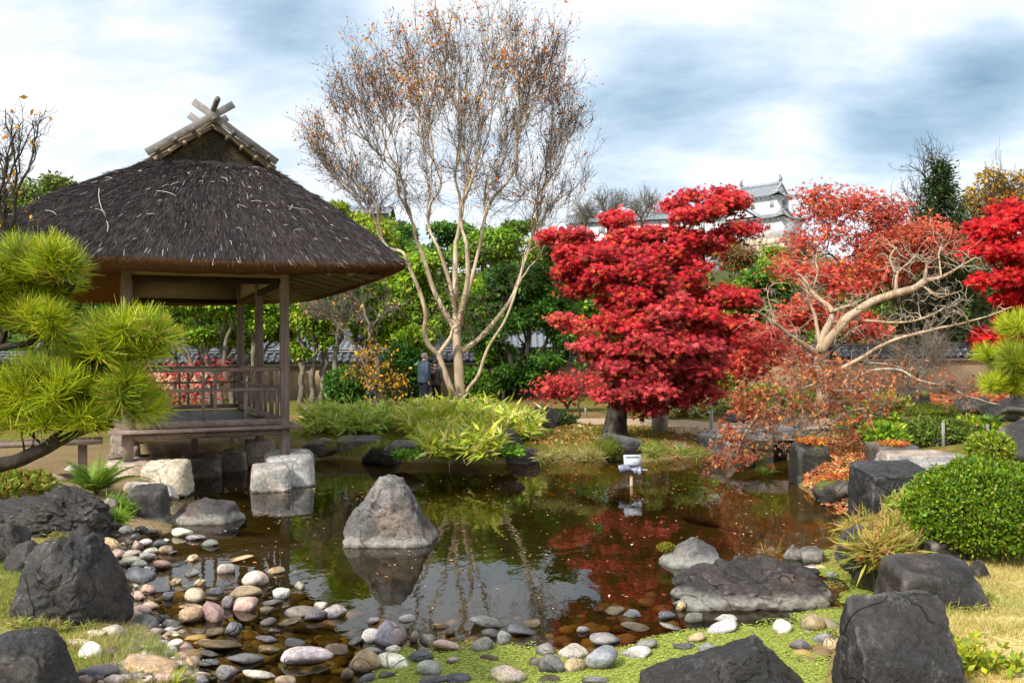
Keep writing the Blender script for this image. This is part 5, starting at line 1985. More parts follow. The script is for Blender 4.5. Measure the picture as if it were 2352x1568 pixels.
maple('red_maple', 'sparse brick red maple with dark forking branches right of the castle', 27, (1915, 950), [(1880, 500, 40, 28, 0), (1940, 470, 50, 28, 0), (2000, 490, 45, 28, 0), (1850, 560, 40, 22, 0), (1920, 545, 40, 20, 0), (1990, 560, 45, 22, 0), (2040, 520, 35, 25, 0),
       (1830, 610, 40, 15, 0), (1900, 620, 40, 14, 0), (1870, 460, 25, 15, 0), (1970, 620, 40, 14, 0)], REDOR, 6500, .10, .07, [(1915, 950), (1912, 850), (1905, 760), (1915, 680), (1925, 640)], shape=MAPLE3, fill=1.2, loose=.16)
maple('red_maple', 'pinkish red maple between the sparse maple and the conifer', 29, (2080, 940), [(2060, 560, 45, 35, 0), (2110, 540, 45, 30, 0), (2150, 560, 40, 30, 0), (2080, 600, 60, 25, 0), (2040, 610, 40, 22, 0), (2000, 640, 50, 22, 0)], [(.60, .12, .07), (.55, .08, .05), (.50, .16, .08)], 6500, .11, .1, shape=MAPLE3, loose=.16)
maple('red_maple', 'red maple foliage glowing behind the gnarled tree trunk', 25, (1850, 940), [(1850, 740, 45, 22, 0), (1890, 700, 40, 16, 0), (1960, 740, 50, 18, 0), (2000, 760, 30, 12, 0), (1820, 720, 25, 16, 0), (1800, 820, 35, 18, 0), (1850, 630, 40, 18, 0), (1930, 660, 40, 16, 0)], REDLT + REDOR, 5200, .10, .06, loose=.14)
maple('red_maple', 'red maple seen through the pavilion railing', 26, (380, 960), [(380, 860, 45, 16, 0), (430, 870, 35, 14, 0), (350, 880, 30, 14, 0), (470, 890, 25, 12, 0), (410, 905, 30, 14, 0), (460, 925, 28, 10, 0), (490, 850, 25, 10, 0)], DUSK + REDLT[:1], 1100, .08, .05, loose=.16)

# ================================================================ gnarled tree and draping maple on the right bank
def add_twigs(m_, path, n, L, r0, wob=.5, up=.1, seg=4, kids=2):
    """crooked side shoots along a path; returns their end points"""
    ends = []
    for _ in range(n):
        k = rng.integers(1, len(path))
        p = path[k]
        d = unit(rng.normal(size=3) + np.array((0, 0, up)))
        l = L * rng.uniform(.4, 1.2)
        pts = [p]
        for s in range(seg):
            d = unit(d + wob * rng.normal(size=3) + np.array((0, 0, up * .4)))
            pts.append(pts[-1] + d * l / seg)
        pts = np.array(pts)
        tube(m_, pts, np.linspace(r0, r0 * .35, len(pts)), 4, caps=False)
        ends.append(pts[-1])
        for _k in range(kids):
            q = pts[rng.integers(1, len(pts))]
            e_ = q + unit(d + 1.2 * rng.normal(size=3)) * l * .35
            sticks(m_, q[None], e_[None], r0 * .4, r0 * .2)
            ends.append(e_)
    return ends


def c8(pts):
    return [(1665.2 + x * .3845, 258.4 + y * .3845) for x, y in pts]


GYR = 15.5
kg = GYR / FPX
root = empty('gnarled_tree', gnd(1885, 955))
tag(root, 'gnarled leafless tree with thick smooth tan limbs sprawling over the right bank', 'tree')
gn = [([(590, 1800), (575, 1640), (560, 1500), (570, 1420)], 19, 16, .2, 0), ([(570, 1430), (640, 1330), (700, 1260), (760, 1210), (870, 1120), (1010, 1080), (1130, 1055), (1190, 1005)], 15, 8.5, 0, -.5),
      ([(1190, 1005), (1290, 990), (1380, 940), (1490, 875)], 6.5, 1.6, -.5, -.4), ([(1190, 1010), (1215, 910), (1180, 860), (1130, 850)], 5, 1.6, -.5, -.2), ([(1020, 1078), (1020, 960), (1060, 930), (1145, 845)], 6, 2, -.3, .2),
      ([(1020, 960), (990, 900), (980, 860), (1020, 800)], 3, 1, -.3, .3), ([(1290, 990), (1270, 850), (1290, 790)], 3, 1.2, -.8, .3), ([(1190, 1040), (1270, 1110), (1330, 1090), (1420, 1060)], 3, 1, -.5, -.4),
      ([(560, 1430), (600, 1290), (650, 1190), (560, 1110), (520, 1060), (480, 1000), (430, 960)], 11, 2.5, 0, .6), ([(520, 1060), (560, 950), (540, 880), (560, 820)], 3.2, 1, .4, .2), ([(650, 1190), (720, 1160), (780, 1150)], 6, 4, .2, .2),
      ([(545, 1440), (480, 1390), (400, 1340), (340, 1290), (270, 1240), (215, 1200), (170, 1180)], 9, 2, 0, -.6), ([(340, 1290), (290, 1250), (280, 1170), (250, 1080), (275, 1030)], 4.5, 1.2, -.3, 0), ([(560, 1380), (545, 1220), (500, 1130), (490, 1050), (440, 990)], 6.5, 1.6, .1, .4),
      ([(720, 1240), (850, 1230), (1000, 1260), (1130, 1250), (1250, 1200), (1330, 1150)], 4.5, 1.3, -.1, -.5), ([(600, 1560), (760, 1500), (950, 1380), (1100, 1320), (1300, 1290), (1450, 1250), (1600, 1210), (1720, 1165)], 7, 1.2, 0, -.8),
      ([(1450, 1250), (1420, 1170), (1340, 1190)], 2, .8, -.6, 0), ([(700, 1290), (760, 1300), (820, 1260)], 3, 1.5, 0, -.2)]
lm = MB()
tw_ = MB()
for pts, r0, r1, of, spd in gn:
    q = smooth_path(pxl(c8(pts), GYR, of, spd), 5)
    q = q + fbm(q * 2.2, 2, 61)[:, None] * rdir(1) * .06
    rr = np.linspace(r0, r1, len(q)) * kg * .78 * (1 + .25 * fbm(q * 5, 3, 62))
    tube(lm, q, rr, 10, caps=True)
    add_twigs(tw_, q[3:], int(4 + .55 * len(q)), .5, .008, .6, .15, 5, 3)
sub(root, 'trunk', lm, M['bark_gnarl'], True)
sub(root, 'twigs', tw_, M['bark_pale'])


def c2(pts):
    return [(1837.4 + x * .2563, 775.2 + y * .2563) for x, y in pts]


DY = 12.8
kd_ = DY / FPX
root = empty('laceleaf_maple', gnd(1998, 1030))
tag(root, 'weeping laceleaf maple with pale twisted branches and russet leaves over the bridge', 'tree')
dm = [([(600, 1000), (655, 900), (650, 830), (610, 740), (580, 650), (480, 570)], 9, 5.5, .2, 0), ([(480, 570), (380, 560), (250, 600), (120, 610), (0, 580), (-160, 560), (-330, 520)], 5, 2, .2, -.5), ([(580, 650), (620, 560), (520, 480), (460, 470), (300, 480), (130, 420), (60, 330)], 4.5, 1.8, .2, .2),
      ([(130, 420), (-40, 470), (-200, 560), (-330, 680), (-420, 820)], 3.2, 1.3, .1, -.6), ([(500, 470), (620, 440), (740, 440)], 4, 2.2, .2, .1), ([(480, 500), (490, 340), (680, 285), (900, 290), (1050, 360), (1200, 410), (1400, 470), (1560, 545), (1800, 590)], 4, 1.2, .2, -.7),
      ([(600, 225), (760, 230), (900, 270), (1000, 285)], 2.4, 1.2, .6, -.2), ([(1200, 405), (1300, 430), (1440, 430)], 1.8, .8, -.3, 0), ([(400, 560), (350, 600), (345, 640)], 2, 1, 0, 0), ([(0, 290), (60, 370), (130, 420)], 2.6, 2, .2, .1), ([(610, 740), (700, 620), (740, 610)], 3, 1.6, .1, -.2),
      ([(-330, 680), (-420, 740), (-520, 900), (-560, 1020)], 1.8, .8, -.4, -.4), ([(-200, 560), (-180, 700), (-260, 840), (-230, 960)], 1.8, .8, -.3, -.4), ([(0, 590), (40, 700), (-60, 800)], 1.6, .8, -.2, -.4), ([(450, 480), (380, 400), (440, 330), (300, 280), (150, 250), (0, 240), (-150, 180)], 3, 1, .4, .3),
      ([(560, 640), (420, 660), (300, 740), (200, 860), (80, 930)], 2.4, .9, 0, -.6)]
lm = MB()
tw_ = MB()
en_ = []
for pts, r0, r1, of, spd in dm:
    q = smooth_path(pxl(c2(pts), DY, of, spd), 5)
    q = q + fbm(q * 4, 2, 63)[:, None] * rdir(1) * .08
    tube(lm, q, np.linspace(r0, r1, len(q)) * kd_ * (1 + .15 * fbm(q * 6, 2, 64)), 8)
    en_ += add_twigs(tw_, q[4:], int(8 + 1.1 * len(q)), .36, .005, .6, -.05, 5, 4)
sub(root, 'trunk', lm, M['bark_pale'], True)
# dome of fine twigs, hanging down the left side
dome = [(1720, 920, 60, 40), (1800, 860, 90, 40), (1880, 850, 90, 50), (1960, 870, 80, 40), (1830, 920, 110, 45), (1930, 940, 90, 40), (1680, 1000, 50, 35), (1700, 1040, 50, 30), (1660, 1060, 35, 18), (2000, 900, 60, 40), (1745, 950, 55, 30), (1940, 990, 50, 30)]
lf = MB()
for (cx_, cy_, rx, ry) in dome:
    c_, rad = px_ell(cx_, cy_, rx, ry, DY - .3, .5)
    n_ = int(rx * ry / 42)
    P = c_ + rdir(n_) * rad * (rng.random((n_, 1)) ** .45)
    d = unit(np.array((-.5, -.2, -.5)) + rng.normal(size=(n_, 3)) * .9)
    L = rng.uniform(.06, .2, n_)[:, None]
    sticks(tw_, P, P + d * L, .0028, .0014)
    n2 = int(n_ * (8.0 if cx_ < 1790 and cy_ > 900 else 2.6))
    k = rng.integers(0, n_, n2)
    P2 = P[k] + d[k] * L[k] * rng.random((n2, 1)) + rng.normal(size=(n2, 3)) * .02
    leaves(lf, P2, unit(d[k] + rng.normal(size=(n2, 3)) * .6 + np.array((0, 0, -.4))), rdir(n2) + np.array((0, -.3, .5)), rng.uniform(.03, .06, n2),
           pick([(.42, .10, .045), (.52, .17, .07), (.32, .07, .035), (.60, .26, .09)], n2, .22), MAPLE3)
en_ = np.array(en_)
k = rng.integers(0, len(en_), 1600)
leaves(lf, en_[k] + rng.normal(size=(1600, 3)) * .04, rdir(1600) + np.array((0, 0, -.6)), rdir(1600), rng.uniform(.03, .055, 1600), pick([(.30, .10, .06), (.42, .20, .10), (.50, .16, .04)], 1600, .2), MAPLE3)
sub(root, 'twigs', tw_, M['bark_grey'])
sub(root, 'leaves', lf, M['maple_leaf'])

# dark leaning branch tree with few orange leaves, and the yellow leaved shrub
bare_tree('persimmon_tree', 'small dark branched tree with scattered orange leaves above the yellow shrub', 25.2, 868, [(760, 650, 60, 40), (840, 640, 60, 50), (900, 700, 50, 40), (780, 720, 50, 30), (720, 690, 30, 30)], 36, .014, 'bark_grey', .5, 6, 4, .006, depth=.8,
          leaf=([(.70, .36, .10), (.66, .28, .08)], 170, .12, LEAF))
bare_tree('yellow_shrub', 'golden leaved shrub standing left of the two visitors', 24.6, 868, [(850, 830, 45, 30), (880, 860, 45, 40), (830, 870, 40, 30), (890, 910, 40, 30), (860, 800, 40, 20)], 34, .009, 'bark_dark', .35, 5, 3, .005, depth=.5,
          leaf=([(.62, .36, .02), (.70, .44, .05), (.55, .28, .03)], 620, .11, LEAF), cat='shrub')


def shrub(name, label, cx_, cy_, rx, ry, Y, pal, n, size, shape=LEAF, dpt=None, core=(.02, .035, .008), flat=.0, mat='leaf', lump=.12, base=None, cat='shrub', jit=.25, upk=.9):
    """clipped or loose bush: leaves over a domed core with stems"""
    c_, rad = px_ell(cx_, cy_, rx, ry, Y, dpt)
    root_ = empty(name, (c_[0], c_[1], c_[2] - rad[2]))
    tag(root_, label, cat)
    m_ = MB()
    D, F = ico(3)
    D2 = D * (1 + 1.2 * lump * fbm(D * 3 + cx_, 3, 5))[:, None]
    m_.add(c_ + D2 * rad * .78, F, core)
    sub(root_, 'core', m_, M['litter'], True)
    m_ = MB()
    for k in range(12):
        a = rng.uniform(0, 6.28)
        p0 = c_ + np.array((.2 * math.cos(a) * rad[0], .2 * math.sin(a) * rad[1], -rad[2] * 1.05))
        tube(m_, limb(p0, c_ + np.array((math.cos(a) * rad[0] * .7, math.sin(a) * rad[1] * .7, rad[2] * .3)), (0, 0, 1)), .02 * rad[2], 4)
    sub(root_, 'stems', m_, M['bark_dark'])
    m_ = MB()
    Q = rdir(n)
    Q[:, 2] = np.where((Q[:, 2] < -.8), -Q[:, 2], Q[:, 2])
    q = 1 + lump * fbm(Q * 3 + cx_, 3, 5) * 1.3 + rng.uniform(-.16, .06, n) + .05 * fbm(Q * 14, 2, 8) + .10 * (rng.random(n) < .03)
    P = c_ + Q * rad * q[:, None]
    nr = unit(Q * .8 + .6 * rng.normal(size=(n, 3)) + np.array((0, 0, .25)))
    fw = unit(Q * upk + .8 * rng.normal(size=(n, 3)) + np.array((0, 0, .5 * (1 - flat))))
    leaves(m_, P, fw, nr, size * rng.uniform(.6, 1.3, n), pick(pal, n, jit), shape)
    sub(root_, 'foliage', m_, M[mat])
    return root_


shrub('clipped_shrub', 'dense bright green clipped dome shrub at the right edge', 2270, 1172, 170, 105, 6.3, [(.13, .24, .012), (.18, .30, .015), (.09, .18, .012), (.28, .36, .03)], 24000, .030, LEAF, .42, lump=.13, jit=.32)
shrub('azalea_bush', 'round azalea bush behind the rope fence post', 2140, 998, 90, 36, 12.6, [(.14, .20, .03), (.20, .27, .04), (.09, .14, .02)], 6500, .05, LEAF, .45)
shrub('azalea_bush', 'small yellow green azalea above the clipped dome shrub', 2275, 1030, 45, 32, 8.6, [(.26, .34, .03), (.34, .40, .05), (.18, .26, .02)], 2600, .045, LEAF, .2)
shrub('low_azalea', 'low azalea with white blossoms at the left edge', 30, 1112, 80, 26, 6.6, [(.22, .30, .03), (.30, .36, .05), (.16, .22, .03), (.35, .16, .05)], 3600, .035, LEAF, .3)
shrub('nandina_bush', 'feathery green bush just left of the two visitors', 928, 862, 42, 62, 26.2, [(.05, .14, .02), (.08, .20, .03), (.035, .10, .02)], 4200, .20, LEAFN, .6, lump=.25)
shrub('green_bush', 'dark green bush below the multi stemmed tree near the pavilion', 790, 890, 42, 40, 27.5, DARKG + GREEN[:1], 2600, .15, LEAF, .6, lump=.25)
shrub('green_bush', 'green bush right behind the pale bare tree trunk', 1090, 900, 50, 45, 28, GREEN + DARKG, 2600, .15, LEAF, .6, lump=.25)
shrub('green_bush', 'light green broad leaved bush above the two visitors', 950, 790, 40, 30, 27.2, GREEN + YELG, 1500, .20, LEAF, .5, lump=.3)
shrub('fern_bed', 'dark fern and moss bed around the upright dark rock', 1260, 968, 60, 22, 19.0, [(.05, .10, .02), (.08, .14, .02), (.03, .07, .015)], 2600, .10, LEAFN, .4, lump=.3, cat='ferns')
shrub('green_bush', 'green bush before the wall right of the red maple', 1640, 870, 50, 40, 24, GREEN + YELG, 2200, .14, LEAF, .5, lump=.3)
shrub('moss_cushion', 'thick bright green moss cushion growing on the round boulder', 1403, 1028, 36, 31, on(1427, 1060)[1] + .02, [(.16, .19, .012), (.22, .25, .02), (.10, .13, .01)], 2600, .018, LEAF, .16, core=(.07, .09, .008), lump=.06, cat='moss')
shrub('moss_cushion', 'bright moss mound on the broad boulder of the right bank', 2140, 945, 60, 16, on(2140, 1000, .5)[1] + .25, [(.16, .19, .012), (.22, .25, .02), (.10, .13, .01)], 2600, .025, LEAF, .3, core=(.07, .09, .008), lump=.1, cat='moss')
shrub('moss_tuft', 'little yellow green moss tuft on the grey rock in the water', 1530, 1256, 20, 9, 7.35, [(.20, .20, .015), (.28, .26, .02)], 600, .014, LEAF, .06, core=(.09, .09, .01), cat='moss')
for k, (x_, y_, rx, ry, Y_, lb) in enumerate(((1760, 920, 50, 30, 16, 'green undergrowth below the weeping maple left side'), (1990, 960, 60, 30, 14.5, 'green undergrowth behind the weeping maple trunk'), (1880, 930, 60, 30, 16.5, 'yellow green undergrowth behind the weeping maple'),
                                             (2230, 985, 50, 20, 13.5, 'fresh green ground plants behind the rope'), (2030, 1000, 40, 22, 12.4, 'pale green plants right of the weeping maple trunk'))):
    shrub('undergrowth', lb, x_, y_, rx, ry, Y_, GREEN + YELG, 1700, .09, LEAF, .4, lump=.35, cat='plants', core=(.05, .07, .02))
shrub('yellow_sprig', 'sprig of bright yellow leaves behind the weeping maple', 2040, 925, 42, 24, 13.6, [(.62, .52, .03), (.50, .46, .04), (.40, .42, .05)], 260, .07, LEAF, .3, core=(.2, .18, .05), lump=.4, cat='leaves')

# near bottom right leafy plant
root = empty('leafy_plant', on(2230, 1640, .25))
tag(root, 'yellow green leafy sprouts in the bottom right corner', 'plant')
sm_, lf = MB(), MB()
for k in range(95):
    x_ = rng.uniform(2065, 2352)
    b = at(x_, 1640, 4.15 + rng.uniform(-.15, .15))
    topy = 1450 + abs(x_ - 2205) * .42 + rng.uniform(0, 90)
    e_ = at(x_ + rng.uniform(-25, 25), topy, 4.15 + rng.uniform(-.2, .2))
    q = limb(b, e_, (0, 0, 1), 8, .05)
    tube(sm_, q, .0022, 4, (.20, .22, .03))
    for j in range(1, 8):
        for s_ in range(4):
            d = unit(rng.normal(size=3) * np.array((1, 1, .3)) + np.array((0, 0, .7)))
            leaves(lf, (q[j] + rng.normal(size=3) * .004)[None], d[None], (rdir(1) + np.array((0, -.4, .5))), rng.uniform(.030, .056), pick([(.46, .52, .03), (.30, .38, .025), (.52, .48, .04), (.20, .28, .02)], 1, .2), LEAF)
sub(root, 'stems', sm_, M['litter'])
sub(root, 'foliage', lf, M['leaf'])


# ---------------------------------------------------------------- ferns
def fern(label, bx, by, lpx, n, pal, zb=None, name='fern', Y=None, flatk=1.0, cat='fern', az=(0, 6.28)):
    b = gnd(bx, by) if Y is None else at(bx, by, Y)
    if zb is not None:
        b = on(bx, by, zb)
    L0 = lpx * b[1] / FPX
    root_ = empty(name, b)
    tag(root_, label, cat)
    for k in range(n):
        a = az[0] + (az[1] - az[0]) * (k + rng.random() * .6) / n
        L = L0 * rng.uniform(.75, 1.15)
        h_ = np.array((math.cos(a), math.sin(a), 0))
        s_ = np.linspace(0, 1, 15)
        lean = rng.uniform(.45, .95) * flatk
        q = b + h_ * (L * lean * s_ ** 1.3)[:, None] + np.array((0, 0, 1.0)) * (L * (.95 - .35 * lean) * s_ - L * .45 * lean * s_ ** 2.6)[:, None]
        m_ = MB()
        cfr = pick(pal, 1, .15)[0]
        tube(m_, q, np.linspace(.004, .0012, 15) * (L / .35), 4, cfr * .7)
        tg = unit(np.gradient(q, axis=0))
        sd = unit(np.cross(tg, np.array((0, 0, 1.0)) + .01))
        up_ = np.cross(sd, tg)
        t2 = np.linspace(.12, .99, 24)
        qi = np.stack([np.interp(t2, s_, q[:, j]) for j in range(3)], 1)
        ti_ = np.stack([np.interp(t2, s_, tg[:, j]) for j in range(3)], 1)
        si_ = np.stack([np.interp(t2, s_, sd[:, j]) for j in range(3)], 1)
        ui_ = np.stack([np.interp(t2, s_, up_[:, j]) for j in range(3)], 1)
        sz = L * .19 * np.sin(math.pi * (.10 + .9 * (1 - t2)) * .62) * np.clip((1.02 - t2) * 3, .15, 1)
        for sg in (-1, 1):
            leaves(m_, qi, si_ * sg + ti_ * .35 - ui_ * .15, ui_, sz, np.repeat(cfr[None], 24, 0) * rng.uniform(.85, 1.15, (24, 1)), (LEAFN[0] * np.array((1, .62, 1)), LEAFN[1]))
        sub(root_, 'frond', m_, M['leaf'])
    return root_


FG = [(.14, .26, .03), (.20, .32, .04), (.10, .20, .025)]
FY = [(.34, .42, .04), (.42, .46, .05)]
FD = [(.42, .24, .08), (.34, .20, .07), (.30, .27, .05)]
fern('arching green fern growing above the white slab on the left bank', 222, 1135, 150, 17, FG, cat='fern')
fern('single bright fern frond at the bottom left water edge', 325, 1500, 62, 3, FY, az=(-.2, 1.0))
fern('pale fern frond over the tan cobble at the bottom', 400, 1572, 70, 3, FY, az=(-.2, 2.2))
fern('dry orange and green fern hanging over the pond edge rock', 2000, 1270, 125, 15, FD + FG[:1], Y=6.9, flatk=1.15)
fern('green fern behind the dry orange fern', 2070, 1225, 90, 8, FG, Y=7.0)
fern('bright fern frond behind the cube shaped rock', 2090, 1108, 60, 6, FG + FY, Y=9.6)
fern('small fern before the grey rock with red leaves', 2030, 1078, 48, 5, FY + FG, Y=10.4)
fern('small fern under the stone bridge end', 1760, 1096, 55, 6, FG, Y=12.4)
fern('bright fern on the leaf covered rock at the water', 1960, 1112, 48, 4, FY, Y=9.9)
fern('tall fern beside the moss mound on the right bank', 2180, 962, 55, 6, FG, Y=12.9)
fern('green fern at the right back of the rocky bank', 2280, 975, 60, 7, FG, Y=13.2)
fern('fern on the low mossy rock of the far bank', 872, 1035, 50, 8, FY + FG)
fern('small fern beside the low mossy far bank rock', 900, 1025, 34, 5, FG)
fern('dark fern under the pavilion floor', 520, 1050, 50, 7, [(.05, .10, .02)], zb=.1)

# ---------------------------------------------------------------- bamboo grass and grass


def grass_clump(name, label, spots, pal, n, L, w, Y=None, cat='bamboo grass', stem=True):
    """leafy canes in mounds; spots are (px,py of foot, half width px, height px)"""
    m_, st = MB(), MB()
    b0_ = gnd(spots[0][0], spots[0][1])
    root_ = empty(name, b0_)
    tag(root_, label, cat)
    T = (LEAFN[0] * np.array((1, w, 1)), LEAFN[1])
    for (x_, y_, hw, hp) in spots:
        for _ in range(n // len(spots) // 9):
            b = gnd(x_ + hw * rng.uniform(-1, 1), y_ + rng.uniform(-.5, .5) * hp * .35)
            H = hp * b[1] / FPX * rng.uniform(.45, 1.05)
            d = unit(rng.normal(size=3) * np.array((.45, .45, 0)) + np.array((0, -.12, 1)))
            e_ = b + d * H
            sticks(st, b[None], e_[None], .004, .002, (.25, .25, .06))
            k = 9
            f_ = rng.uniform(.35, 1, k)[:, None]
            P = b + (e_ - b) * f_
            fw = unit(rng.normal(size=(k, 3)) * np.array((1, 1, .6)) + np.array((0, -.1, .35)))
            leaves(m_, P, fw, unit(rng.normal(size=(k, 3)) * .9 + np.array((0, -.6, .7))), L * rng.uniform(.6, 1.25, k), pick(pal, k, .2), T)
    tag(sub(root_, 'canes', st, M['grass']), kind='stuff')
    sub(root_, 'blades', m_, M['grass'])


BG_ = [(.62, .68, .08), (.72, .72, .16), (.48, .58, .06), (.80, .76, .34), (.34, .46, .05)]
grass_clump('bamboo_grass', 'large yellow green bamboo grass clump at the foot of the pale bare tree', [(1000, 1000, 60, 85), (1080, 1010, 80, 98), (1170, 1005, 50, 72), (1060, 1045, 80, 75), (970, 985, 40, 60)], BG_, 11000, .23, .65)
grass_clump('bamboo_grass', 'green bamboo grass clump between the pavilion and the visitors', [(790, 992, 70, 72), (850, 988, 45, 62), (740, 985, 30, 45)], [(.42, .58, .10), (.54, .64, .14), (.30, .44, .06), (.66, .66, .24)], 5000, .22, .7)
grass_clump('bamboo_grass', 'small dark bamboo grass behind the large clump', [(900, 960, 40, 30), (1100, 955, 60, 25)], [(.14, .24, .04), (.22, .30, .05)], 1200, .2, .8)
grass_clump('striped_bamboo_grass', 'white striped bamboo grass beside the sandy path right of the maple', [(1590, 955, 50, 45), (1660, 930, 50, 45), (1710, 950, 40, 40), (1640, 960, 60, 25)], [(.55, .58, .26), (.38, .46, .12), (.65, .64, .36), (.20, .30, .06)], 2200, .24, 1.3)
grass_clump('dry_grass', 'dry straw grass fringe on the far bank left of the moss boulder', [(1300, 1058, 65, 24), (1350, 1060, 25, 20)], [(.45, .33, .17), (.36, .30, .10), (.30, .34, .07)], 1900, .13, .35, cat='grass')
grass_clump('bank_grass', 'green grass fringe right of the moss boulder', [(1500, 1050, 12, 22), (1590, 1050, 30, 26), (1500, 1035, 25, 18)], [(.22, .30, .05), (.34, .34, .09)], 900, .12, .35, cat='grass')
grass_clump('leafy_weed', 'fresh green weeds on the far bank waterline', [(935, 1055, 28, 26), (1175, 1048, 25, 24)], [(.14, .32, .03), (.22, .42, .05)], 900, .07, 2.2, cat='plant')
grass_clump('bank_grass', 'bright green grass tuft beside the dark angular stone', [(275, 1180, 22, 40), (265, 1205, 18, 25)], [(.18, .32, .04), (.26, .40, .06)], 900, .13, .3, cat='grass')
grass_clump('dry_fern', 'heap of dry straw coloured fern over the dark pond edge rock', [(2000, 1255, 40, 75), (2040, 1290, 35, 70), (1985, 1300, 30, 60), (2060, 1250, 40, 60)], [(.55, .36, .14), (.48, .30, .10), (.40, .38, .08), (.30, .34, .06)], 3000, .16, .35, cat='fern')
grass_clump('bank_plants', 'green and yellow plants on the slope between cube rock and clipped shrub', [(2080, 1180, 40, 45), (2120, 1160, 40, 40), (2150, 1120, 30, 30)], [(.22, .36, .05), (.34, .44, .06), (.46, .42, .10)], 1400, .10, 1.2, cat='plants')
for (sp, lb) in (([(80, 1440, 60, 26), (180, 1448, 70, 24), (262, 1425, 20, 28)], 'grass tufts at the foot of the huge rounded black boulder'), ([(2060, 1402, 50, 18), (2180, 1404, 70, 18), (2262, 1380, 16, 20)], 'dry grass tufts at the foot of the cracked boulder'),
                 ([(110, 1270, 25, 26), (150, 1240, 30, 22)], 'grass tuft between the two largest left boulders')):
    grass_clump('grass_tuft', lb, sp, [(.30, .38, .06), (.44, .42, .12), (.55, .46, .20)], 1100, .05, .3, cat='grass')
grass_clump('dry_grass', 'dry rusty grass sprouting behind the long ridged rock', [(1770, 1298, 22, 40)], [(.50, .26, .10), (.42, .32, .10)], 300, .10, .3, cat='grass')


def lawn(name, label, poly_px, n, pal, h, w=.004, zj=0):
    """short blades over a patch of ground"""
    poly = np.array([gnd(*q)[:2] for q in poly_px])
    lo_, hi_ = poly.min(0), poly.max(0)
    P = rng.uniform(lo_, hi_, (n * 3, 2))
    P = P[(poly_sd(P, poly) < 0)]
    P = P[poly_sd(P, POND) > .04][:n]
    dn_ = fbm(np.column_stack((P * 2.3, P[:, 0] * 0)), 3, 31)
    P = P[dn_ > -.42 + .2 * rng.random(len(P))]
    k = len(P)
    B = np.column_stack((P, ground_h(P[:, 0], P[:, 1]) - .004))
    d = unit(rng.normal(size=(k, 3)) * np.array((.6, .6, 0)) + np.array((0, 0, 1)))
    m_ = MB()
    sh = (np.array([(0, -.5, 0), (0, .5, 0), (1, .0, -.15)], float), np.array([(0, 1, 2)]))
    hh_ = h * rng.uniform(.5, 1.3, k)
    T = (sh[0] * np.array((1, w / h * 2, 1)), sh[1])
    cn = pick(pal, k, .2)
    big = fbm(np.column_stack((P * 1.2, P[:, 0] * 0)), 2, 33)[:, None]
    cn = np.clip(cn * (1 + .35 * big * np.array((1.0, .2, .2))), .01, .9)
    leaves(m_, B, d, rdir(k) * np.array((1, 1, .2)), hh_, cn, T)
    o_ = m_.build(name, M['grass'])
    return tag(o_, label, 'grass', kind='stuff')


lawn('lawn_grass', 'short green and straw coloured grass around the black boulders at the left', [(-40, 1290), (60, 1290), (200, 1280), (280, 1290), (300, 1400), (420, 1480), (520, 1640), (-60, 1660)], 42000, [(.26, .36, .05), (.36, .40, .09), (.46, .38, .18), (.18, .28, .04)], .030, .0024)
lawn('lawn_grass', 'dry yellow lawn on the right foreground', [(2010, 1300), (2200, 1280), (2420, 1260), (2420, 1660), (1860, 1660), (1930, 1450)], 36000, [(.62, .50, .20), (.55, .46, .16), (.42, .42, .10), (.68, .58, .30)], .035, .0026)
lawn('bank_moss', 'moss and short grass on the far bank with fallen leaves', [(690, 1005), (760, 1040), (1000, 1050), (1250, 1050), (1380, 1046), (1600, 1040), (1690, 1020), (1600, 985), (1350, 975), (1240, 975), (900, 965), (700, 985)], 26000, [(.20, .22, .02), (.28, .26, .03), (.16, .17, .02), (.34, .22, .06)], .05, .006)
lawn('shore_grass', 'wispy dry grass along the left shoreline cobbles', [(230, 1400), (330, 1400), (430, 1480), (480, 1568), (300, 1600), (150, 1480)], 7000, [(.48, .40, .20), (.38, .40, .10)], .06, .0024)


# fallen leaves
def scatter(name, label, poly_px, n, pal, size, z=None, cat='fallen leaves', shape=LEAF, off=.012):
    poly = np.array([(gnd(*q) if z is None else on(*q, z))[:2] for q in poly_px])
    lo_, hi_ = poly.min(0), poly.max(0)
    P = rng.uniform(lo_, hi_, (n * 3, 2))
    P = P[poly_sd(P, poly) < 0]
    if z is not None:
        P = P[poly_sd(P, POND) < -.05]
    P = P[:n]
    k = len(P)
    zz_ = (ground_h(P[:, 0], P[:, 1]) + off) if z is None else np.full(k, z + .003)
    m_ = MB()
    nr = unit(rng.normal(size=(k, 3)) * (.45 if z is None else .05) + np.array((0, 0, 1)))
    fw = rdir(k) * np.array((1, 1, .1))
    leaves(m_, np.column_stack((P, zz_)), fw, nr, size * rng.uniform(.5, 1.3, k), pick(pal, k, .2), shape)
    return tag(m_.build(name, M['litter']), label, cat, kind='stuff')


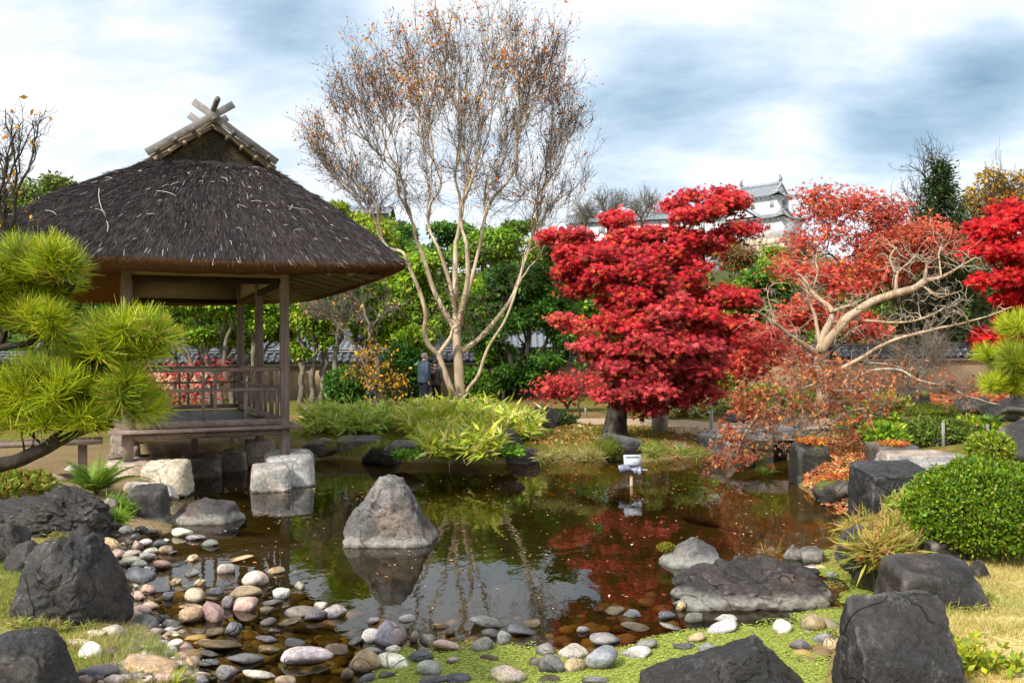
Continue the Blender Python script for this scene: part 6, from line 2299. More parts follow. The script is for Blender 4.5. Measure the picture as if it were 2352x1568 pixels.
LIT = [(.45, .12, .05), (.52, .24, .08), (.36, .07, .04), (.50, .34, .18)]
scatter('fallen_leaves', 'fallen red and orange leaves on the mossy far bank', [(1150, 1045), (1380, 1048), (1620, 1040), (1690, 1010), (1600, 980), (1300, 975)], 1500, LIT, .075, shape=MAPLE3)
scatter('fallen_leaves', 'red leaf litter before the right hand wall', [(1980, 940), (2352, 940), (2352, 888), (1980, 888)], 2600, LIT[:3], .16)
scatter('fallen_leaves', 'orange and russet leaves heaped on the bank below the weeping maple', [(1830, 1100), (1900, 1140), (1990, 1130), (2080, 1060), (2000, 1000), (1880, 1010)], 5200, LIT + [(.55, .22, .05)], .05, shape=MAPLE3, off=.05)
scatter('fallen_leaves', 'few fallen leaves on the moss right of the pavilion', [(690, 1010), (900, 1000), (1000, 985), (880, 960), (700, 965)], 260, LIT, .08)
scatter('floating_leaves', 'small fallen leaves floating on the dark pond', [(420, 1090), (720, 1120), (1000, 1080), (1650, 1070), (1850, 1140), (1900, 1260), (1500, 1400), (900, 1400), (420, 1300)], 460, [(.62, .38, .16), (.60, .25, .12), (.68, .52, .34), (.55, .14, .08)], .034, z=0.0)
for (nm, lb, o_rock) in (('leaf_heap', 'orange maple leaves lying on top of the tall mossy rock', (1862, 1012, 34, 8)), ('leaf_heap', 'heap of russet leaves covering the low rock at the water', (1925, 1110, 50, 26)), ('leaf_heap', 'red leaves scattered on the grey rock behind the cube', (2050, 1018, 40, 5))):
    cx_, cy_, rx, ry = o_rock
    Y_ = {1862: on(1862, 1112)[1] + .25, 1925: on(1926, 1160)[1] + .3, 2050: gnd(2050, 1066)[1] + .2}[cx_]
    c_, rad = px_ell(cx_, cy_, rx, ry, Y_, .22)
    n_ = 900 if ry > 10 else 420
    P = c_ + rdir(n_) * rad * rng.random((n_, 1)) ** .4
    m_ = MB()
    leaves(m_, P, rdir(n_), rdir(n_) + np.array((0, 0, 1)), rng.uniform(.03, .055, n_), pick([(.62, .24, .04), (.55, .14, .05), (.48, .12, .06), (.66, .34, .05)], n_, .2), MAPLE3)
    tag(m_.build(nm, M['maple_leaf']), lb, 'leaves', kind='stuff')

# duckweed
dwp = np.array([on(*q)[:2] for q in [(800, 1600), (860, 1530), (925, 1482), (1000, 1494), (1080, 1478), (1170, 1470), (1250, 1484), (1330, 1506), (1400, 1494), (1480, 1474), (1540, 1448), (1640, 1440), (1760, 1425), (1850, 1408), (1935, 1385), (1930, 1340), (1860, 1300), (1905, 1282), (1990, 1312), (2050, 1340),
                                      (2040, 1400), (1940, 1470), (1905, 1620), (800, 1680)]])
pool = np.array([on(*q)[:2] for q in [(1878, 1262), (1925, 1258), (1930, 1285), (1885, 1288)]])
lo_, hi_ = dwp.min(0), dwp.max(0)
P = rng.uniform(lo_, hi_ + np.array((0, 1.2)), (170000, 2))
sdw = np.minimum(poly_sd(P, dwp), poly_sd(P, pool))
nn_ = fbm(np.column_stack((P * 3.2, P[:, 0] * 0)), 4, 77)
keep = (sdw + .16 * nn_ + .22 * (rng.random(len(P)) ** 6) * 0 < -.02) | ((sdw < .10) & (nn_ > .25) & (rng.random(len(P)) < .5))
P = P[keep & (poly_sd(P, POND) < .03)][:60000]
st_ = .014
dx_, dy_ = np.arange(lo_[0], hi_[0], st_), np.arange(lo_[1], hi_[1] + 1.2, st_)
DX, DYY = np.meshgrid(dx_, dy_)
Q2 = np.stack((DX, DYY), -1) + .006 * rng.normal(size=DX.shape + (2,))
sd2 = np.minimum(poly_sd(Q2, dwp), poly_sd(Q2, pool)) + .16 * fbm(np.concatenate((Q2 * 3.2, Q2[..., :1] * 0), -1), 4, 77) + .03 * fbm(np.concatenate((Q2 * 22, Q2[..., :1] * 0), -1), 2, 78)
inm = (sd2 < -.035)
cell = (inm[:-1, :-1] & inm[1:, 1:] & inm[1:, :-1] & inm[:-1, 1:]).ravel()
nn2 = len(dx_)
i2 = (np.arange(len(dy_) - 1)[:, None] * nn2 + np.arange(nn2 - 1)[None]).ravel()[cell]
dm_ = MB()
cz_ = np.concatenate((Q2, .0015 + 0 * Q2[..., :1]), -1).reshape(-1, 3)
fc_ = np.stack((i2, i2 + 1, i2 + nn2 + 1, i2 + nn2), 1)
us_, inv_ = np.unique(fc_, return_inverse=True)
cn_ = fbm(cz_[us_] * 60, 3, 79)[:, None] * .5 + .5
dm_.add(cz_[us_], inv_.reshape(fc_.shape), np.array((.20, .26, .03)) * (1 - cn_) + np.array((.38, .43, .09)) * cn_)
tag(dm_.build('duckweed_mat', mat_attr('duckweed_mat', .75, .25, 260, .5, .8, .006)), 'smooth green film of duckweed between the near stones', 'duckweed', kind='stuff')
k = len(P)
hexv = np.array([(math.cos(a), math.sin(a), 0) for a in np.arange(5) * 2 * math.pi / 5])
m_ = MB()
leaves(m_, np.column_stack((P, rng.uniform(.002, .007, k))), rdir(k) * np.array((1, 1, .02)), rdir(k) * .12 + np.array((0, 0, 1)), rng.uniform(.003, .0068, k), pick([(.30, .37, .045), (.38, .42, .07), (.22, .29, .03), (.44, .46, .12), (.20, .20, .05)], k, .18), (hexv, np.array([(0, 1, 2, 3, 4)])))
tag(m_.build('duckweed', M['litter']), 'bright green duckweed mat covering the near right water', 'duckweed', kind='stuff')

# ================================================================ pines
tuft_me = []
for q in range(6):
    m_ = MB()
    n_ = 190
    az_ = rng.uniform(0, 6.28, n_)
    th = np.arccos(np.clip(1 - rng.random(n_) * 1.15, -1, 1)) * .98
    d = np.stack((np.sin(th) * np.cos(az_), np.sin(th) * np.sin(az_), np.cos(th)), 1)
    P = np.column_stack((rng.normal(size=(n_, 2)) * .004, rng.uniform(-.035, .01, n_)))
    L = rng.uniform(.075, .105, n_)
    mid = P + d * (L * .55)[:, None]
    end = P + unit(d + np.array((0, 0, .10)) + .08 * rng.normal(size=(n_, 3))) * L[:, None]
    sd_ = unit(np.cross(d, rdir(n_)))
    w_ = .00125
    v = np.stack((P - sd_ * w_, P + sd_ * w_, mid + sd_ * w_, mid - sd_ * w_, end + sd_ * w_ * .5, end - sd_ * w_ * .5), 1).reshape(-1, 3)
    f = (np.arange(n_)[:, None, None] * 6 + np.array([(0, 1, 2, 3), (3, 2, 4, 5)])[None]).reshape(-1, 4)
    cb = pick([(.46, .52, .02), (.56, .58, .03), (.34, .44, .02), (.24, .35, .02)] if q < 4 else [(.20, .30, .02), (.28, .38, .02), (.13, .22, .02), (.40, .30, .06)], n_, .18)
    cols_ = np.repeat(cb, 6, 0)
    m_.add(v, f, cols_)
    tube(m_, [(0, 0, -.05), (0, 0, .012)], [.005, .003], 5, (.25, .16, .09))
    tube(m_, [(0, 0, .012), (0, 0, .03)], [.003, .001], 5, (.62, .52, .40))
    tuft_me.append(m_.mesh('needle_tuft', M['needle']))


def tuft(root_, p, ax, s):
    o_ = bpy.data.objects.new('needle_tuft', tuft_me[rng.integers(0, 6)])
    col.objects.link(o_)
    o_.parent = root_
    o_.matrix_parent_inverse = Matrix.Translation(-Vector(root_.location))
    qn = Vector(ax).to_track_quat('Z', 'Y')
    o_.matrix_basis = Matrix.Translation(p) @ qn.to_matrix().to_4x4() @ Matrix.Rotation(rng.uniform(0, 6.28), 4, 'Z') @ Matrix.Scale(s, 4)


PYD = 3.5
root = empty('pine_tree', at(-250, 1250, PYD))
root.location.z = 0
tag(root, 'bright yellow green pine with dark branches leaning in from the left edge', 'tree')
bm_ = MB()


def pc(pts):
    return [(x * .4029, 516.8 + y * .4029) for x, y in pts]


branches = [([(-700, 1900), (-600, 1650), (-350, 1480), (0, 1370), (200, 1310), (330, 1240), (420, 1190), (560, 1165), (650, 1150)], 26, 4), ([(-500, 1500), (-350, 1100), (-150, 760), (0, 690), (160, 680), (300, 640)], 15, 4),
            ([(-150, 760), (150, 800), (400, 760), (600, 770), (760, 770), (860, 720)], 8, 3), ([(200, 1310), (330, 1180), (430, 1060), (510, 970)], 9, 3), ([(0, 690), (60, 500), (150, 330), (200, 220)], 8, 3), ([(160, 680), (330, 480), (430, 330)], 7, 3), ([(330, 1240), (560, 1100), (720, 1020)], 6, 2.5)]
tw_paths = []
for pts, r0, r1 in branches:
    q = smooth_path(pxl(pc(pts), PYD), 5)
    q += fbm(q * 7, 2, 71)[:, None] * rdir(1) * .02
    tube(bm_, q, np.linspace(r0, r1, len(q)) * PYD / FPX * (1 + .2 * fbm(q * 14, 2, 72)), 9)
    tw_paths.append(q)
cl = [((150, 210), (190, 90), 26), ((330, 290), (150, 110), 20), ((110, 500), (190, 110), 24), ((300, 560), (110, 80), 12), ((640, 620), (120, 90), 16), ((830, 660), (130, 100), 18), ((540, 700), (90, 70), 8), ((-60, 330), (120, 200), 16),
      ((120, 960), (200, 130), 26), ((380, 940), (190, 120), 24), ((620, 930), (170, 110), 22), ((760, 1000), (130, 90), 14), ((330, 830), (200, 60), 12), ((180, 1090), (200, 50), 10), ((460, 1080), (150, 60), 8), ((-80, 1000), (120, 160), 12)]
for (cx_, cy_), (rx, ry), n_ in cl:
    for _ in range(int(n_ * (1.25 if cy_ > 780 else 1.0))):
        a, q = rng.uniform(0, 6.28), rng.random() ** .5
        px_, py_ = cx_ + rx * q * math.cos(a), cy_ + ry * .8 * q * math.sin(a)
        Y_ = PYD + rng.uniform(-.28, .28)
        p = at(px_ * .4029, 516.8 + py_ * .4029, Y_)
        ax = unit(np.array(((px_ - cx_) / rx * .55 + .25, -.35 + (Y_ - PYD) * 1.2, .95 - (py_ - cy_) / ry * .40)) + .3 * rng.normal(size=3))
        tuft(root, p, ax, rng.uniform(.85, 1.15))
        allq = tw_paths[int(np.argmin([np.min(np.linalg.norm(t_ - p, axis=1)) for t_ in tw_paths]))]
        j = int(np.argmin(np.linalg.norm(allq - p, axis=1)))
        tube(bm_, limb(allq[j], p - ax * .03, None, 5, .1), [.006, .005, .0045, .004, .0035], 4)
sub(root, 'branches', bm_, M['bark_pine'], True)

PYR = 6.2
root = empty('pine_tree', at(2480, 1000, PYR))
root.location.z = .2
tag(root, 'green pine branches reaching in from the right edge', 'tree')
bm_ = MB()
rb = [[(2560, 1100), (2480, 950), (2420, 900), (2360, 890), (2300, 885)], [(2450, 930), (2400, 850), (2350, 830), (2290, 835)], [(2450, 930), (2420, 800), (2370, 760), (2330, 750)]]
rp = []
for pts in rb:
    q = smooth_path(pxl(pts, PYR), 5)
    tube(bm_, q, np.linspace(.045, .008, len(q)), 7)
    rp.append(q)
for (cx_, cy_, rx, ry, n_) in ((2345, 750, 40, 22, 16), (2300, 825, 55, 25, 22), (2350, 830, 40, 25, 14), (2310, 882, 50, 18, 22), (2360, 870, 40, 25, 14)):
    for _ in range(n_):
        a, q = rng.uniform(0, 6.28), rng.random() ** .5
        p = at(cx_ + rx * q * math.cos(a), cy_ + ry * q * math.sin(a), PYR + rng.uniform(-.3, .3))
        ax = unit(np.array((-.3 + math.cos(a) * .3, -.3, .75)) + .25 * rng.normal(size=3))
        tuft(root, p, ax, rng.uniform(.9, 1.2))
        allq = rp[int(np.argmin([np.min(np.linalg.norm(t_ - p, axis=1)) for t_ in rp]))]
        j = int(np.argmin(np.linalg.norm(allq - p, axis=1)))
        tube(bm_, limb(allq[j], p - ax * .03, None, 5, .1), [.010, .008, .007, .006, .005], 4)
sub(root, 'branches', bm_, M['bark_pine'], True)

# ================================================================ castle on the hill
M['white'] = mat_plain('white_plaster', (.74, .75, .77), .9, .1, .05, .4, 0)
M['castle_tile'] = mat_plain('castle_tile', (.20, .22, .245), .6, .3, .3, 1.2)
M['castle_rib'] = mat_plain('castle_rib', (.33, .355, .39), .6, .3, .25, 1.5)
M['dark'] = mat_plain('window_dark', (.03, .03, .035), .5, .3, .1, 3, 0)
M['castle_stone'] = mat_attr('castle_stone', .9, .1, 2.0, .25, .3, .1)
CK = 160.0
CO = at(1784, 482, CK)                      # near corner of the upper storey, at its foot
KA = np.array((-.74, .67, 0))
KB = np.array((.67, .74, 0))
castle = empty('castle_turret', (CO[0], CO[1], 18))
tag(castle, 'white two storey castle turret with grey tiled roofs on the hill', 'castle')


def ck(a, b, z):
    return np.array((CO[0], CO[1], 0)) + KA * a + KB * b + np.array((0, 0, z))


def zpx(y, x=1784, Y=CK):
    return at(x, y, Y)[2]


def kbox(root_, name, a0, a1, b0, b1, z0, z1, mt):
    m_ = MB()
    v = [ck(a, b, z) for z in (z0, z1) for a, b in ((a0, b0), (a1, b0), (a1, b1), (a0, b1))]
    m_.add(np.array(v), np.array([(0, 1, 2, 3), (4, 7, 6, 5), (0, 4, 5, 1), (1, 5, 6, 2), (2, 6, 7, 3), (3, 7, 4, 0)]))
    return sub(root_, name, m_, mt)


def kroof(root_, a0, a1, b0, b1, ze, la, slope=.72, lift=.5, over=1.0, rib=.42):
    """hip-and-gable roof over a rectangle, ridge along a"""
    a0, a1, b0, b1 = a0 - over, a1 + over, b0 - over, b1 + over
    ca, cb, ha, hb = (a0 + a1) / 2, (b0 + b1) / 2, (a1 - a0) / 2, (b1 - b0) / 2
    ga = ha - la
    aa = np.unique(np.concatenate((np.linspace(-ha, ha, 41), [-ga - .01, -ga + .01, ga - .01, ga + .01])))
    bb = np.linspace(-hb, hb, 33)
    A, B = np.meshgrid(aa, bb)

    def hgt(A, B):
        db = hb - abs(B)
        da = np.where(abs(A) > ga, ha - abs(A), 99)
        d = np.minimum(db, da)
        corner = np.clip(1 - (ha - abs(A)) / 2.2, 0, 1) * np.clip(1 - (hb - abs(B)) / 2.2, 0, 1)
        return ze + slope * d * (.75 + .25 * d / max(hb, .1)) + lift * corner ** 1.5

    Z = hgt(A, B)
    m_ = MB()
    W = np.array([ck(ca + p, cb + q, r) for p, q, r in zip(A.ravel(), B.ravel(), Z.ravel())])
    n = len(aa)
    i0_ = (np.arange(len(bb) - 1)[:, None] * n + np.arange(n - 1)[None]).ravel()
    m_.add(W, np.stack((i0_, i0_ + 1, i0_ + n + 1, i0_ + n), 1))
    rf = sub(root_, 'roof', m_, M['castle_tile'], True)
    m_ = MB()
    for p in np.arange(-ha + .2, ha, rib):
        for sg in (-1, 1):
            qq = np.linspace(hb, .05, 7) if abs(p) < ga else np.linspace(hb, max(.05, hb - (ha - abs(p))), 5)
            tube(m_, [ck(ca + p, cb + sg * q_, hgt(np.array(p), np.array(q_)) + .03) for q_ in qq], .085, 4)
    for q in np.arange(-hb + .2, hb, rib):
        for sg in (-1, 1):
            pp = np.linspace(ha, max(ga + .05, ha - (hb - abs(q))), 4)
            tube(m_, [ck(ca + sg * p, cb + q, hgt(np.array(p), np.array(q)) + .03) for p in pp], .085, 4)
    tag(sub(root_, 'tile_ribs', m_, M['castle_rib']), kind='stuff')
    zr_ = float(hgt(np.array(0.), np.array(0.)))
    m_ = MB()
    beam(m_, ck(ca - ga - .1, cb, zr_ + .2), ck(ca + ga + .1, cb, zr_ + .2), .45, .55, bev=.08)
    sub(root_, 'ridge', m_, M['castle_rib'])
    for sg in (-1, 1):                       # gable wall, edge tiles, ridge-end fish
        zg_ = float(hgt(np.array(ga + .02), np.array(0.)))
        wb = hb * .62
        m_ = MB()
        e_ = ga + .06
        m_.add([ck(ca + sg * e_, cb - wb, ze + slope * (hb - wb) * .85), ck(ca + sg * e_, cb + wb, ze + slope * (hb - wb) * .85), ck(ca + sg * e_, cb, zr_ - .25)], np.array([(0, 1, 2)]))
        sub(root_, 'gable_wall', m_, M['white'])
        m_ = MB()
        for s2 in (-1, 1):
            tube(m_, [ck(ca + sg * (ga + .1), cb + s2 * q_, hgt(np.array(ga - .02), np.array(q_)) + .12) for q_ in np.linspace(hb * .9, 0, 7)], .2, 5)
            tube(m_, [ck(ca + sg * (ha - d_), cb + s2 * (hb - d_), hgt(np.array(ha - d_), np.array(hb - d_)) + .14) for d_ in np.linspace(0, la, 5)], .2, 5)
        sub(root_, 'edge_tiles', m_, M['castle_rib'])
        m_ = MB()
        pts = [ck(ca + sg * (ga - .2), cb, zr_ + .4), ck(ca + sg * (ga + .05), cb, zr_ + .9), ck(ca + sg * (ga - .05), cb, zr_ + 1.3), ck(ca + sg * (ga - .35), cb, zr_ + 1.7)]
        tube(m_, pts, [.28, .3, .18, .05], 6)
        sub(root_, 'roof_fish', m_, M['castle_tile'])
    m_ = MB()
    for p in np.arange(-ha + over + .4, ha - over, .9):   # white brackets under the eaves
        beam(m_, ck(ca + p, cb - hb + over, ze - .55), ck(ca + p, cb - hb + .35, ze - .05), .14, .16)
    for q in np.arange(-hb + over + .4, hb - over, .9):
        beam(m_, ck(a0 + over, cb + q, ze - .55), ck(a0 + .35, cb + q, ze - .05), .14, .16)
    tag(sub(root_, 'eave_brackets', m_, M['white']), kind='stuff')
    m_ = MB()
    m_.add([ck(a0 + .15, b0 + .15, ze - .06), ck(a1 - .15, b0 + .15, ze - .06), ck(a1 - .15, b1 - .15, ze - .06), ck(a0 + .15, b1 - .15, ze - .06)], np.array([(0, 3, 2, 1)]))
    sub(root_, 'soffit', m_, M['white'])
    return rf


def kwindow(root_, face, t0, t1, z0, z1, off, nb=4):
    """barred window on the a-face (b=off) or the b-face (a=off)"""
    f_ = (lambda t_, d_, z: ck(t_, off - d_, z)) if face == 'a' else (lambda t_, d_, z: ck(off - d_, t_, z))
    m_ = MB()
    m_.add([f_(t0, .03, z0), f_(t1, .03, z0), f_(t1, .03, z1), f_(t0, .03, z1)], np.array([(0, 1, 2, 3)]))
    o_ = sub(root_, 'window', m_, M['dark'])
    for k in range(nb):
        t_ = t0 + (t1 - t0) * (k + .5) / nb
        m_ = MB()
        beam(m_, f_(t_, .08, z0), f_(t_, .08, z1), (t1 - t0) / nb * .42, .08, up=(0, 1, 0))
        b_ = m_.build('bar', M['white'])
        b_.parent = o_


z_u0, z_u1 = zpx(486), zpx(448)
kbox(castle, 'upper_storey', 0, 8.2, 0, 4.6, z_u0 - 1.5, z_u1, M['white'])
kroof(castle, 0, 8.2, 0, 4.6, z_u1 - .1, 1.3)
kwindow(castle, 'a', .5, 1.3, z_u1 - 2.0, z_u1 - .75, 0)
kwindow(castle, 'a', 4.0, 4.8, z_u1 - 2.0, z_u1 - .75, 0)
kwindow(castle, 'b', 1.9, 2.8, z_u1 - 2.0, z_u1 - .75, 0, 3)
z_l1 = zpx(502)
z_l0 = zpx(536)
kbox(castle, 'lower_storey', -1.6, 13.5, -1.6, 6.2, z_l0 - 1.0, z_l1, M['white'])
kroof(castle, -1.6, 13.5, -1.6, 6.2, z_l1 - .1, 2.2, slope=.42, lift=.4)
# cross gable on the lower roof
m_ = MB()
m_.add([ck(2.4, -2.3, z_l1 + .35), ck(9.2, -2.3, z_l1 + .35), ck(5.8, -2.3, z_l1 + 2.7), ck(5.8, 2.0, z_l1 + 2.9), ck(2.2, 1.5, z_l1 + .5), ck(9.4, 1.5, z_l1 + .5)], np.array([(0, 2, 3), (2, 1, 5), (0, 3, 4), (2, 5, 3)]))
sub(castle, 'cross_gable_roof', m_, M['castle_tile'])
m_ = MB()
m_.add([ck(3.1, -2.36, z_l1 + .45), ck(8.5, -2.36, z_l1 + .45), ck(5.8, -2.36, z_l1 + 2.25)], np.array([(0, 1, 2)]))
sub(castle, 'cross_gable_wall', m_, M['white'])
m_ = MB()
for s2 in (-1, 1):
    tube(m_, [ck(5.8 + s2 * q_, -2.4, z_l1 + 2.85 - .70 * q_) for q_ in (0, 1, 2, 3, 3.9)], .22, 5)
tube(m_, [ck(5.8, -2.5, z_l1 + 2.95), ck(5.8, 1.5, z_l1 + 2.95)], .25, 5)
sub(castle, 'cross_gable_edge', m_, M['castle_rib'])
for t0_ in (.4, 1.7, 7.2, 9.2, 11.4):
    kwindow(castle, 'a', t0_, t0_ + .95, z_l0 + .6, z_l0 + 1.8, -1.6)
# stone base of fitted blocks
root = empty('stone_rampart', (CO[0], CO[1], 15))
tag(root, 'beige fitted stone base under the castle turret', 'stone wall')
kbox(root, 'core', -1.4, 13.2, -1.4, 6.0, 12, z_l0 - 1.0, M['castle_stone'])
zt_ = z_l0 - .9
for face in ('a', 'b'):
    span = (-1.8, 9.5) if face == 'a' else (-1.8, 6.2)
    z = zt_
    row = 0
    while z > zt_ - 8:
        h_ = rng.uniform(.75, 1.15)
        t_ = span[0] - rng.random()
        while t_ < span[1]:
            w_ = rng.uniform(.8, 1.8)
            P, F = rock_shape(500 + int(rng.integers(0, 14)), 2, planes=CUBE, sharp=18, rough=.05)
            lo_, hi_ = P.min(0), P.max(0)
            P = (P - lo_) / (hi_ - lo_) - .5
            m_ = MB()
            off = 1.6 + (zt_ - z) * .18
            if face == 'a':
                W = np.array([ck(t_ + w_ / 2 + p[0] * w_ * 1.02, -off + p[1] * .8, z - h_ / 2 + p[2] * h_ * 1.03) for p in P])
            else:
                W = np.array([ck(-off + p[1] * .8, t_ + w_ / 2 + p[0] * w_ * 1.02, z - h_ / 2 + p[2] * h_ * 1.03) for p in P])
            m_.add(W, F, pick([(.50, .42, .30), (.42, .36, .27), (.56, .50, .40), (.36, .30, .22)], 1, .12)[0])
            sub(root, 'stone_block', m_, M['castle_stone'], True)
            t_ += w_
        z -= h_
        row += 1
# long corridor to the left
CDR = np.array((-.97, .24, 0))
CN = np.array((-.24, -.97, 0))
corr = empty('castle_corridor', at(1500, 520, 164))
tag(corr, 'long white castle corridor with grey tiled roof left of the turret', 'castle')
c0 = at(1665, 520, 158)
LC = 27.0
ze_, zr2 = at(1620, 506, 159)[2], at(1620, 485, 160)[2]


def cc_(t_, n_, z):
    return np.array((c0[0], c0[1], 0)) + CDR * t_ + CN * n_ + np.array((0, 0, z))


m_ = MB()
beam(m_, cc_(0, 0, ze_ - 3), cc_(LC, 0, ze_ - 3), 5.0, 6.0)
sub(corr, 'wall', m_, M['white'])
m_ = MB()
m_.add([cc_(0, 3.3, ze_), cc_(LC, 3.3, ze_), cc_(LC, 0, zr2), cc_(0, 0, zr2), cc_(LC, -3.3, ze_), cc_(0, -3.3, ze_)], np.array([(0, 1, 2, 3), (3, 2, 4, 5)]))
sub(corr, 'roof', m_, M['castle_tile'])
m_ = MB()
for t_ in np.arange(.2, LC, .42):
    tube(m_, [cc_(t_, 3.35, ze_ + .05), cc_(t_, 0, zr2 + .05)], .085, 4)
tag(sub(corr, 'tile_ribs', m_, M['castle_rib']), kind='stuff')
m_ = MB()
beam(m_, cc_(0, 0, zr2 + .2), cc_(LC, 0, zr2 + .2), .45, .5, bev=.08)
sub(corr, 'ridge', m_, M['castle_rib'])
for t_ in (3.2, 5.0, 8.0, 12, 16, 20):
    m_ = MB()
    m_.add([cc_(t_, 2.53, ze_ - 1.9), cc_(t_ + 1.1, 2.53, ze_ - 1.9), cc_(t_ + 1.1, 2.53, ze_ - .8), cc_(t_, 2.53, ze_ - .8)], np.array([(0, 1, 2, 3)]))
    o_ = sub(corr, 'window', m_, M['dark'])
    for k in range(4):
        m_ = MB()
        beam(m_, cc_(t_ + .14 + k * .275, 2.58, ze_ - 1.9), cc_(t_ + .14 + k * .275, 2.58, ze_ - .8), .12, .08, up=(0, 1, 0))
        b_ = m_.build('bar', M['white'])
        b_.parent = o_
# small roof far left behind the crape myrtle
gate = empty('distant_roof', at(835, 480, 120))
tag(gate, 'distant grey tiled roof glimpsed left of the pale bare tree crown', 'building')
p_ = at(845, 486, 120)
m_ = MB()
w_ = 48 * 120 / FPX
beam(m_, p_ + np.array((-w_, 0, -4)), p_ + np.array((w_, 0, -4)), 4, 7)
sub(gate, 'wall', m_, M['castle_tile'])
m_ = MB()
m_.add([p_ + np.array(q) for q in ((-w_ - .6, -3, -.7), (w_ + .6, -3, -.7), (w_ + .6, 0, .6), (-w_ - .6, 0, .6), (w_ + .6, 3, -.7), (-w_ - .6, 3, -.7))], np.array([(0, 1, 2, 3), (3, 2, 4, 5)]))
sub(gate, 'roof', m_, M['castle_tile'])

# ================================================================ garden furniture
M['steel'] = mat_plain('grey_metal', (.50, .53, .57), .4, .5, .08, 6, 0)
M['steel_dk'] = mat_plain('dark_metal', (.06, .06, .065), .45, .4, .1, 6, 0)
M['plastic'] = mat_plain('wrapped_plastic', (.20, .215, .28), .25, .6, .5, 40, .6)
M['black'] = mat_plain('black_plastic', (.012, .012, .013), .45, .4, .1, 6, 0)
M['granite'] = mat_plain('pitted_stone', (.36, .34, .28), .95, .1, .3, 40, .5)
M['postwood'] = mat_wood('grey_post', (.14, .13, .125), (.30, .285, .27), 20, axis=2)
M['rope'] = mat_plain('rope', (.05, .045, .035), .9, .1, .3, 60)
M['rust'] = mat_wood('rusty_post', (.32, .15, .06), (.55, .42, .30), 20, axis=2)


def floodlight(label, cx_, y_top, y_base, Y, sc, full=True):
    k = Y / FPX * sc

    def f(x, y, d=0.0):
        return at(cx_ + x * sc, y_base - y * sc, Y) + np.array((0, d * k, 0))
    root_ = empty('floodlight', f(0, 0))
    tag(root_, label, 'floodlight')
    tilt = np.array((0, .35, .94))
    fw = np.array((0, .94, -.35))
    cH = f(3, 57, 0)
    m_ = MB()
    m_.add(box_v(cH + fw * 4 * k, np.array((20, 3, 0)) * k, fw * 2.0 * k, tilt * 15 * k), BOXF)
    sub(root_, 'lamp_face', m_, M['steel'])
    m_ = MB()
    for j in range(14):
        x_ = -14 + j * 28 / 13
        m_.add(box_v(cH + np.array((x_ * k, 0, 0)) + tilt * 7.5 * k, np.array((.55, 0, 0)) * k, fw * 2.2 * k, tilt * 2.4 * k), BOXF)
    tag(sub(root_, 'fins', m_, M['steel_dk']), kind='stuff')
    m_ = MB()
    m_.add(box_v(cH - fw * 3.5 * k - tilt * 3.5 * k, np.array((15, 0, 0)) * k, fw * 4 * k, tilt * 8 * k), BOXF)
    dv = sub(root_, 'driver_box', m_, M['steel'])
    m_ = MB()
    m_.add(box_v(cH - fw * 7.7 * k - tilt * 4.5 * k, np.array((4, 0, 0)) * k, fw * .1 * k, tilt * 1.4 * k), BOXF)
    lb_ = m_.build('rating_plate', M['trim'])
    lb_.parent = dv
    for sg in (-1, 1):
        m_ = MB()
        beam(m_, f(3 + sg * 18.5, 40), f(3 + sg * 18.5, 58), 1.4 * k, 2.4 * k, up=(0, 1, 0))
        sub(root_, 'bracket', m_, M['steel'])
    if not full:
        return root_
    m_ = MB()
    beam(m_, f(-20, 36, 3), f(38, 36, 3), 14 * k, 3 * k, bev=.3 * k)
    sub(root_, 'platform', m_, M['trim'])
    m_ = MB()
    beam(m_, f(0, -60), f(0, 34.5), 6.5 * k, 6.5 * k, up=(0, 1, 0))
    sub(root_, 'post', m_, M['rust'])
    m_ = MB()
    tb_ = np.linspace(0, 1, 22)
    q = np.array([f(-30 + 50 * t_, 38 + 3 * math.sin(t_ * 5), -11) for t_ in tb_])
    rr = (2.0 + 8.5 * np.abs(np.sin((tb_ - .555) * math.pi * 1.05)) ** .7) * k
    tube(m_, q, rr * (1 + .12 * rng.normal(size=22)), 12)
    for v in m_.v:
        v += fbm(v * 60, 2, 3)[:, None] * .012
    sub(root_, 'cable_bag', m_, M['plastic'], True)
    m_ = MB()
    tube(m_, smooth_path(np.array([f(2, 42, -4), f(12, 38, -6), f(26, 36, -6), f(31, 26, -5), f(31, 12, -4), f(28, -2, -3), f(20, -20, 0)]), 5), .9 * k, 6)
    sub(root_, 'cable', m_, M['black'], True)
    return root_


floodlight('white floodlight with wrapped cable standing on a post in the pond', 1450, 1038, 1115, on(1450, 1115)[1], 1.0)
floodlight('small white floodlight on the ground before the right wall', 2010, 868, 920, 20.0, .45, False)
pl = empty('stone_pillar', gnd(1518, 993))
tag(pl, 'short square stone pillar half hidden under the red maple', 'pillar')
p_ = gnd(1518, 993)
m_ = MB()
wv = 13.5 * p_[1] / FPX
hv = at(1518, 925, p_[1])[2]
ca_, sa_ = math.cos(.85), math.sin(.85)
m_.add(box_v((p_[0], p_[1] + .1, (hv + p_[2]) / 2), np.array((ca_, sa_, 0)) * wv, np.array((-sa_, ca_, 0)) * wv, np.array((0, 0, (hv - p_[2]) / 2 + .03))), BOXF)
sub(pl, 'shaft', m_, M['granite'])
m_ = MB()
m_.add(box_v((p_[0], p_[1] + .1, hv + .07), np.array((ca_, sa_, 0)) * wv * 1.5, np.array((-sa_, ca_, 0)) * wv * 1.5, np.array((0, 0, .045))), BOXF)
sub(pl, 'cap', m_, M['granite'])


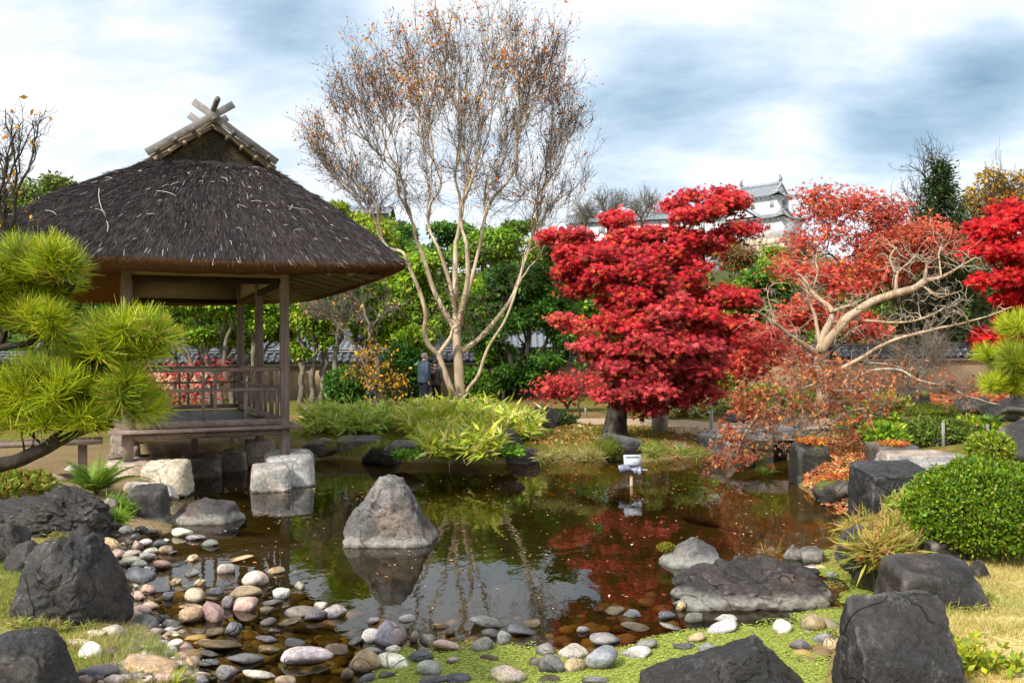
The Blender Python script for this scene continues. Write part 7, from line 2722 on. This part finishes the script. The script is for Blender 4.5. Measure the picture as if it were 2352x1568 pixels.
def stake(label, x_, yb, yt, mt, wpx, name='fence_post', Y=None):
    b = gnd(x_, yb)
    zt = at(x_, yt, b[1])[2]
    r_ = wpx / 2 * b[1] / FPX
    m_ = MB()
    tube(m_, [b - np.array((0, 0, .1)), (b + [b[0], b[1], zt]) / 2, [b[0], b[1], zt]], r_, 9)
    o_ = m_.build(name, M[mt], loc=b)
    tag(o_, label, 'post', 'rope fence posts')
    return np.array((b[0], b[1], zt))


def rope(label, A, B, sag, r_=.008):
    s_ = np.linspace(0, 1, 14)
    q = A + (B - A) * s_[:, None] - np.array((0, 0, 1)) * (sag * 4 * s_ * (1 - s_))[:, None]
    m_ = MB()
    tube(m_, q, r_, 5)
    tag(m_.build('rope', M['rope'], smooth=True, loc=q[0]), label, 'rope')


a_ = stake('thick grey wooden fence post in front of the round azalea', 2167, 1030, 970, 'postwood', 8)
b_ = stake('shorter grey wooden fence post right of the azalea', 2268, 1006, 974, 'postwood', 7)
rope('rope sagging between the two wooden posts on the right bank', a_ - np.array((0, 0, .08)), b_ - np.array((0, 0, .05)), .10)
e_ = stake('grey metal post beside the sandy path at the bridge', 1634, 992, 942, 'steel', 8)
f1 = stake('thin stake near the left foot of the dark evergreen', 1132, 950, 925, 'postwood', 5)
f2 = stake('thin stake right of the dark evergreen trunks', 1240, 950, 925, 'postwood', 5)
f0 = stake('thin stake left of the visitors', 885, 950, 925, 'postwood', 5)
f3 = stake('thin stake just right of the pavilion corner', 700, 958, 932, 'postwood', 5)
f4 = stake('thin stake under the crimson maple left side', 1345, 958, 935, 'postwood', 5)
rope('low rope between pavilion corner stake and visitors', f3, f0, .12)
rope('low rope behind the large bamboo grass clump', f0, f1, .15)
rope('low rope across the dark evergreen trunks', f1, f2, .1)
rope('low rope from the evergreen to the crimson maple', f2, f4, .12)
rope('low rope from the crimson maple to the metal post', f4, e_, .2)


def spot(label, x_, y_, Y, s_):
    p = at(x_, y_, Y)
    root_ = empty('garden_spotlight', p)
    tag(root_, label, 'spotlight')
    k = Y / FPX * s_
    m_ = MB()
    tube(m_, [p + np.array((-8, 0, 8)) * k, p + np.array((-5, 0, 5)) * k, p + np.array((8, 0, -8)) * k], [7 * k, 10 * k, 11 * k], 10)
    sub(root_, 'lamp_can', m_, M['black'], True)
    m_ = MB()
    tube(m_, [p + np.array((0, 0, -4)) * k, p + np.array((0, 0, -24)) * k], 2 * k, 6)
    sub(root_, 'bracket', m_, M['black'])


spot('black spotlight low in front of the golden shrub', 849, 906, 24.0, .8)
spot('black spotlight at ground level right of the golden shrub', 880, 931, 23.6, .8)
spot('black spotlight hung in the dark branched tree above the golden shrub', 830, 776, 25.0, .75)
spot('black spotlight behind the second visitor tree', 735, 520 + 420, 25.5, .5)

# koi carp just below the surface
m_ = MB()
pa, pb_ = on(1565, 1190, -.05), on(1735, 1226, -.05)
s_ = np.linspace(0, 1, 18)
q = pa + (pb_ - pa) * s_[:, None] + np.array((0, .05, 0)) * np.sin(s_ * 5)[:, None]
rr = np.array([.012, .03, .05, .062, .068, .07, .068, .064, .058, .052, .045, .038, .031, .025, .02, .016, .013, .008])
tube(m_, q, rr * .8, 10, flat=.75)
fish = m_.build('carp', mat_plain('carp_skin', (.018, .016, .016), .3, .5, .4, 10), smooth=True)
tag(fish, 'long dark carp gliding just under the pond surface', 'fish')
dv_ = unit(pb_ - pa)
sd_ = np.array((-dv_[1], dv_[0], 0))
m_ = MB()
m_.add([q[-1], q[-1] + dv_ * .14 + np.array((0, 0, .05)), q[-1] + dv_ * .08, q[-1] + dv_ * .14 - np.array((0, 0, .05))], np.array([(0, 1, 2), (0, 2, 3)]))
o_ = m_.build('tail_fin', M['dark'])
o_.parent = fish
for sg in (-1, 1):
    m_ = MB()
    m_.add([q[4] + sd_ * sg * .04, q[4] + sd_ * sg * .13 + dv_ * .07, q[6] + sd_ * sg * .05], np.array([(0, 1, 2)]))
    o_ = m_.build('side_fin', M['dark'])
    o_.parent = fish

# ================================================================ two visitors
SKIN = mat_plain('skin', (.45, .26, .18), .6, .3, .08, 10, 0)
M['puffer'] = mat_plain('puffer_jacket', (.030, .052, .082), .55, .25, .2, 20, .2)
M['taupe'] = mat_plain('taupe_jacket', (.085, .066, .07), .7, .2, .15, 14, .2)
M['trouser'] = mat_plain('navy_trousers', (.012, .013, .022), .8, .2, .2, 20)
M['hair_grey'] = mat_plain('grey_hair', (.12, .115, .11), .7, .3, .4, 60, .4)
M['hair_dark'] = mat_plain('dark_hair', (.015, .012, .012), .6, .3, .2, 60, .4)
M['shoe'] = mat_plain('dark_shoe', (.02, .018, .017), .6, .3, .2, 20)
M['phone'] = mat_plain('phone_screen', (.02, .06, .16), .2, .5, .1, 10, 0)


def person(label, base, yaw, H, arms, jacket_m, hair_m, ribs, strap=False, phone=False, head_yaw=0.0):
    """arms: for left (-1) and right (+1) the elbow and wrist in body space (x right, y ahead, z up, unit height)"""
    cs, sn = math.cos(yaw), math.sin(yaw)

    def B(x, y, z):
        return np.array((base[0] + H * (x * cs - y * sn), base[1] + H * (x * sn + y * cs), base[2] + H * z))
    root_ = empty('person', base)
    tag(root_, label, 'person', 'visitors behind the bamboo grass')
    # one continuous body: skeleton grown by a skin modifier
    V, E, Rd = [], [], []

    def nv(p, r, par=None):
        V.append(B(*p))
        Rd.append(r * H)
        if par is not None:
            E.append((par, len(V) - 1))
        return len(V) - 1
    pel = nv((0, 0, .52), .075)
    ch = nv((0, .005, .68), .085, nv((0, 0, .60), .078, pel))
    nk = nv((0, .01, .855), .036, nv((0, .0, .80), .062, ch))
    hd = nv((0, .025, .945), .058, nv((0, .022, .905), .052, nk))
    nv((0, .025, .975), .045, hd)
    nose = nv((0.012 * 0, .085, .925), .012, hd)
    for sg in (-1, 1):
        sh = nv((sg * .115, 0, .80), .042, ch)
        el, wr = arms[sg]
        e1_ = nv(el, .030, sh)
        w1 = nv(wr, .019, e1_)
        d = unit(np.array(wr) - np.array(el))
        pm = nv(tuple(np.array(wr) + d * .03), .020, w1)
        sx = unit(np.cross(d, (0, 1, .2)))
        for j in range(4):
            fq = np.array(wr) + d * .045 + sx * (j - 1.5) * .011
            f_1 = nv(tuple(fq), .0062, pm)
            nv(tuple(fq + d * (.030, .036, .034, .026)[j] + np.array((0, .012, 0))), .005, f_1)
        th_ = nv(tuple(np.array(wr) + d * .018 + sx * -.022), .0068, w1)
        nv(tuple(np.array(wr) + d * .042 + sx * -.034), .0055, th_)
        hip = nv((sg * .052, 0, .50), .062, pel)
        kn = nv((sg * .056, .012 * sg, .28), .043, hip)
        an = nv((sg * .058, -.012 + .01 * sg, .045), .027, kn)
        nv((sg * .062, .075, .02), .022, an)
    me = bpy.data.meshes.new('body')
    me.from_pydata([tuple(v) for v in V], E, [])
    bo = bpy.data.objects.new('body', me)
    col.objects.link(bo)
    bo.parent = root_
    bo.matrix_parent_inverse = Matrix.Translation(-Vector(root_.location))
    md = bo.modifiers.new('skin', 'SKIN')
    for k_, sv in enumerate(me.skin_vertices[0].data):
        sv.radius = (Rd[k_], Rd[k_])
        sv.use_root = (k_ == pel)
    ss = bo.modifiers.new('sub', 'SUBSURF')
    ss.levels = ss.render_levels = 2
    me.materials.append(SKIN)
    # jacket
    m_ = MB()
    zz_ = np.linspace(.475, .845, 40)
    prof = np.interp(zz_, [.475, .5, .60, .70, .78, .815, .845], [.132, .140, .132, .142, .142, .112, .054])
    dep = np.interp(zz_, [.475, .5, .60, .70, .78, .815, .845], [.108, .114, .110, .114, .102, .082, .050])
    puff = 1 + (.045 * np.abs(np.sin(zz_ * math.pi / ribs)) ** .5 - .03 if ribs else .012 * np.sin(zz_ * 60))
    a_ng = np.linspace(0, 2 * math.pi, 28, endpoint=False)
    vv_ = np.array([[B(r * p_ * math.cos(a), d_ * p_ * math.sin(a) + .004, z) for a in a_ng] for z, r, d_, p_ in zip(zz_, prof, dep, np.broadcast_to(puff, zz_.shape))])
    m_.add(vv_.reshape(-1, 3), grid_faces(40, 28))
    for sg in (-1, 1):
        el, wr = [np.array(q_) for q_ in arms[sg]]
        s0 = np.array((sg * .108, 0, .805))
        path = smooth_path(np.array([s0 + np.array((-sg * .03, 0, .01)), s0, (s0 + el) / 2, el, (el + wr) / 2, wr - (wr - el) * .06]), 5)
        pw = np.array([B(*p_) for p_ in path])
        t_ = np.linspace(0, 1, len(pw))
        rr_ = (.056 - .016 * t_) * H * (1 + (.08 * np.abs(np.sin(t_ * 34)) ** .5 if ribs else .04 * np.sin(t_ * 40)))
        tube(m_, pw, rr_, 12)
    jk = sub(root_, 'jacket', m_, M[jacket_m], True)
    m_ = MB()
    tube(m_, [B(0, .004, .825), B(0, .008, .85), B(0, .012, .872)], [.060 * H, .056 * H, .052 * H], 14)
    cl_o = m_.build('collar', M['black' if not ribs else jacket_m], smooth=True)
    cl_o.parent = jk
    m_ = MB()
    for sg in (-1, 1):
        q_ = np.array([B(sg * .05, 0, .53), B(sg * .056, .005, .40), B(sg * .057, .012 * sg, .28), B(sg * .059, -.005, .15), B(sg * .06, -.008, .04)])
        q_ = smooth_path(q_, 4)
        tube(m_, q_, np.linspace(.074, .046, len(q_)) * H * (1 + .03 * np.sin(np.arange(len(q_)) * 1.9)), 12)
    tube(m_, [B(0, 0, .47), B(0, 0, .54)], [.095 * H, .10 * H], 14, flat=.8)
    sub(root_, 'trousers', m_, M['trouser'], True)
    for sg in (-1, 1):
        m_ = MB()
        D, F = ico(2)
        m_.add(np.array([B(sg * .06 + d_[0] * .032, .03 + d_[1] * .075, .022 + max(d_[2] * .03, -.02)) for d_ in D]), F)
        sub(root_, 'shoe', m_, M['shoe'], True)
    # hair, ears, eyes, mouth
    hy_c, hy_s = math.cos(head_yaw), math.sin(head_yaw)

    def HB_(x, y, z):
        return B(x * hy_c - y * hy_s, .025 + x * hy_s + y * hy_c, .945 + z)
    m_ = MB()
    D, F = ico(3)
    D = D[:, :] * 1.0
    sc_ = 1 + .05 * fbm(D * 6, 2, 5)
    low = np.where(D[:, 1] > .15, np.maximum(D[:, 2], .32), np.maximum(D[:, 2], -.45))
    m_.add(np.array([HB_(d_[0] * .060 * s_, d_[1] * .068 * s_ - .006, l_ * .068 * s_) for d_, l_, s_ in zip(D, low, sc_)]), F)
    sub(root_, 'hair', m_, M[hair_m], True)
    for sg in (-1, 1):
        m_ = MB()
        D, F = ico(1)
        m_.add(np.array([HB_(sg * .061 + d_[0] * .006, d_[1] * .013 + .004, d_[2] * .020 - .012) for d_ in D]), F)
        sub(root_, 'ear', m_, SKIN, True)
        m_ = MB()
        m_.add(np.array([HB_(sg * .022 + d_[0] * .008, .054 + d_[1] * .004, d_[2] * .005 - .004) for d_ in D]), F)
        sub(root_, 'eye', m_, M['dark'], True)
    m_ = MB()
    m_.add(np.array([HB_(d_[0] * .018, .050 + d_[1] * .004, d_[2] * .004 - .042) for d_ in D]), F)
    sub(root_, 'mouth', m_, M['rust'], True)
    if strap:
        m_ = MB()
        for sg in (-1, 1):
            tube(m_, [B(sg * .07, .10, .66), B(sg * .08, .07, .80), B(sg * .075, 0, .838), B(sg * .07, -.10, .78)], .011 * H, 6)
        D, F = ico(3)
        P, F = rock_shape(5, 3, planes=CUBE, sharp=14, rough=.01)
        m_.add(np.array([B(p[0] * .085, -.145 + p[1] * .05, .69 + p[2] * .14) for p in P]), F)
        bp_ = m_.build('backpack', M['black'], smooth=True)
        tag(bp_, 'black backpack worn by the second visitor', 'backpack')
    if phone:
        wr = np.array(arms[phone][1])
        m_ = MB()
        c_ = B(*(wr + np.array((-.01, .055, .035))))
        m_.add(box_v(c_, np.array((math.cos(yaw), math.sin(yaw), 0)) * .075, np.array((0, 0, 1)) * .036, np.array((-math.sin(yaw), math.cos(yaw), 0)) * .005), BOXF)
        ph = m_.build('phone', M['phone'], loc=c_)
        tag(ph, 'dark blue smartphone held by the visitor in the puffer jacket', 'phone')
    return root_


PYV = 24.6
bp1 = at(974, 900, PYV)
bp1[2] = gz(bp1[0], PYV)
H1 = at(974, 811, PYV)[2] - bp1[2]
person('grey haired person in blue grey puffer jacket holding a phone, seen from behind', bp1, R(-52), H1, {1: ((.15, -.03, .66), (.135, .0, .515)), -1: ((-.13, .06, .655), (-.05, .17, .665))}, 'puffer', 'hair_grey', .0225, phone=-1, head_yaw=R(-10))
bp2 = at(1000, 900, PYV + .55)
bp2[2] = gz(bp2[0], PYV + .55)
H2 = at(1000, 826, PYV + .55)[2] - bp2[2]
person('person in taupe jacket with black backpack, half hidden behind the pale tree stem', bp2, R(-25), H2, {1: ((.15, -.02, .66), (.14, .0, .51)), -1: ((-.15, .0, .66), (-.12, .08, .53))}, 'taupe', 'hair_dark', 0, strap=True)
